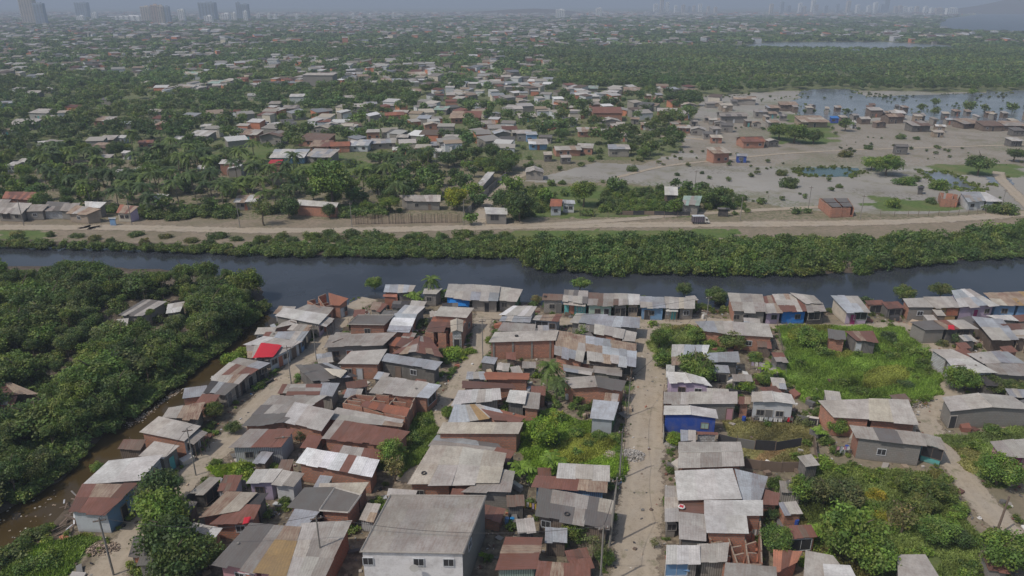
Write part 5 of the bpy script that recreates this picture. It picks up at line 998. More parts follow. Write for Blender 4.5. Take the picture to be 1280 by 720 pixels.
def occupy(x, y, w):
    for a, b in zip(x, y):
        f = min(14, b*.02) if b < 1300 else 4; i0, i1 = int((a-w/2+3000)/4), int((a+w/2+3000)/4)+1; j0, j1 = int((b-w/2-f)/4), int((b+w/2)/4)+1
        OCC[max(i0,0):i1, max(j0,0):j1] = True
def is_free(x, y): return ~OCC[np.clip(((x+3000)/4).astype(int), 0, 1499), np.clip((y/4).astype(int), 0, 1399)]
# far houses as one mass
def far_houses(y0, y1, dens, w0, w1, name, label, thr):
    x, y = cloud(y0, y1, dens); X, Y, ok = allowed(x, y); ok &= ~inpoly(X, Y, SALT); right = (X > 690) & (Y > 60) & (Y < 114); ok &= ~right; ok &= (Y < 196) | ((X > 640) & (Y < 150)); ok &= ~((X > 640) & (Y > 150))
    nz = smooth_noise(x, y, 90, 7.7)+.6*smooth_noise(x, y, 33, 2.1)-.0003*(x); ok &= nz > thr
    if y0 < 700: ok &= spots_mask(x, y, 4)
    x, y = x[ok], y[ok]; m = MB()
    if y0 < 500:
        ex = [P((e[0]+e[1])/2, e[2], 2.7) for e in SMALL]; x = np.concatenate([x, [p.x for p in ex]]); y = np.concatenate([y, [p.y+3 for p in ex]])
    occupy(x, y, w1); keys = ['lgrey','lgrey','grey','white','cream','tan','rust','lgrey','blue','dgrey','brown','bright','white']
    for i in range(len(x)):
        w = rf.uniform(w0, w1); d = w*rf.uniform(.6, .9); h = rf.uniform(2.8, 4.2)*(1 if y0 < 1000 else rf.uniform(1, 2.2)); hb = h+d*.16; a = rf.normal()*.5; u = Vector((math.cos(a), math.sin(a), 0))*w/2; v = Vector((-math.sin(a), math.cos(a), 0))*d/2; c = Vector((x[i], y[i], 0))
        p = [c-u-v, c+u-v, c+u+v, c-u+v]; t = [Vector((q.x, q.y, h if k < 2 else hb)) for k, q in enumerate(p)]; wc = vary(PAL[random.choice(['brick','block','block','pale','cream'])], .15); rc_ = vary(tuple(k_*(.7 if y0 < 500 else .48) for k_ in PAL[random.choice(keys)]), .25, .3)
        for k in range(4):
            j = (k+1) % 4; m.quad(p[k], p[j], t[j], t[k], wc, None, 1)
        e = [q+(q-c-Vector((0,0,q.z))).normalized()*.4+Vector((0,0,.06)) for q in t]; m.quad(*e, rc_, None, 0); g = [q-Vector((0,0,.1)) for q in e]; m.quad(g[0], g[1], e[1], e[0], rc_, None, 0)
    o = m.build(name, [MAT['plain'], MAT['plain']]); tag(o, label, 'houses', kind='stuff')
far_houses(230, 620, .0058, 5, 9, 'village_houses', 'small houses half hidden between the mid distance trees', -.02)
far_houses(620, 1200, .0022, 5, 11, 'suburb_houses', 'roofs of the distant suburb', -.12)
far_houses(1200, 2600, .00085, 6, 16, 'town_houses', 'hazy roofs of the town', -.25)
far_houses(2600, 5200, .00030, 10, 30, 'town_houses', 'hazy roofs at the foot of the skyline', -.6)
# 150..420 m
x, y = cloud(205, 430, .030)
X, Y, ok = allowed(x, y)
salt = inpoly(X, Y, SALT); ok &= ~salt & (Y < 272)
for c in CLEARS+ROADX: ok &= ~inpoly(X, Y, c)
ok &= is_free(x, y); right = X > 640
ok &= ~(right & (Y > 228)); ok &= ~(right & (Y > 150) & (rf.random(len(x)) < .45))
ok &= spots_mask(x, y, 7)
x, y, X, Y = x[ok], y[ok], X[ok], Y[ok]
sel = []; grid = {}
for i in np.argsort(y):
    g = (int(x[i]//5), int(y[i]//5)); s = 4.2
    if any((x[i]-x[j])**2+(y[i]-y[j])**2 < s*s for dx in (-1,0,1) for dy in (-1,0,1) for j in grid.get((g[0]+dx, g[1]+dy), ())): continue
    grid.setdefault(g, []).append(i); sel.append(i)
x, y, X, Y = x[sel], y[sel], X[sel], Y[sel]
far_pts = []; n_ind = 0; n_palm = 0
n_trees = sum(1 for o in bpy.data.objects if o.get('category') == 'tree')
for i in range(len(x)):
    palmz = (X[i] < 560) and (Y[i] > 180) and (rt.random() < (.6 if 60 < X[i] < 430 and Y[i] > 200 else .2))
    if palmz and n_palm < 150:
        n_palm += 1; o = put('palm', x[i], y[i], rt.uniform(3.4,4.8), rt.uniform(7,11), rt.choice([(1,1,1),(1.3,1.25,1),(.8,.85,.95)]), None, 'palms beyond the dirt road')
        PENDING.append((o, 'coconut palm %s, %s' % (bandname(Y[i]-8), colname(X[i])), X[i])); continue
    if n_ind+n_trees < 292 and Y[i] < 268:
        n_ind += 1; tint = rt.choice([(1,1,1),(.85,.9,.95),(1.2,1.15,.9),(1.4,1.35,.9),(.8,.85,.9),(1.1,1.1,.95)]); R = rt.uniform(2.2, 4.4)
        o = put(rt.choice(['mid','mid','bushy','broad']), x[i], y[i], R, R*rt.uniform(1.4,1.9), tint, None, 'trees beyond the dirt road')
        tone = 'dark green' if tint[0] < .9 else 'bright green' if tint[0] > 1.3 else 'olive green' if tint[0] > 1.15 else 'green'
        PENDING.append((o, '%s %s tree %s, %s' % ('small' if R < 3 else 'large' if R > 3.8 else 'medium', tone, bandname(Y[i]), colname(X[i])), X[i])); continue
    far_pts.append((x[i], y[i]))
def bake(name, pts, scales, heights, protos, tint, mat, zoff=0):
    """copies coarse crowns into one mesh"""
    Vs, Qs, Cs = [], [], []; off = 0; n = len(pts); which = rf.integers(0, len(protos), n); ang = rf.uniform(0, 6.283, n); tc = tint*rf.uniform(.75, 1.3, (n,1))*(1+.28*smooth_noise(pts[:,0], pts[:,1], 38, 9.1)+.15*smooth_noise(pts[:,0], pts[:,1], 110, 3.1))[:,None]*(1+np.array([.22,.08,-.1])[None]*smooth_noise(pts[:,0], pts[:,1], 24, 5.5)[:,None])
    for k, (V, Q, Cc) in enumerate(protos):
        id_ = np.where(which == k)[0]
        if not len(id_): continue
        ca, sa = np.cos(ang[id_]), np.sin(ang[id_]); s = scales[id_]
        vx = (V[None,:,0]*ca[:,None]-V[None,:,1]*sa[:,None])*s[:,None]+pts[id_,0][:,None]; vy = (V[None,:,0]*sa[:,None]+V[None,:,1]*ca[:,None])*s[:,None]+pts[id_,1][:,None]
        vz = V[None,:,2]*np.minimum(s, 5.5)[:,None]*.85+heights[id_][:,None]+zoff
        Vs.append(np.stack([vx, vy, vz], -1).reshape(-1,3)); nq = len(Q); Qs.append((Q[None]+(np.arange(len(id_))*len(V))[:,None,None]+off).reshape(-1,4)); off += len(id_)*len(V)
        Cs.append((Cc[None]*tc[id_][:,None,:]).reshape(-1,3))
    me = np_mesh(name, np.concatenate(Vs), np.concatenate(Qs), np.concatenate(Cs), mat=mat); return link(name, me)
LOD1 = [crown(200+s, 20, 17, .125, flat=.7, cr=(.22,.46), spread=.82) for s in range(5)]
LOD2 = [blob(s, 60, .26) for s in range(5)]
LOD3 = [blob(10+s, 20, .5, .5) for s in range(4)]
fp = np.array(far_pts) if far_pts else np.zeros((0,2))
s = rf.uniform(2.2, 4.4, len(fp)); o = bake('wood', fp, s, s*.95+1, LOD1, np.array([1.0,1.0,1.0]), MAT['leaf']); tag(o, 'trees and gardens filling the near part of the far village', 'wood', kind='stuff')
# 430..1050 m : village with trees, mangrove plain at the right
def far_zone(y0, y1, dens, rr, protos, name, label, rc):
    x, y = cloud(y0, y1, dens); X, Y, ok = allowed(x, y); salt = inpoly(X, Y, SALT); right = (X > 700) & (Y > 56) & (Y < 114) & (X > 700+(Y-60)*3)
    nz = smooth_noise(x, y, 55*rc, 1.3)+.5*smooth_noise(x, y, 17*rc, 4.2); ok &= ~salt; ok &= right | (rf.random(len(x)) < .92-.25*(nz > .25)); ok &= spots_mask(x, y, 10) if y0 < 700 else True; ok &= is_free(x, y)
    x, y, right = x[ok], y[ok], right[ok]; s = rf.uniform(rr[0], rr[1], len(x)); s = np.where(right, s*.8, s)
    o = bake(name, np.stack([x, y], 1), s, (s*.8+1 if y0 < 1000 else s*.3+1), protos, np.array([1.0,1.0,1.0]), MAT['leaf']); tag(o, label, 'wood', kind='stuff')
far_zone(428, 620, .022, (2.3,4.4), LOD1, 'wood', 'trees between the mid distance houses', 1)
far_zone(620, 1100, .019, (2.6,4.6), LOD2, 'wood', 'tree cover of the distant suburb and mangrove plain', 1.5)
far_zone(1100, 2300, .0062, (5,9), LOD3, 'wood', 'hazy tree cover toward the horizon', 3)
far_zone(2300, 5200, .0013, (10,18), LOD3, 'wood', 'last hazy tree line below the skyline', 6)
# mangrove seedlings and scrub dotting the flats and the lagoon
x, y = cloud(215, 620, .02); X, Y = proj(x, y); ok = (inpoly(X, Y, SALT) & (smooth_noise(x, y, 14, 2.2) > .16)) | (inpoly(X, Y, LAGOON) & (rf.random(len(x)) < .12)); ok &= spots_mask(x, y, 3); x, y = x[ok], y[ok]
s = rf.uniform(.25, 1.3, len(x)); o = bake('scrub', np.stack([x, y], 1), s, s*.5, LOD1, np.array([1.1,1.0,1.0]), MAT['leaf']); tag(o, 'low scrub dotting the flats and lagoon', 'scrub', kind='stuff')
s = rf.uniform(.7, 1.7, len(UNDER)); o = bake('undergrowth', UNDER, s, s*.5, LOD1, np.array([1.1,1.05,1.0]), MAT['leaf']); tag(o, 'undergrowth below the mangroves', 'undergrowth', kind='stuff')
# scrub along both banks and the road verge
def band(poly, n, s0, s1, tint, name, label):
    W = [P(a, b) for a, b in poly]; x = rf.uniform(min(w.x for w in W), max(w.x for w in W), n); y = rf.uniform(min(w.y for w in W), max(w.y for w in W), n); ok = inpoly(x, y, [(w.x, w.y) for w in W]) & (smooth_noise(x, y, 4, 3) > -.35); x, y = x[ok], y[ok]; s = rf.uniform(s0, s1, len(x)); return np.stack([x, y], 1), s
bb = [band([(-120,303),(0,305),(320,311),(400,306),(650,300),(1180,299),(1290,284),(1290,320),(1150,332),(1000,344),(760,341),(660,337),(650,322),(320,320),(200,314),(-120,306)], 9000, .5, 1.7, 0, '', ''), band([(470,370),(560,370),(690,381),(905,384),(1050,388),(1130,390),(1190,376),(1290,378),(1290,386),(1190,386),(1130,398),(1050,392),(905,392),(690,386),(560,376)], 1500, .3, 1.0, 0, '', ''), band([(20,260),(160,262),(330,262),(480,262),(480,272),(330,272),(200,276),(170,268),(20,262)], 1500, .6, 2.2, 0, '', '')]
bb.append(band([(340,380),(318,404),(282,433),(247,460),(218,484),(183,509),(153,531),(118,557),(92,583),(62,607),(24,630),(-40,656),(-40,646),(50,604),(82,575),(108,548),(142,522),(174,498),(208,473),(240,450),(272,426),(308,398),(328,380)], 2600, .4, 1.5, 0, '', ''))
pp = np.concatenate([b_[0] for b_ in bb]); s = np.concatenate([b_[1] for b_ in bb]); ok = spots_mask(pp[:,0], pp[:,1], 1); pp, s = pp[ok], s[ok]
o = bake('scrub', pp, s, s*.45, LOD1, np.array([1.15,1.1,1.0]), MAT['leaf'], -.15); tag(o, 'low scrub along the canal banks and verges', 'scrub', kind='stuff')
rim = []
for pl, nn in ((POND,260),(POND2,260),(POND3,90),(LAGOON,500)):
    W = [P(a, b) for a, b in pl]
    for i in range(nn): k = rf.integers(0, len(W)); q = W[k].lerp(W[(k+1) % len(W)], rf.random()); rim.append((q.x+rf.normal()*1.2, q.y+rf.normal()*1.5))
rim = np.array(rim); s = rf.uniform(.2, .8, len(rim)); rk = smooth_noise(rim[:,0], rim[:,1], 8, 1) > -.1; o = bake('scrub', rim[rk], s[rk], s[rk]*.3, LOD1, np.array([1.3,1.2,.9]), MAT['leaf']); tag(o, 'marsh plants rimming the ponds and lagoon', 'scrub', kind='stuff')
# undergrowth below the trees of the far village
x, y = cloud(205, 430, .03); X, Y, ok = allowed(x, y); ok &= (Y < 270) & ~inpoly(X, Y, SALT) & spots_mask(x, y, 3)
for c in CLEARS[2:4]+ROADX: ok &= ~inpoly(X, Y, c)
ok &= (smooth_noise(x, y, 9, 5) > -.2); x, y = x[ok], y[ok]; s = rf.uniform(.6, 1.9, len(x)); o = bake('undergrowth', np.stack([x, y], 1), s, s*.4, LOD1, np.array([1.15,1.1,1.0]), MAT['leaf']); tag(o, 'undergrowth between the far houses', 'undergrowth', kind='stuff')
# ------------------------------------------------------------------ skyline towers
def tower(x0, x1, ytop, ybase, colr, label, step=0, d=None):
    v = (ybase-360)/F_PX; a, b = P(x0, ybase), P(x1, ybase); w = (b-a).length; t = CAM_H/(SP+v*CP)
    vt = (ytop-360)/F_PX; yy = a.y; # height seen at that ground distance
    z = CAM_H-yy*(SP+vt*CP)/(CP-vt*SP); z = max(z, 12); d = d or w*.5; c = (a+b)/2; org = Vector((c.x, c.y+d/2, 0)); root = empty('tower_block', org); tag(root, label, 'tower', 'skyline towers')
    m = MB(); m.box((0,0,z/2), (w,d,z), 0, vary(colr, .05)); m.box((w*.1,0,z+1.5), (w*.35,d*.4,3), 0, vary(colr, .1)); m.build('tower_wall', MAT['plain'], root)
    m = MB(); nfl = max(3, int(z/3.2)); nf = min(nfl, 30); nc = max(2, min(5, int(w/7)))
    for k in range(nc):
        cx = (k+.5)/nc*w-w/2; m.box((cx,-d/2-.15,z*.5), (w/nc*.45,.5,z*.92), 0, (.16,.18,.2))
    for k in range(1, nf): m.box((0,-d/2-.3,z*k/nf), (w*.98,.9,z/nf*.4), 0, vary(colr, .05))
    m.build('window_bands', MAT['plain'], root); return root
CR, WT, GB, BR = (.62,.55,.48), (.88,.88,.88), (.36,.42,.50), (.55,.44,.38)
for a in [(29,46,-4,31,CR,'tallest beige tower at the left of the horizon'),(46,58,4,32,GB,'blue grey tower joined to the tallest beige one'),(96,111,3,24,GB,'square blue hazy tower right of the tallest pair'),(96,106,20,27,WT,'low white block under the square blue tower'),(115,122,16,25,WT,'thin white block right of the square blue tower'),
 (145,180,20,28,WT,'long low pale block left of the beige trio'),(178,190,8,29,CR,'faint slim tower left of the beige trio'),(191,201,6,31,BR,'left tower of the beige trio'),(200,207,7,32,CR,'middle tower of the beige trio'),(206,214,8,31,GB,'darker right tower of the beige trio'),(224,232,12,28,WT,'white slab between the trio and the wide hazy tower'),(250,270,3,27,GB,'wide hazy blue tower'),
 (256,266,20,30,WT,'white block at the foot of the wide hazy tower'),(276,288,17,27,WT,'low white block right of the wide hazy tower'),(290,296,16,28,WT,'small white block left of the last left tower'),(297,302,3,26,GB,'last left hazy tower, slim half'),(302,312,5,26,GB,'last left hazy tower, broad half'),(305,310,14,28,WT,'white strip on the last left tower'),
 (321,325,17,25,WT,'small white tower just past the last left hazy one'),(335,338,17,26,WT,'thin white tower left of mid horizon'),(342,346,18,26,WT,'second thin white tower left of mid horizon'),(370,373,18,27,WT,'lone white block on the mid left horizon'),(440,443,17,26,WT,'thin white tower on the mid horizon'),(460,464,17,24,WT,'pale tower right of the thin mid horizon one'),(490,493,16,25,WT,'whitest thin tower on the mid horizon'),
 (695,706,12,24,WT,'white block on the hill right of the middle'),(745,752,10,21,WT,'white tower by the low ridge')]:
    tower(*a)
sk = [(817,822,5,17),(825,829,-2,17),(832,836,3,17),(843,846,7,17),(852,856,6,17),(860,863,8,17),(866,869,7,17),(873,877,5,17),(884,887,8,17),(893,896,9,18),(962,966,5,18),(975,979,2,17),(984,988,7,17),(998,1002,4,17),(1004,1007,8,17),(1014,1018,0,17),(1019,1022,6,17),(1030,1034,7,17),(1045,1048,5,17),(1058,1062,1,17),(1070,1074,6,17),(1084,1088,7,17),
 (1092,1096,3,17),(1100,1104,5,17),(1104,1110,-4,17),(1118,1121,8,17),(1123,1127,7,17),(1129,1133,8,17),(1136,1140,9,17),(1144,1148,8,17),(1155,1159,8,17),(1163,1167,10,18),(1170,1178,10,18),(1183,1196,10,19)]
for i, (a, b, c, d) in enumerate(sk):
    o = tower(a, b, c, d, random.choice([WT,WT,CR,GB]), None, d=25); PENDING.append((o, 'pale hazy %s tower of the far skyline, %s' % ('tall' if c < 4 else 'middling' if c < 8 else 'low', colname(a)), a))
# hill at the right edge of the horizon and the low ridge in the middle
def hill(pts, depth, name):
    V, Q = [], []; n = len(pts)
    for j in range(9):
        t = j/8
        for i, (x, y, h) in enumerate(pts):
            V.append((x, y+depth*(t-.5), h*math.sin(math.pi*t)**.8*(1+.06*math.sin(i*1.7+j*2)) if 0 < j < 8 else -1))
    for j in range(8):
        for i in range(n-1): a = j*n+i; Q.append((a, a+1, a+1+n, a+n))
    o = link(name, np_mesh(name, V, Q, mat=MAT['ground'], smooth=True)); a = o.data.attributes.new('zone', 'FLOAT_COLOR', 'POINT'); a.data.foreach_set('color', np.tile(np.array([1,0,1,1], np.float32), len(V))); tag(o, kind='structure')
hill([(2750,5000,0),(2950,5000,22),(3150,5000,60),(3350,5000,105),(3600,5050,135),(3900,5100,150),(4300,5200,140),(4700,5300,60),(4900,5300,0)], 900, 'hill')
hill([(-350,4600,0),(-200,4600,14),(0,4600,26),(130,4600,30),(300,4600,22),(420,4600,8),(520,4600,0)], 500, 'hill')
# ------------------------------------------------------------------ street furniture, clutter, fences
def pole(tile, xb, yb, hgt, label, lean=(0,0), arm=True, r=.13, group='utility poles', wood=False, xt=None, name='utility_pole'):
    ax, ay = px(tile, xb, yb); b = P(ax, ay, 0); root = empty(name, b); tag(root, label, 'pole', group)
    m = MB(); c = PAL['brown'] if wood else PAL['block']; top = Vector((lean[0], lean[1], hgt)); m.tube((0,0,-.3), top, r, r*.7, 8, (*c, 0)); m.build('pole_shaft', MAT['wood' if wood else 'plain'], root)
    if arm:
        m = MB(); t2 = top*.95; m.box(t2, (1.3,.1,.12), .3, PAL['brown']); m.build('crossarm', MAT['wood'], root)
        for s in (-.5, 0, .5):
            m = MB(); q = t2+Vector((math.cos(.3)*s, math.sin(.3)*s, .06)); m.tube(q, q+Vector((0,0,.22)), .05, .03, 6, PAL['white']); m.build('insulator', MAT['plain'], root)
    return b+top
def wire(a, b, sag, label, group='overhead wires'):
    m = MB(); pv = None
    for i in range(17):
        t = i/16; q = a.lerp(b, t)-Vector((0,0,sag*4*t*(1-t)))
        if pv is not None: m.tube(pv, q, .028, .028, 4, PAL['black'])
        pv = q
    tag(m.build('overhead_wire', MAT['plain']), label, 'wire', group)
pA = pole('C0', 758, 715, 8.0, 'grey utility pole standing before the white fronted blue sided house')
pB = pole('B1', 240, 690, 7.5, 'thin utility pole on the left street below the round shrub', r=.1)
pC = pole('A1', 830, 590, 7.0, 'utility pole on the left street right of the red tarpaulin', r=.1)
pD = pole('B1', 882, 130, 8.5, 'utility pole beside the dark tarpaulin shack', r=.1)
pE = pole('A2', 872, 585, 8.0, 'utility pole in the lane left of the pilastered brick house', r=.1)
pF = pole('C3', 862, 520, 9.5, 'tall leaning utility pole by the large dark grey roof', lean=(.5,.4), r=.15)
pG = pole('C3', 800, 800, 8.5, 'utility pole at the bottom left of the main street', r=.13)
pH = pole('C5', 1085, 462, 6.0, 'wooden post pole beside the dirt path bottom right', lean=(.25,0), arm=False, wood=True, r=.15)
pI = pole('B3', 985, 300, 7.0, 'utility pole at the street side of the steel blue shed', r=.1)
pJ = pole('B3', 930, 720, 8.0, 'utility pole beside the gravel heap', r=.12)
pK = pole('A3', 1290, 380, 7.0, 'utility pole on the cross street by the grass strip', r=.1)
pL = pole('C2', 20, 700, 8.0, 'utility pole in the dark gap left of the two storey house', r=.12)
for a, b, s, l in [(pA,pB,1.0,'wire from the blue sided house pole up the left street'),(pB,pC,1.2,'wire along the upper left street'),(pF,pJ,.8,'wire between the leaning pole and the gravel heap pole'),(pJ,pI,.8,'wire past the steel blue shed'),(pG,pF,.8,'wire from the bottom of the main street to the leaning pole'),(pL,pG,1.6,'wire crossing in front of the two storey house'),(pA,pL,1.5,'long wire across the bottom left roofs'),(pI,pK,1.4,'wire up the main street'),(pE,pK,1.2,'wire over the patchwork roofs'),(pC,pE,1.6,'wire over the middle block')]: wire(a, b, s, l)
# power poles along the dirt road
for i, (X, Y) in enumerate([(30,282),(165,281),(300,285),(440,284),(580,281),(925,276),(1075,274),(1250,266),(1010,262),(868,240)]):
    b = P(X, Y); root = empty('utility_pole', b); tag(root, None, 'pole', 'poles along the dirt road'); m = MB(); m.tube((0,0,-.2), (0,0,7.5), .12, .09, 6, PAL['block']); m.build('pole_shaft', MAT['plain'], root); m = MB(); m.box((0,0,7), (1.2,.1,.1), 0, PAL['brown']); m.build('crossarm', MAT['wood'], root)
    PENDING.append((root, 'power pole beside the far dirt road, %s' % colname(X), X))
def fence(pts, h, kind, label, col='dgrey', step=2.2, name='fence', h2=None):
    W = [P(x, y) for x, y in pts]; org = W[0].copy(); root = empty(name, org); tag(root, label, 'fence'); m = MB(); post = MB(); pm = None; first = True; npost = 0
    W = [w-org for w in W]
    for a, b in zip(W[:-1], W[1:]):
        L = (b-a).length; n = max(1, int(L/step)); d = (b-a).normalized(); nn = Vector((-d.y, d.x, 0)); run = 0
        for i in range(n):
            p, q = a.lerp(b, i/n), a.lerp(b, (i+1)/n)
            if pm is None:
                post.tube((0,0,-.2), (0,0,h+.15), .07, .055, 6, PAL['brown']); pm = post.mesh('post', MAT['wood'])
            if npost < 95: o = link('post', pm, root); o.location = p; o.rotation_euler = (random.uniform(-.05,.05), random.uniform(-.05,.05), 0); npost += 1
            hh = h*random.uniform(.88, 1.02)
            if kind == 'panel':
                t = nn*.03; c = vary(PAL[pick(col)], .2); off = nn*random.uniform(-.05,.05); lo = Vector((0,0,.04)); up = Vector((0,0,hh))
                m.hexa([p-t+off+lo, q-t+off+lo, q+t+off+lo, p+t+off+lo, p-t+off+up, q-t+off+up*random.uniform(.93,1), q+t+off+up, p+t+off+up], c)
            elif kind == 'bamboo':
                k = max(2, int((q-p).length/.22))
                for j in range(k):
                    s = p.lerp(q, (j+.5)/k); m.tube(s, s+Vector((random.uniform(-.05,.05), 0, hh*random.uniform(.85,1.08))), .07, .06, 4, vary(PAL['tan' if random.random() < .6 else 'brown'], .2))
            else:
                for z in (.4, .8, 1.15): m.tube(p+Vector((0,0,z)), q+Vector((0,0,z)), .018, .018, 4, PAL['dgrey'])
    m.build('panels' if kind == 'panel' else 'canes' if kind == 'bamboo' else 'wires', MAT['wood' if kind != 'panel' else 'plain'], root); return root
def tp(tile, *xy): return [px(tile, xy[i], xy[i+1]) for i in range(0, len(xy), 2)]
fence(tp('B4', 518,470,640,500,760,520,900,528,1070,500), 1.7, 'panel', 'black plastic fence behind the deep blue house yard', 'black,dgrey,black')
fence(tp('B4', 690,640,800,655,940,668,1060,668,1180,640), 1.7, 'panel', 'brown plank fence below the dry grass plot', 'brown,dgrey,brown')
fence(tp('B4', 1155,480,1165,560,1180,640), 1.4, 'panel', 'short grey fence closing the dry grass plot', 'grey,brown')
fence(tp('B4', 1040,330,1120,350,1190,360), 1.3, 'panel', 'dark tarp fence right of the laundry line', 'dgrey,black')
fence(tp('B3', 960,130,975,300,965,440,955,600,945,720), 1.5, 'wire', 'stick and wire fence along the green yard and main street')
fence(tp('B4', 155,140,150,330,152,480), 1.5, 'panel', 'weathered board fence along the main street opposite the green yard', 'brown,grey,tan')
fence(tp('A4', 700,360,760,380,850,400,880,420), 1.3, 'wire', 'stick fence at the top of the grass field')
fence(tp('A4', 710,420,740,560,760,700), 1.3, 'wire', 'wire fence on the left side of the grass field')
fence(tp('C1', 410,125,500,130,580,140), 1.4, 'panel', 'grey slat fence beside the lime green hedge', 'grey,pale,dgrey')
fence(tp('C1', 165,275,250,190,340,200,400,190), 1.6, 'panel', 'grey sheet yard wall below the open shed', 'grey,dgrey')
fence(tp('A1', 1045,350,1050,395,1010,400), 1.2, 'panel', 'broken fence at the street side of the slab roofed house', 'grey,tan')
fence(tp('B0', 880,500,940,510), 1.5, 'panel', 'brown boards between creek and brick bend house', 'brown,drust')
fence(tp('A5', 1060,470,1120,520,1180,520,1280,500), 1.3, 'panel', 'scrap fence beyond the red canopied house', 'grey,brown,tan')
fence(tp('D1', 478,322,560,320,700,318,850,314,1030,312), 3.0, 'bamboo', 'long tall cane fence along the dirt road', 'tan', 3)
fence(tp('D2', 340,285,480,284,600,284,760,288,895,292), 1.6, 'wire', 'wire and stake fence before the gardens', step=3.5)
fence(tp('D3', 560,285,700,282,850,280,1000,276,1130,268), 1.8, 'wire', 'stake fence in front of the big house on the flats', step=3)
fence(tp('D2', 550,275,660,274,760,277,890,278), 1.3, 'panel', 'dark low garden fence behind the stakes', 'dgrey,black,brown', 3)
fence(tp('D3', 0,196,60,196,110,196), 1.2, 'wire', 'short stake fence on the grey flat', step=3)
fence(tp('D1', 1045,290,1110,215,1180,150,1250,90), 2.2, 'panel', 'dark wall along the side road beside the trees', 'dgrey,grey', 4, name='boundary_fence')
# pilasters of the long brick house
m = MB()
for i, f in enumerate((.04,.34,.64,.93)):
    a, b = P(*px('A3', -140, 470), 3.5), P(*px('A3', 286, 458), 3.5); q = a.lerp(b, f)+Vector((0,.12,0)); m = MB(); m.box((0,0,1.7), (.32,.3,3.4), 0, PAL['block']); o = m.build('pilaster', MAT['plain'], bw); o.location = Vector((q.x, q.y, 0))-bw.location
# red tarpaulin, canopies
def drape(name, tile, pts, z, col, label, cat, sag=.25, mat='cloth', group=None):
    c = [P(*px(tile, pts[2*i], pts[2*i+1]), z if not isinstance(z, tuple) else z[i]) for i in range(4)]; org = sum(c, Vector())/4; c = [q-org for q in c]; n = 9; V, Q = [], []
    for j in range(n):
        for i in range(n):
            p = bil(c, i/(n-1), j/(n-1)); p.z += sag*(.25*math.sin(i*2.3+j)+.2*math.sin(j*1.9-i*.7))*.4+(.04 if 0 < i < n-1 else -.06); V.append(tuple(p))
    k = len(V); V += [(x, y, zz-.02) for x, y, zz in V[:k]]
    for j in range(n-1):
        for i in range(n-1): a = j*n+i; Q.append((a, a+n, a+n+1, a+1)); Q.append((k+a, k+a+1, k+a+n+1, k+a+n))
    o = link(name, np_mesh(name, V, Q, np.tile(np.array(PAL[col]), (len(Q),1)), mat=MAT[mat], smooth=True)); o.location = org; tag(o, label, cat, group); return o
drape('tarpaulin', 'A1', [460,470,600,488,540,566,403,574], 3.15, 'red', 'bright red tarpaulin spread over a creekside roof', 'tarpaulin')
drape('tarpaulin', 'A2', [655,180,778,182,778,228,640,228], (2.4,2.4,1.2,1.2), 'tblue', 'bright blue tarpaulin hung on the canal row front', 'tarpaulin', .1)
drape('tarpaulin', 'C1', [560,330,608,325,590,365,548,378], 3.2, 'red', 'small red tarpaulin scrap at the corner of the rusty cream house', 'tarpaulin')
drape('parasol', 'A5', [775,352,815,355,820,385,775,382], 3.6, 'red', 'round red canopy beside the pinkish white roof', 'parasol', .5)
drape('tarpaulin', 'A1', [880,640,1035,655,990,705,945,690], 3.1, 'cream', 'pale triangular tarpaulin thrown over the dark shack', 'tarpaulin')
drape('tarpaulin', 'C4', [250,635,335,640,330,690,255,680], 1.4, 'sky', 'light blue tarpaulin under the bright white shed', 'tarpaulin')
# laundry
def laundry(tile, x0, y0, x1, y1, n, label, cols='white,lilac,sky,dgrey,red,yellow', z=1.7, group='laundry'):
    a, b = P(*px(tile, x0, y0), 0), P(*px(tile, x1, y1), 0); root = empty('clothes_line', a); tag(root, label, 'laundry', group); d = b-a; L = d.length; m = MB()
    m.tube((0,0,z), d+Vector((0,0,z)), .015, .015, 4, PAL['black']); 
    for q in (Vector(), d): m.tube(q, q+Vector((0,0,z+.1)), .05, .05, 5, PAL['brown'])
    m.build('line', MAT['plain'], root); u = d.normalized(); nn = Vector((-u.y, u.x, 0))
    for i in range(n):
        w = L/n*.75; h = random.uniform(.5, 1.1); s = d*((i+.5)/n)-u*w/2; m = MB(); c = vary(PAL[pick(cols)], .1); k = 4
        for j in range(k):
            p0, p1 = s+u*(w*j/k)+nn*(.06*(j % 2)), s+u*(w*(j+1)/k)+nn*(.06*((j+1) % 2)); t = nn*.015; lo = Vector((0,0,z-h)); hi = Vector((0,0,z)); m.hexa([p0-t+lo, p1-t+lo, p1+t+lo, p0+t+lo, p0-t+hi, p1-t+hi, p1+t+hi, p0+t+hi], c)
        m.build('hanging_cloth', MAT['cloth'], root)
laundry('B4', 755,335,945,350,6,'line of white washing before the raised white boarded house','white,white,pale,dgrey',1.1)
laundry('B4', 955,345,1015,350,3,'red and dark washing at the end of the white washing','red,dgrey,red',1.2)
laundry('C3', 290,310,380,330,5,'colourful washing beside the large dark grey roof','white,lilac,yellow,magenta',2.0)
laundry('C4', 735,520,790,520,4,'dark and white washing in the open brick rooms','dgrey,white,pink',2.4)
laundry('C4', 975,470,1010,530,3,'blue and white washing among the bottom shrubs','sky,white',1.8)
laundry('B5', 20,560,110,560,4,'pale washing by the flat dark roofed house','white,pink,blue',1.6)
laundry('A4', 520,650,620,655,4,'washing in the yard below the brick corner house','white,lilac,mint',1.5)
laundry('A5', 860,480,940,500,4,'washing behind the red canopied house','white,grey,tan',1.5)
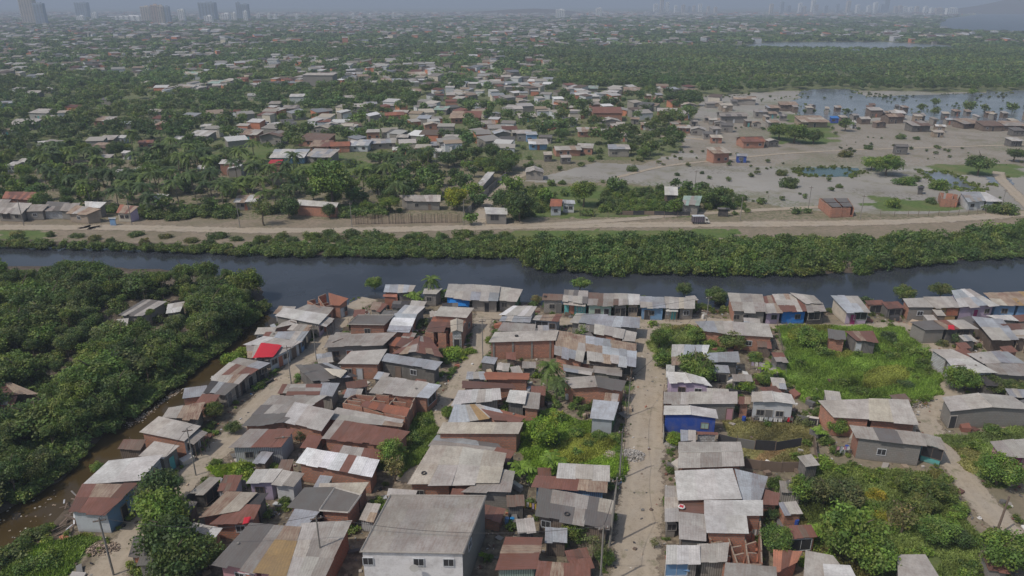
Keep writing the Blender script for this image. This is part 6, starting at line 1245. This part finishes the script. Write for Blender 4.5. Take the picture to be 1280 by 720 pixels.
# barrels, tanks, dish
def barrel(tile, x, y, col, label, r=.3, h=.9, group='barrels and tanks in the yards', name='barrel'):
    b = P(*px(tile, x, y), 0); m = MB()
    for z0, z1, a, c in ((0,h*.3,r*.94,r),(h*.3,h*.36,r*1.04,r*1.04),(h*.36,h*.64,r,r),(h*.64,h*.7,r*1.04,r*1.04),(h*.7,h*.97,r,r*.94),(h*.97,h,r*.85,r*.6)): m.tube((0,0,z0), (0,0,z1), a, c, 12, (*PAL[col], 0))
    o = m.build(name, MAT['metal']); o.location = b; tag(o, label, 'barrel', group)
for a in [('B5',95,525,'vblue','blue barrel beside the brick side of the flat dark roofed house'),('B5',75,545,'white','white barrel next to the blue one by the dark roof'),('C3',180,370,'sky','light blue tank in the yard right of the two storey house'),('C3',215,372,'azure','azure tank next to the light blue one'),('C3',330,360,'tan','tan drum below the colourful washing'),
 ('B4',690,330,'vblue','dark blue drum at the narrow brick lean-to'),('B4',1000,330,'red','red drum at the end of the washing line'),('A2',240,245,'black','black drum by the junk covered hut'),('B3',695,310,'tan','yellowish drum left of the steel blue shed'),('A4',205,312,'white','white drum on the road by the light blue house'),
 ('C3',850,120,'blue','grey blue tank beside the rusty cream roof'),('C4',1040,380,'vblue','blue drum under the bottom shrubs'),('A5',420,235,'white','white drum at the canal road bend'),('B3',580,180,'white','white drum left of the long brick wall'),('B2',610,130,'grey','grey drum under the pale blue metal roof')]: barrel(*a)
b = P(*px('C4', 277, 258), 2.95); m = MB(); m.tube((0,0,0), (0,0,.06), .45, .42, 16, PAL['white']); o = m.build('round_dish', MAT['metal']); o.location = b; tag(o, 'round white dish with a red cross on the sunken rusty roof', 'dish')
m = MB(); m.box((0,0,.075), (.6,.2,.03), .3, PAL['red']); m.box((0,0,.078), (.2,.6,.03), .3, PAL['red']); m.build('red_cross', MAT['plain'], o)
# satellite dish on the two storey house front
q = P(*px('C2', 632, 640), 4.4); root = empty('satellite_dish', q+Vector((0,-.35,0))); tag(root, 'white satellite dish on the white front of the two storey house', 'satellite dish'); m = MB(); pv = None
for i in range(4): m.tube((0,-.05*i*i/3,0), (0,-.05*(i+1)**2/3,0), .1+.1*i, .1+.1*(i+1), 12, PAL['white'])
m.build('dish', MAT['metal'], root); m = MB(); m.tube((0,0,0), (0,.5,-.25), .03, .03, 5, PAL['grey']); m.build('bracket', MAT['metal'], root)
# truck on the dirt road
def truck():
    a, b = P(*px('D2', 897, 318)), P(*px('D2', 985, 318)); c = (a+b)/2; L = (b-a).length; k = L/6.6; root = empty('box_truck', c, .03); tag(root, 'dark sided box truck with white cab parked on the dirt road beyond the canal', 'truck')
    def pt(n, mb, mat, par=root): return mb.build(n, MAT[mat], par)
    m = MB(); m.box((-1.0*k,0,1.95*k), (4.4*k,2.1*k,2.2*k), 0, (.10,.085,.12)); m.box((-1.0*k,0,3.08*k), (4.5*k,2.2*k,.1), 0, PAL['pale'])
    for i in range(6): m.box((-3.0*k+i*.8*k,-1.07*k,1.95*k), (.06,.05,2.1*k), 0, PAL['grey'])
    pt('cargo_box', m, 'metal'); m = MB(); m.box((0,0,.72*k), (6.4*k,.9*k,.2*k), 0, PAL['black']); pt('chassis', m, 'metal')
    m = MB(); A = 1.35*k; m.hexa([Vector(v)*k for v in ((1.35,-.95,.75),(3.2,-.95,.7),(3.2,.95,.7),(1.35,.95,.75),(1.35,-.9,2.35),(2.5,-.85,2.3),(2.5,.85,2.3),(1.35,.9,2.35))], PAL['white']); cab = pt('cab', m, 'metal')
    m = MB(); m.hexa([Vector(v)*k for v in ((3.0,-.75,1.35),(3.07,-.75,1.3),(3.07,.75,1.3),(3.0,.75,1.35),(2.6,-.72,2.15),(2.66,-.72,2.12),(2.66,.72,2.12),(2.6,.72,2.15))], PAL['black']); pt('windscreen', m, 'glass', cab)
    m = MB(); m.box((2.05*k,-.95*k,1.75*k), (.75*k,.06,.55*k), 0, PAL['black']); pt('side_window', m, 'glass', cab)
    for x in (-2.3,-1.5,2.2):
        for s in (-1, 1): m = MB(); m.tube((x*k,s*.75*k,.45*k), (x*k,s*1.05*k,.45*k), .45*k, .45*k, 14, PAL['black']); w = pt('wheel', m, 'plain'); m = MB(); m.tube((x*k,s*1.0*k,.45*k), (x*k,s*1.08*k,.45*k), .2*k, .18*k, 10, PAL['grey']); pt('rim', m, 'metal', w)
    for s in (-1, 1): m = MB(); m.box((3.22*k,s*.65*k,.95*k), (.06,.3*k,.2*k), 0, PAL['bright']); pt('headlight', m, 'metal')
truck()
# heap of gravel on the main street, boards by the creek
def heap(name, tile, x, y, rx, ry, h, col, label, cat='heap', n=700, s=.16):
    c = P(*px(tile, x, y)); m = MB()
    for i in range(n):
        a = random.uniform(0, 6.283); r = random.random()**.5; z = h*(1-r**1.6)+random.uniform(-.05,.05); k = random.uniform(.4,1.4)*s; m.box((math.cos(a)*r*rx, math.sin(a)*r*ry, max(z,.03)), (k,k*random.uniform(.5,1),k*.7), random.uniform(0,3), vary(PAL[pick(col)], .25), 0, (random.uniform(-.4,.4), random.uniform(-.4,.4)))
    o = m.build(name, MAT['plain']); o.location = c; tag(o, label, cat)
heap('gravel_heap', 'B3', 1010, 560, 2.0, 1.6, .6, 'grey,lgrey,block', 'grey gravel heap at the edge of the main street')
heap('sand_heap', 'B3', 870, 560, 1.0, 1.6, .3, 'tan,cream', 'pale sand heap left of the gravel on the main street', n=300, s=.12)
heap('rubble_heap', 'B5', 570, 215, 2.2, 1.4, .5, 'grey,block,tan', 'rubble heap at the corner of the long pale roof', n=500)
heap('rubble_heap', 'C0', 690, 540, 2.0, 1.2, .3, 'brown,tan', 'earth heap before the white fronted blue sided house', n=300)
heap('rubble_heap', 'A5', 1010, 480, 2.2, 1.6, .7, 'brown,tan,drust,grey', 'heap of broken bricks beside the bluish sheets', n=500)
for k in range(26):
    t = k/25; q = P(*px('C0', 380+random.uniform(0,150)+t*60, 440-t*240+random.uniform(-20,20)), 0); m = MB(); L = random.uniform(1.2,3.0); m.box((0,0,0), (L,.18,.05), 0, vary(PAL[pick('grey,block,brown,pale')], .2)); o = m.build('plank', MAT['wood']); o.location = q+Vector((0,0,.25+.03*k % .5)); o.rotation_euler = (random.uniform(-.3,.3), random.uniform(-.5,.5), random.uniform(0,3)); tag(o, 'loose grey plank in the scrap pile by the white fronted house', 'plank', 'planks in the scrap pile by the creek')
# timber frame of a half built hut
c0 = P(*px('A5', 1240, 520)); root = empty('timber_frame', c0); tag(root, 'bare timber frame of a half built hut at the photo edge', 'frame')
for sx in (-1.6, 0, 1.6):
    for sy in (-1, 1):
        m = MB(); m.tube((sx,1.2*sy,0), (sx,1.2*sy,2.1), .08, .07, 6, PAL['tan']); m.build('post', MAT['wood'], root); m = MB(); m.tube((sx,1.5*sy,1.9), (sx,0,2.9), .06, .06, 6, PAL['tan']); m.build('rafter', MAT['wood'], root)
m = MB(); m.tube((-1.8,0,2.95), (1.8,0,2.95), .07, .07, 6, PAL['tan']); m.build('ridge_beam', MAT['wood'], root)
# stones and tyres holding roofs down
def roofs_near():
    out = []
    for o in bpy.data.objects:
        if o.name.startswith('roof') and o.parent and o.parent.get('category') == 'house' and o.parent.location.y < 150: out.append(o)
    return out
RN = roofs_near(); stone = MB()
for i in range(5): stone.box((0,0,.05+i*.02), (.32-.03*i,.26-.02*i,.12), i*.5, PAL['block'])
sm = stone.mesh('roof_stone', MAT['plain']); ty = MB()
for i in range(12):
    a, b = 6.283*i/12, 6.283*(i+1)/12; ty.tube((math.cos(a)*.28, math.sin(a)*.28, .09), (math.cos(b)*.28, math.sin(b)*.28, .09), .09, .09, 6, PAL['black'])
tm = ty.mesh('tyre', MAT['plain']); brd = MB(); brd.box((0,0,.05), (2.2,.14,.07), 0, PAL['brown']); bm_ = brd.mesh('board', MAT['wood'])
for k in range(130):
    o = random.choice(RN); pl = random.choice(o.data.polygons)
    if pl.normal.z < .8: continue
    q = o.matrix_basis @ pl.center+o.parent.location; r = random.random()
    me, nm, lb, ct = (sm,'roof_stone','grey stone weighing down the sheets of a village roof','stone') if r < .45 else (tm,'tyre','old black tyre lying on a village roof','tyre') if r < .55 else (bm_,'board','loose board lying on a village roof','board')
    s = link(nm, me); s.location = q+Vector((0,0,.02)); s.rotation_euler = (0,0,random.uniform(0,6)); tag(s, lb, ct, {'stone':'stones on the roofs','tyre':'tyres on the roofs','board':'boards on the roofs'}[ct])
# ------------------------------------------------------------------ litter, weeds, grass
HX = [(h[0], h[1], h[2]) for h in HOUSE_SPOTS if h[1] < 165]
def free_near(x, y, grow_=1.02):
    ok = np.ones(len(x), bool)
    for hx, hy, q in HX: ok &= ~inpoly(x, y, [(hx+(a-hx)*grow_, hy+(b-hy)*grow_) for a, b in q])
    return ok
VILL = [(352,395),(440,380),(560,372),(690,383),(905,386),(1050,390),(1130,392),(1300,378),(1400,760),(-60,760),(50,672),(150,576),(240,505),(330,430)]
x = rf.uniform(-70, 90, 60000); y = rf.uniform(62, 158, 60000); X, Y = proj(x, y); v = inpoly(X, Y, VILL)
fr = free_near(x, y); nz = smooth_noise(x, y, 5, 3.3)+.6*smooth_noise(x, y, 1.9, 1.1)
lit = v & fr & (rf.random(len(x)) < .22+.2*(nz > .2)); street = np.zeros(len(x), bool)
SW = []
for pts, w in STREETS:
    for a, b in zip(pts[:-1], pts[1:]):
        p, q = P(*a), P(*b); d = np.array([q.x-p.x, q.y-p.y]); L2 = (d**2).sum(); t = np.clip(((x-p.x)*d[0]+(y-p.y)*d[1])/L2, 0, 1); street |= (x-p.x-t*d[0])**2+(y-p.y-t*d[1])**2 < (w*.42)**2
grassy = np.zeros(len(x), bool)
for g in GRASS: grassy |= inpoly(X, Y, g)
lit &= ~(street & (rf.random(len(x)) < .8)) & ~(grassy & (rf.random(len(x)) < .96)); lx, ly, lst = x[lit], y[lit], street[lit]; m = MB(); keys = ['grey','dgrey','brown','tan','lgrey','drust','block','dgrey','brown','black','white','white','blue','dbrick','rust','sky','pale','red' ]
wts = [10,10,12,8,6,6,8,8,8,6,3,2,2,5,5,.6,2,.4]
for i in range(len(lx)):
    k = random.choices(keys, wts)[0]; big = random.random() < .12 and not lst[i]; s = random.uniform(.5,1.8) if big else random.uniform(.1,.42); fl = .3 if random.random() < .6 else 1
    m.box((lx[i], ly[i], s*fl*.25), (s, s*random.uniform(.25,1), max(s*fl*.5,.04)), random.uniform(0,3.14), vary(PAL[k], .2), 0, (random.uniform(-.25,.25), random.uniform(-.25,.25)))
tag(m.build('litter', MAT['plain']), 'scattered rubbish, boards and stones in yards and lanes', 'litter', kind='stuff')
# lean-tos and sheds squeezed into the yards
cand = np.where(v & fr & ~grassy)[0]; rf.shuffle(cand); nl = 0; done = []
def near_street(a, b, w_):
    for pts, w in STREETS:
        for A_, B_ in zip(pts[:-1], pts[1:]):
            p, q = P(*A_), P(*B_); d = q-p; t = max(0, min(1, ((a-p.x)*d.x+(b-p.y)*d.y)/d.length_squared))
            if math.hypot(a-p.x-t*d.x, b-p.y-t*d.y) < w/2+w_: return True
    return False
for i in cand[:2600]:
    if nl >= 84: break
    a, b = x[i], y[i]
    if (X[i] < 160 and Y[i] > 540) or (1000 < X[i] < 1160 and 400 < Y[i] < 510) or X[i] > 1300 or X[i] < 20 or inpoly(X[i:i+1], Y[i:i+1], [(895,515),(1060,515),(1060,590),(895,590)])[0]: continue
    w_, d_ = rf.uniform(1.6, 3.6), rf.uniform(1.4, 2.8)
    if any(math.hypot(a-p, b-q) < 3.2 for p, q in done) or near_street(a, b, w_*.5+.2): continue
    cx = np.array([a-w_/2,a+w_/2,a+w_/2,a-w_/2]); cyy = np.array([b-d_/2,b-d_/2,b+d_/2,b+d_/2])
    if not free_near(cx, cyy, 1.0).all(): continue
    done.append((a, b)); nl += 1; h_ = rf.uniform(1.7, 2.4); th = rf.normal()*.18; u = Vector((math.cos(th), math.sin(th), 0))*w_/2; w2 = Vector((-math.sin(th), math.cos(th), 0))*d_/2; c_ = Vector((a, b, 0))
    rs = random.choice(['rust,grey','lgrey,blue','grey,dgrey','tan,lgrey','rust,drust','black,dgrey','lgrey','brown,rust','blue']); ws = random.choice(['plank:grey','plank:brown','plank:dgrey','plank:dgrey','plank:pale','brick','block'])
    o = house(None, None, rs, ws, None, h=(h_+.3,h_), world=[(*(c_-u+w2).xy, h_+.35), (*(c_+u+w2).xy, h_+.35), (*(c_+u-w2).xy, h_), (*(c_-u-w2).xy, h_)], ops='F.5o=black' if rf.random() < .4 and w_ > 2.9 else '', cat='shed', name='shed', inset=.14, sheet=(.9,1.6), loose=1.6, group='small sheds in the yards')
    XX, YY = proj(a, b); PENDING.append((o, 'small %s roofed yard shed %s, %s' % (CN[rs.split(',')[0]], 'near the canal row' if YY < 430 else 'in the upper village' if YY < 490 else 'in mid village' if YY < 570 else 'in the lower village' if YY < 650 else 'near the bottom', colname(XX)), XX))
HX = [(h[0], h[1], h[2]) for h in HOUSE_SPOTS if h[1] < 165]; fr = free_near(x, y)
# weeds in the yards
wd = v & fr & ~street & ~grassy & (nz > .05) & (rf.random(len(x)) < .085); wx, wy = x[wd], y[wd]; vx, vy = [], []
for pts, w in STREETS:
    for A_, B_ in zip(pts[:-1], pts[1:]):
        p, q = P(*A_), P(*B_); d = (q-p); L_ = d.length; d.normalize()
        for _ in range(int(L_*4)): t = random.random()*L_; sd_ = random.choice((-1,1))*(w*random.gauss(.5,.05)); vx.append(p.x+d.x*t-d.y*sd_); vy.append(p.y+d.y*t+d.x*sd_)
vx, vy = np.array(vx), np.array(vy); kk = free_near(vx, vy) & (smooth_noise(vx, vy, 4, 2) > -.05); nw = len(wx); wx = np.concatenate([wx, vx[kk]]); wy = np.concatenate([wy, vy[kk]]); s = rf.uniform(.25, .95, len(wx)); s[nw:] *= .45; tg = np.array([1.35,1.3,.95])
o = bake('weeds', np.stack([wx, wy], 1), s, s*.45, LOD1, tg, MAT['leaf']); tag(o, 'weeds growing between the houses', 'weeds', kind='stuff')
# land outside the photo's frame, for a viewpoint a step to the side
ox = rf.uniform(-200, 210, 9000); oy = rf.uniform(40, 150, 9000); OX, OY = proj(ox, oy); kk = ((OX > 1340) | (OX < -170) | (OY > 770)) & ~inpoly(OX, OY, CANAL) & ~inpoly(OX, OY, CREEK) & free_near(ox, oy) & ((rf.random(9000) < .16) | (OX < -170)); ox, oy = ox[kk], oy[kk]; so_ = rf.uniform(.8, 3.4, len(ox)); o = bake('wood', np.stack([ox, oy], 1), so_, so_*.7, LOD1, np.array([1.1,1.1,1.0]), MAT['leaf']); tag(o, 'bushes and trees around the settlement', 'wood', kind='stuff')
# grass blades of the fields
def tufts(n, poly, hgt, base, name, label):
    W = [P(a, b) for a, b in poly]; x = rf.uniform(min(w.x for w in W), max(w.x for w in W), n); y = rf.uniform(min(w.y for w in W), max(w.y for w in W), n); X, Y = proj(x, y); ok = inpoly(X+.8*(9*np.sin(x*.35+np.sin(y*.5))+5*np.sin(x*.9+y*.7)), Y+6*np.sin(y*.3+x*.21)*.4+3*np.sin(x*1.1)*.5, poly) & free_near(x, y) & (smooth_noise(x, y, 3.5, 8.8) > -.8); x, y = x[ok], y[ok]; n = len(x)
    hz = hgt*rf.uniform(.4, 1.2, n)*(1+.9*smooth_noise(x, y, 2.2, 1)); a = rf.uniform(0, 6.283, n); w = rf.uniform(.05, .12, n); lx, ly = rf.normal(size=n)*.18, rf.normal(size=n)*.18; c, s_ = np.cos(a)*w, np.sin(a)*w
    V = np.stack([np.stack([x-c, y-s_, np.zeros(n)], -1), np.stack([x+c, y+s_, np.zeros(n)], -1), np.stack([x+c*.5+lx, y+s_*.5+ly, hz], -1), np.stack([x-c*.5+lx, y-s_*.5+ly, hz*.92], -1)], 1).reshape(-1,3)
    nzz = 1+.45*smooth_noise(x, y, 3.1, 5)+.4*smooth_noise(x, y, 1.1, 2); col = np.array(base)[None]*np.clip(nzz, .35, 1.6)[:,None]*rf.uniform(.7,1.2,(n,1)); dry = smooth_noise(x, y, 4.3, 6.1) > .42; col[dry] = col[dry]*np.array([1.25,.92,1.1])
    return V, col
GV, GC = [], []
for i, (g, n, h, b) in enumerate([(GRASS[0],110000,.55,(.16,.25,.05)),(GRASS[1],50000,.35,(.18,.28,.045)),(GRASS[2],40000,.3,(.16,.22,.07)),(GRASS[3],70000,.4,(.15,.20,.06)),(GRASS[4],30000,.18,(.22,.21,.09)),(GRASS[5],15000,.4,(.16,.23,.06)),(GRASS[6],12000,.45,(.21,.30,.045)),(GRASS[7],15000,.3,(.15,.23,.045)),(GRASS[8],20000,.35,(.17,.22,.07))]):
    V, c = tufts(n, g, h, b, '', ''); GV.append(V); GC.append(c)
GV = np.concatenate(GV); GC = np.concatenate(GC)*1.35; tag(link('grass', np_mesh('grass', GV, np.arange(len(GV)).reshape(-1,4), GC, mat=MAT['leaf'])), 'tall grass of the vacant plots', 'grass', kind='stuff')
# field weeds: clumps taller than the grass
fx, fy, fs = [], [], []
for g, n in ((GRASS[0],35),(GRASS[1],15),(GRASS[2],20),(GRASS[3],110),(GRASS[4],12),(GRASS[8],30)):
    W = [P(a, b) for a, b in g]; x_ = rf.uniform(min(w.x for w in W), max(w.x for w in W), n); y_ = rf.uniform(min(w.y for w in W), max(w.y for w in W), n); k = inpoly(x_, y_, [(w.x, w.y) for w in W]) & free_near(x_, y_) & (smooth_noise(x_, y_, 3, 4) > -.1); fx += list(x_[k]); fy += list(y_[k])
s = rf.uniform(.3, 1.15, len(fx)); o = bake('weeds', np.stack([fx, fy], 1), s, s*.45, LOD1, np.array([1.45,1.5,.9]), MAT['leaf']); tag(o, 'leafy weeds standing in the vacant plots', 'weeds', kind='stuff')
# floating scum line in the creek
line = tp('B0', 850,362,930,315,1000,265,1080,200,1150,150,1190,120); m = MB()
for a, b in zip(line[:-1], line[1:]):
    p, q = P(*a, -.44), P(*b, -.44)
    for i in range(60): c = p.lerp(q, random.random())+Vector((random.gauss(0,.4), random.gauss(0,.4), 0)); s = random.uniform(.05,.3); m.box(c, (s, s*.7, .06), random.uniform(0,3), vary(PAL[pick('tan,cream,tan,brown')], .2))
for i in range(70):
    p = P(*px('C0', random.uniform(0,420), random.uniform(150,560)), -.44); s = random.uniform(.06,.3); m.box(p, (s, s*.7, .05), random.uniform(0,3), vary(PAL[pick('tan,brown,grey,cream')], .2))
tag(m.build('floating_debris', MAT['plain']), 'pale rubbish floating along the creek', 'debris', kind='stuff')
# ------------------------------------------------------------------ unique labels for the repeats
from collections import defaultdict
ORD = ['','second','third','fourth','fifth','sixth','seventh','eighth','ninth','tenth','eleventh','twelfth','thirteenth','fourteenth','fifteenth','sixteenth','seventeenth','eighteenth','nineteenth','twentieth']
D = defaultdict(list)
for o, base, X in PENDING: D[base].append((X, o))
for base, L in D.items():
    L.sort(key=lambda t: t[0])
    for i, (_, o) in enumerate(L):
        o['label'] = base if len(L) == 1 else base+', '+('leftmost' if i == 0 else '%s from left' % (ORD[i] if i < 20 else '%dth' % (i+1)))

for o in bpy.data.objects:
    if o.get('label'):
        for a_, b_ in ((' brownish', ''), (' in the belt', ''), ('far canal bank', 'far bank'), ('big ', ''), (' of the ', ' of '), ('in the centre', 'centre'), (' garden', ''), (' the ', ' ')):
            if len(o['label'].split()) > 16: o['label'] = o['label'].replace(a_, b_)
# ------------------------------------------------------------------ haze, light, camera
m = bpy.data.materials.new('haze'); m.use_nodes = True; nt = m.node_tree; nt.nodes.clear(); out = nt.nodes.new('ShaderNodeOutputMaterial'); pv = nt.nodes.new('ShaderNodeVolumePrincipled')
pv.inputs['Color'].default_value = (.70,.82,1.0,1); pv.inputs['Density'].default_value = 2.9e-4; pv.inputs['Anisotropy'].default_value = 0
nt.links.new(pv.outputs[0], out.inputs['Volume'])
mb = MB(); mb.box((0,6000,89), (17000,15000,186), 0); hz = mb.build('haze', m); tag(hz, kind='stuff')
sc = bpy.context.scene; w = bpy.data.worlds.new('World'); sc.world = w; w.use_nodes = True; nt = w.node_tree
EL = math.radians(54); TO = Vector((-math.cos(math.radians(33)), -math.sin(math.radians(33)), math.tan(EL))).normalized()     # direction to the sun: left, a little behind the camera
sky = nt.nodes.new('ShaderNodeTexSky'); sky.sky_type = 'NISHITA'; sky.sun_disc = False; sky.sun_elevation = EL; sky.sun_rotation = math.atan2(TO.x, TO.y); sky.air_density = 1.2; sky.dust_density = 3.0; sky.ozone_density = 1.5
bg = nt.nodes['Background']; nt.links.new(sky.outputs[0], bg.inputs[0]); bg.inputs[1].default_value = .115
L = bpy.data.lights.new('sun', 'SUN'); L.energy = 2.9; L.angle = math.radians(.6); L.color = (1, .93, .83); so = bpy.data.objects.new('sun', L); C.objects.link(so); so.rotation_euler = TO.to_track_quat('Z', 'Y').to_euler(); so.location = (-100,-50,200)
cam = bpy.data.cameras.new('camera'); co = bpy.data.objects.new('camera', cam); C.objects.link(co); co.location = (0,0,CAM_H); co.rotation_euler = (math.pi/2-PITCH, 0, 0); cam.sensor_width = 36; cam.lens = 36*F_PX/1280; cam.clip_start = 1; cam.clip_end = 40000; sc.camera = co
sc.view_settings.view_transform = 'Standard'; sc.view_settings.look = 'None'; sc.view_settings.gamma = 1; sc.view_settings.exposure = -.3; sc.view_settings.use_curve_mapping = False
cy = sc.cycles; cy.use_denoising = True; cy.max_bounces = 5; cy.diffuse_bounces = 2; cy.glossy_bounces = 2; cy.transmission_bounces = 2; cy.transparent_max_bounces = 6; cy.volume_bounces = 0; cy.caustics_reflective = False; cy.caustics_refractive = False; cy.sample_clamp_indirect = 4
from collections import Counter
print('COUNT', Counter(o.get('category') for o in bpy.data.objects if o.get('category')).most_common(20), 'faces', sum(len(m.polygons) for m in bpy.data.meshes))
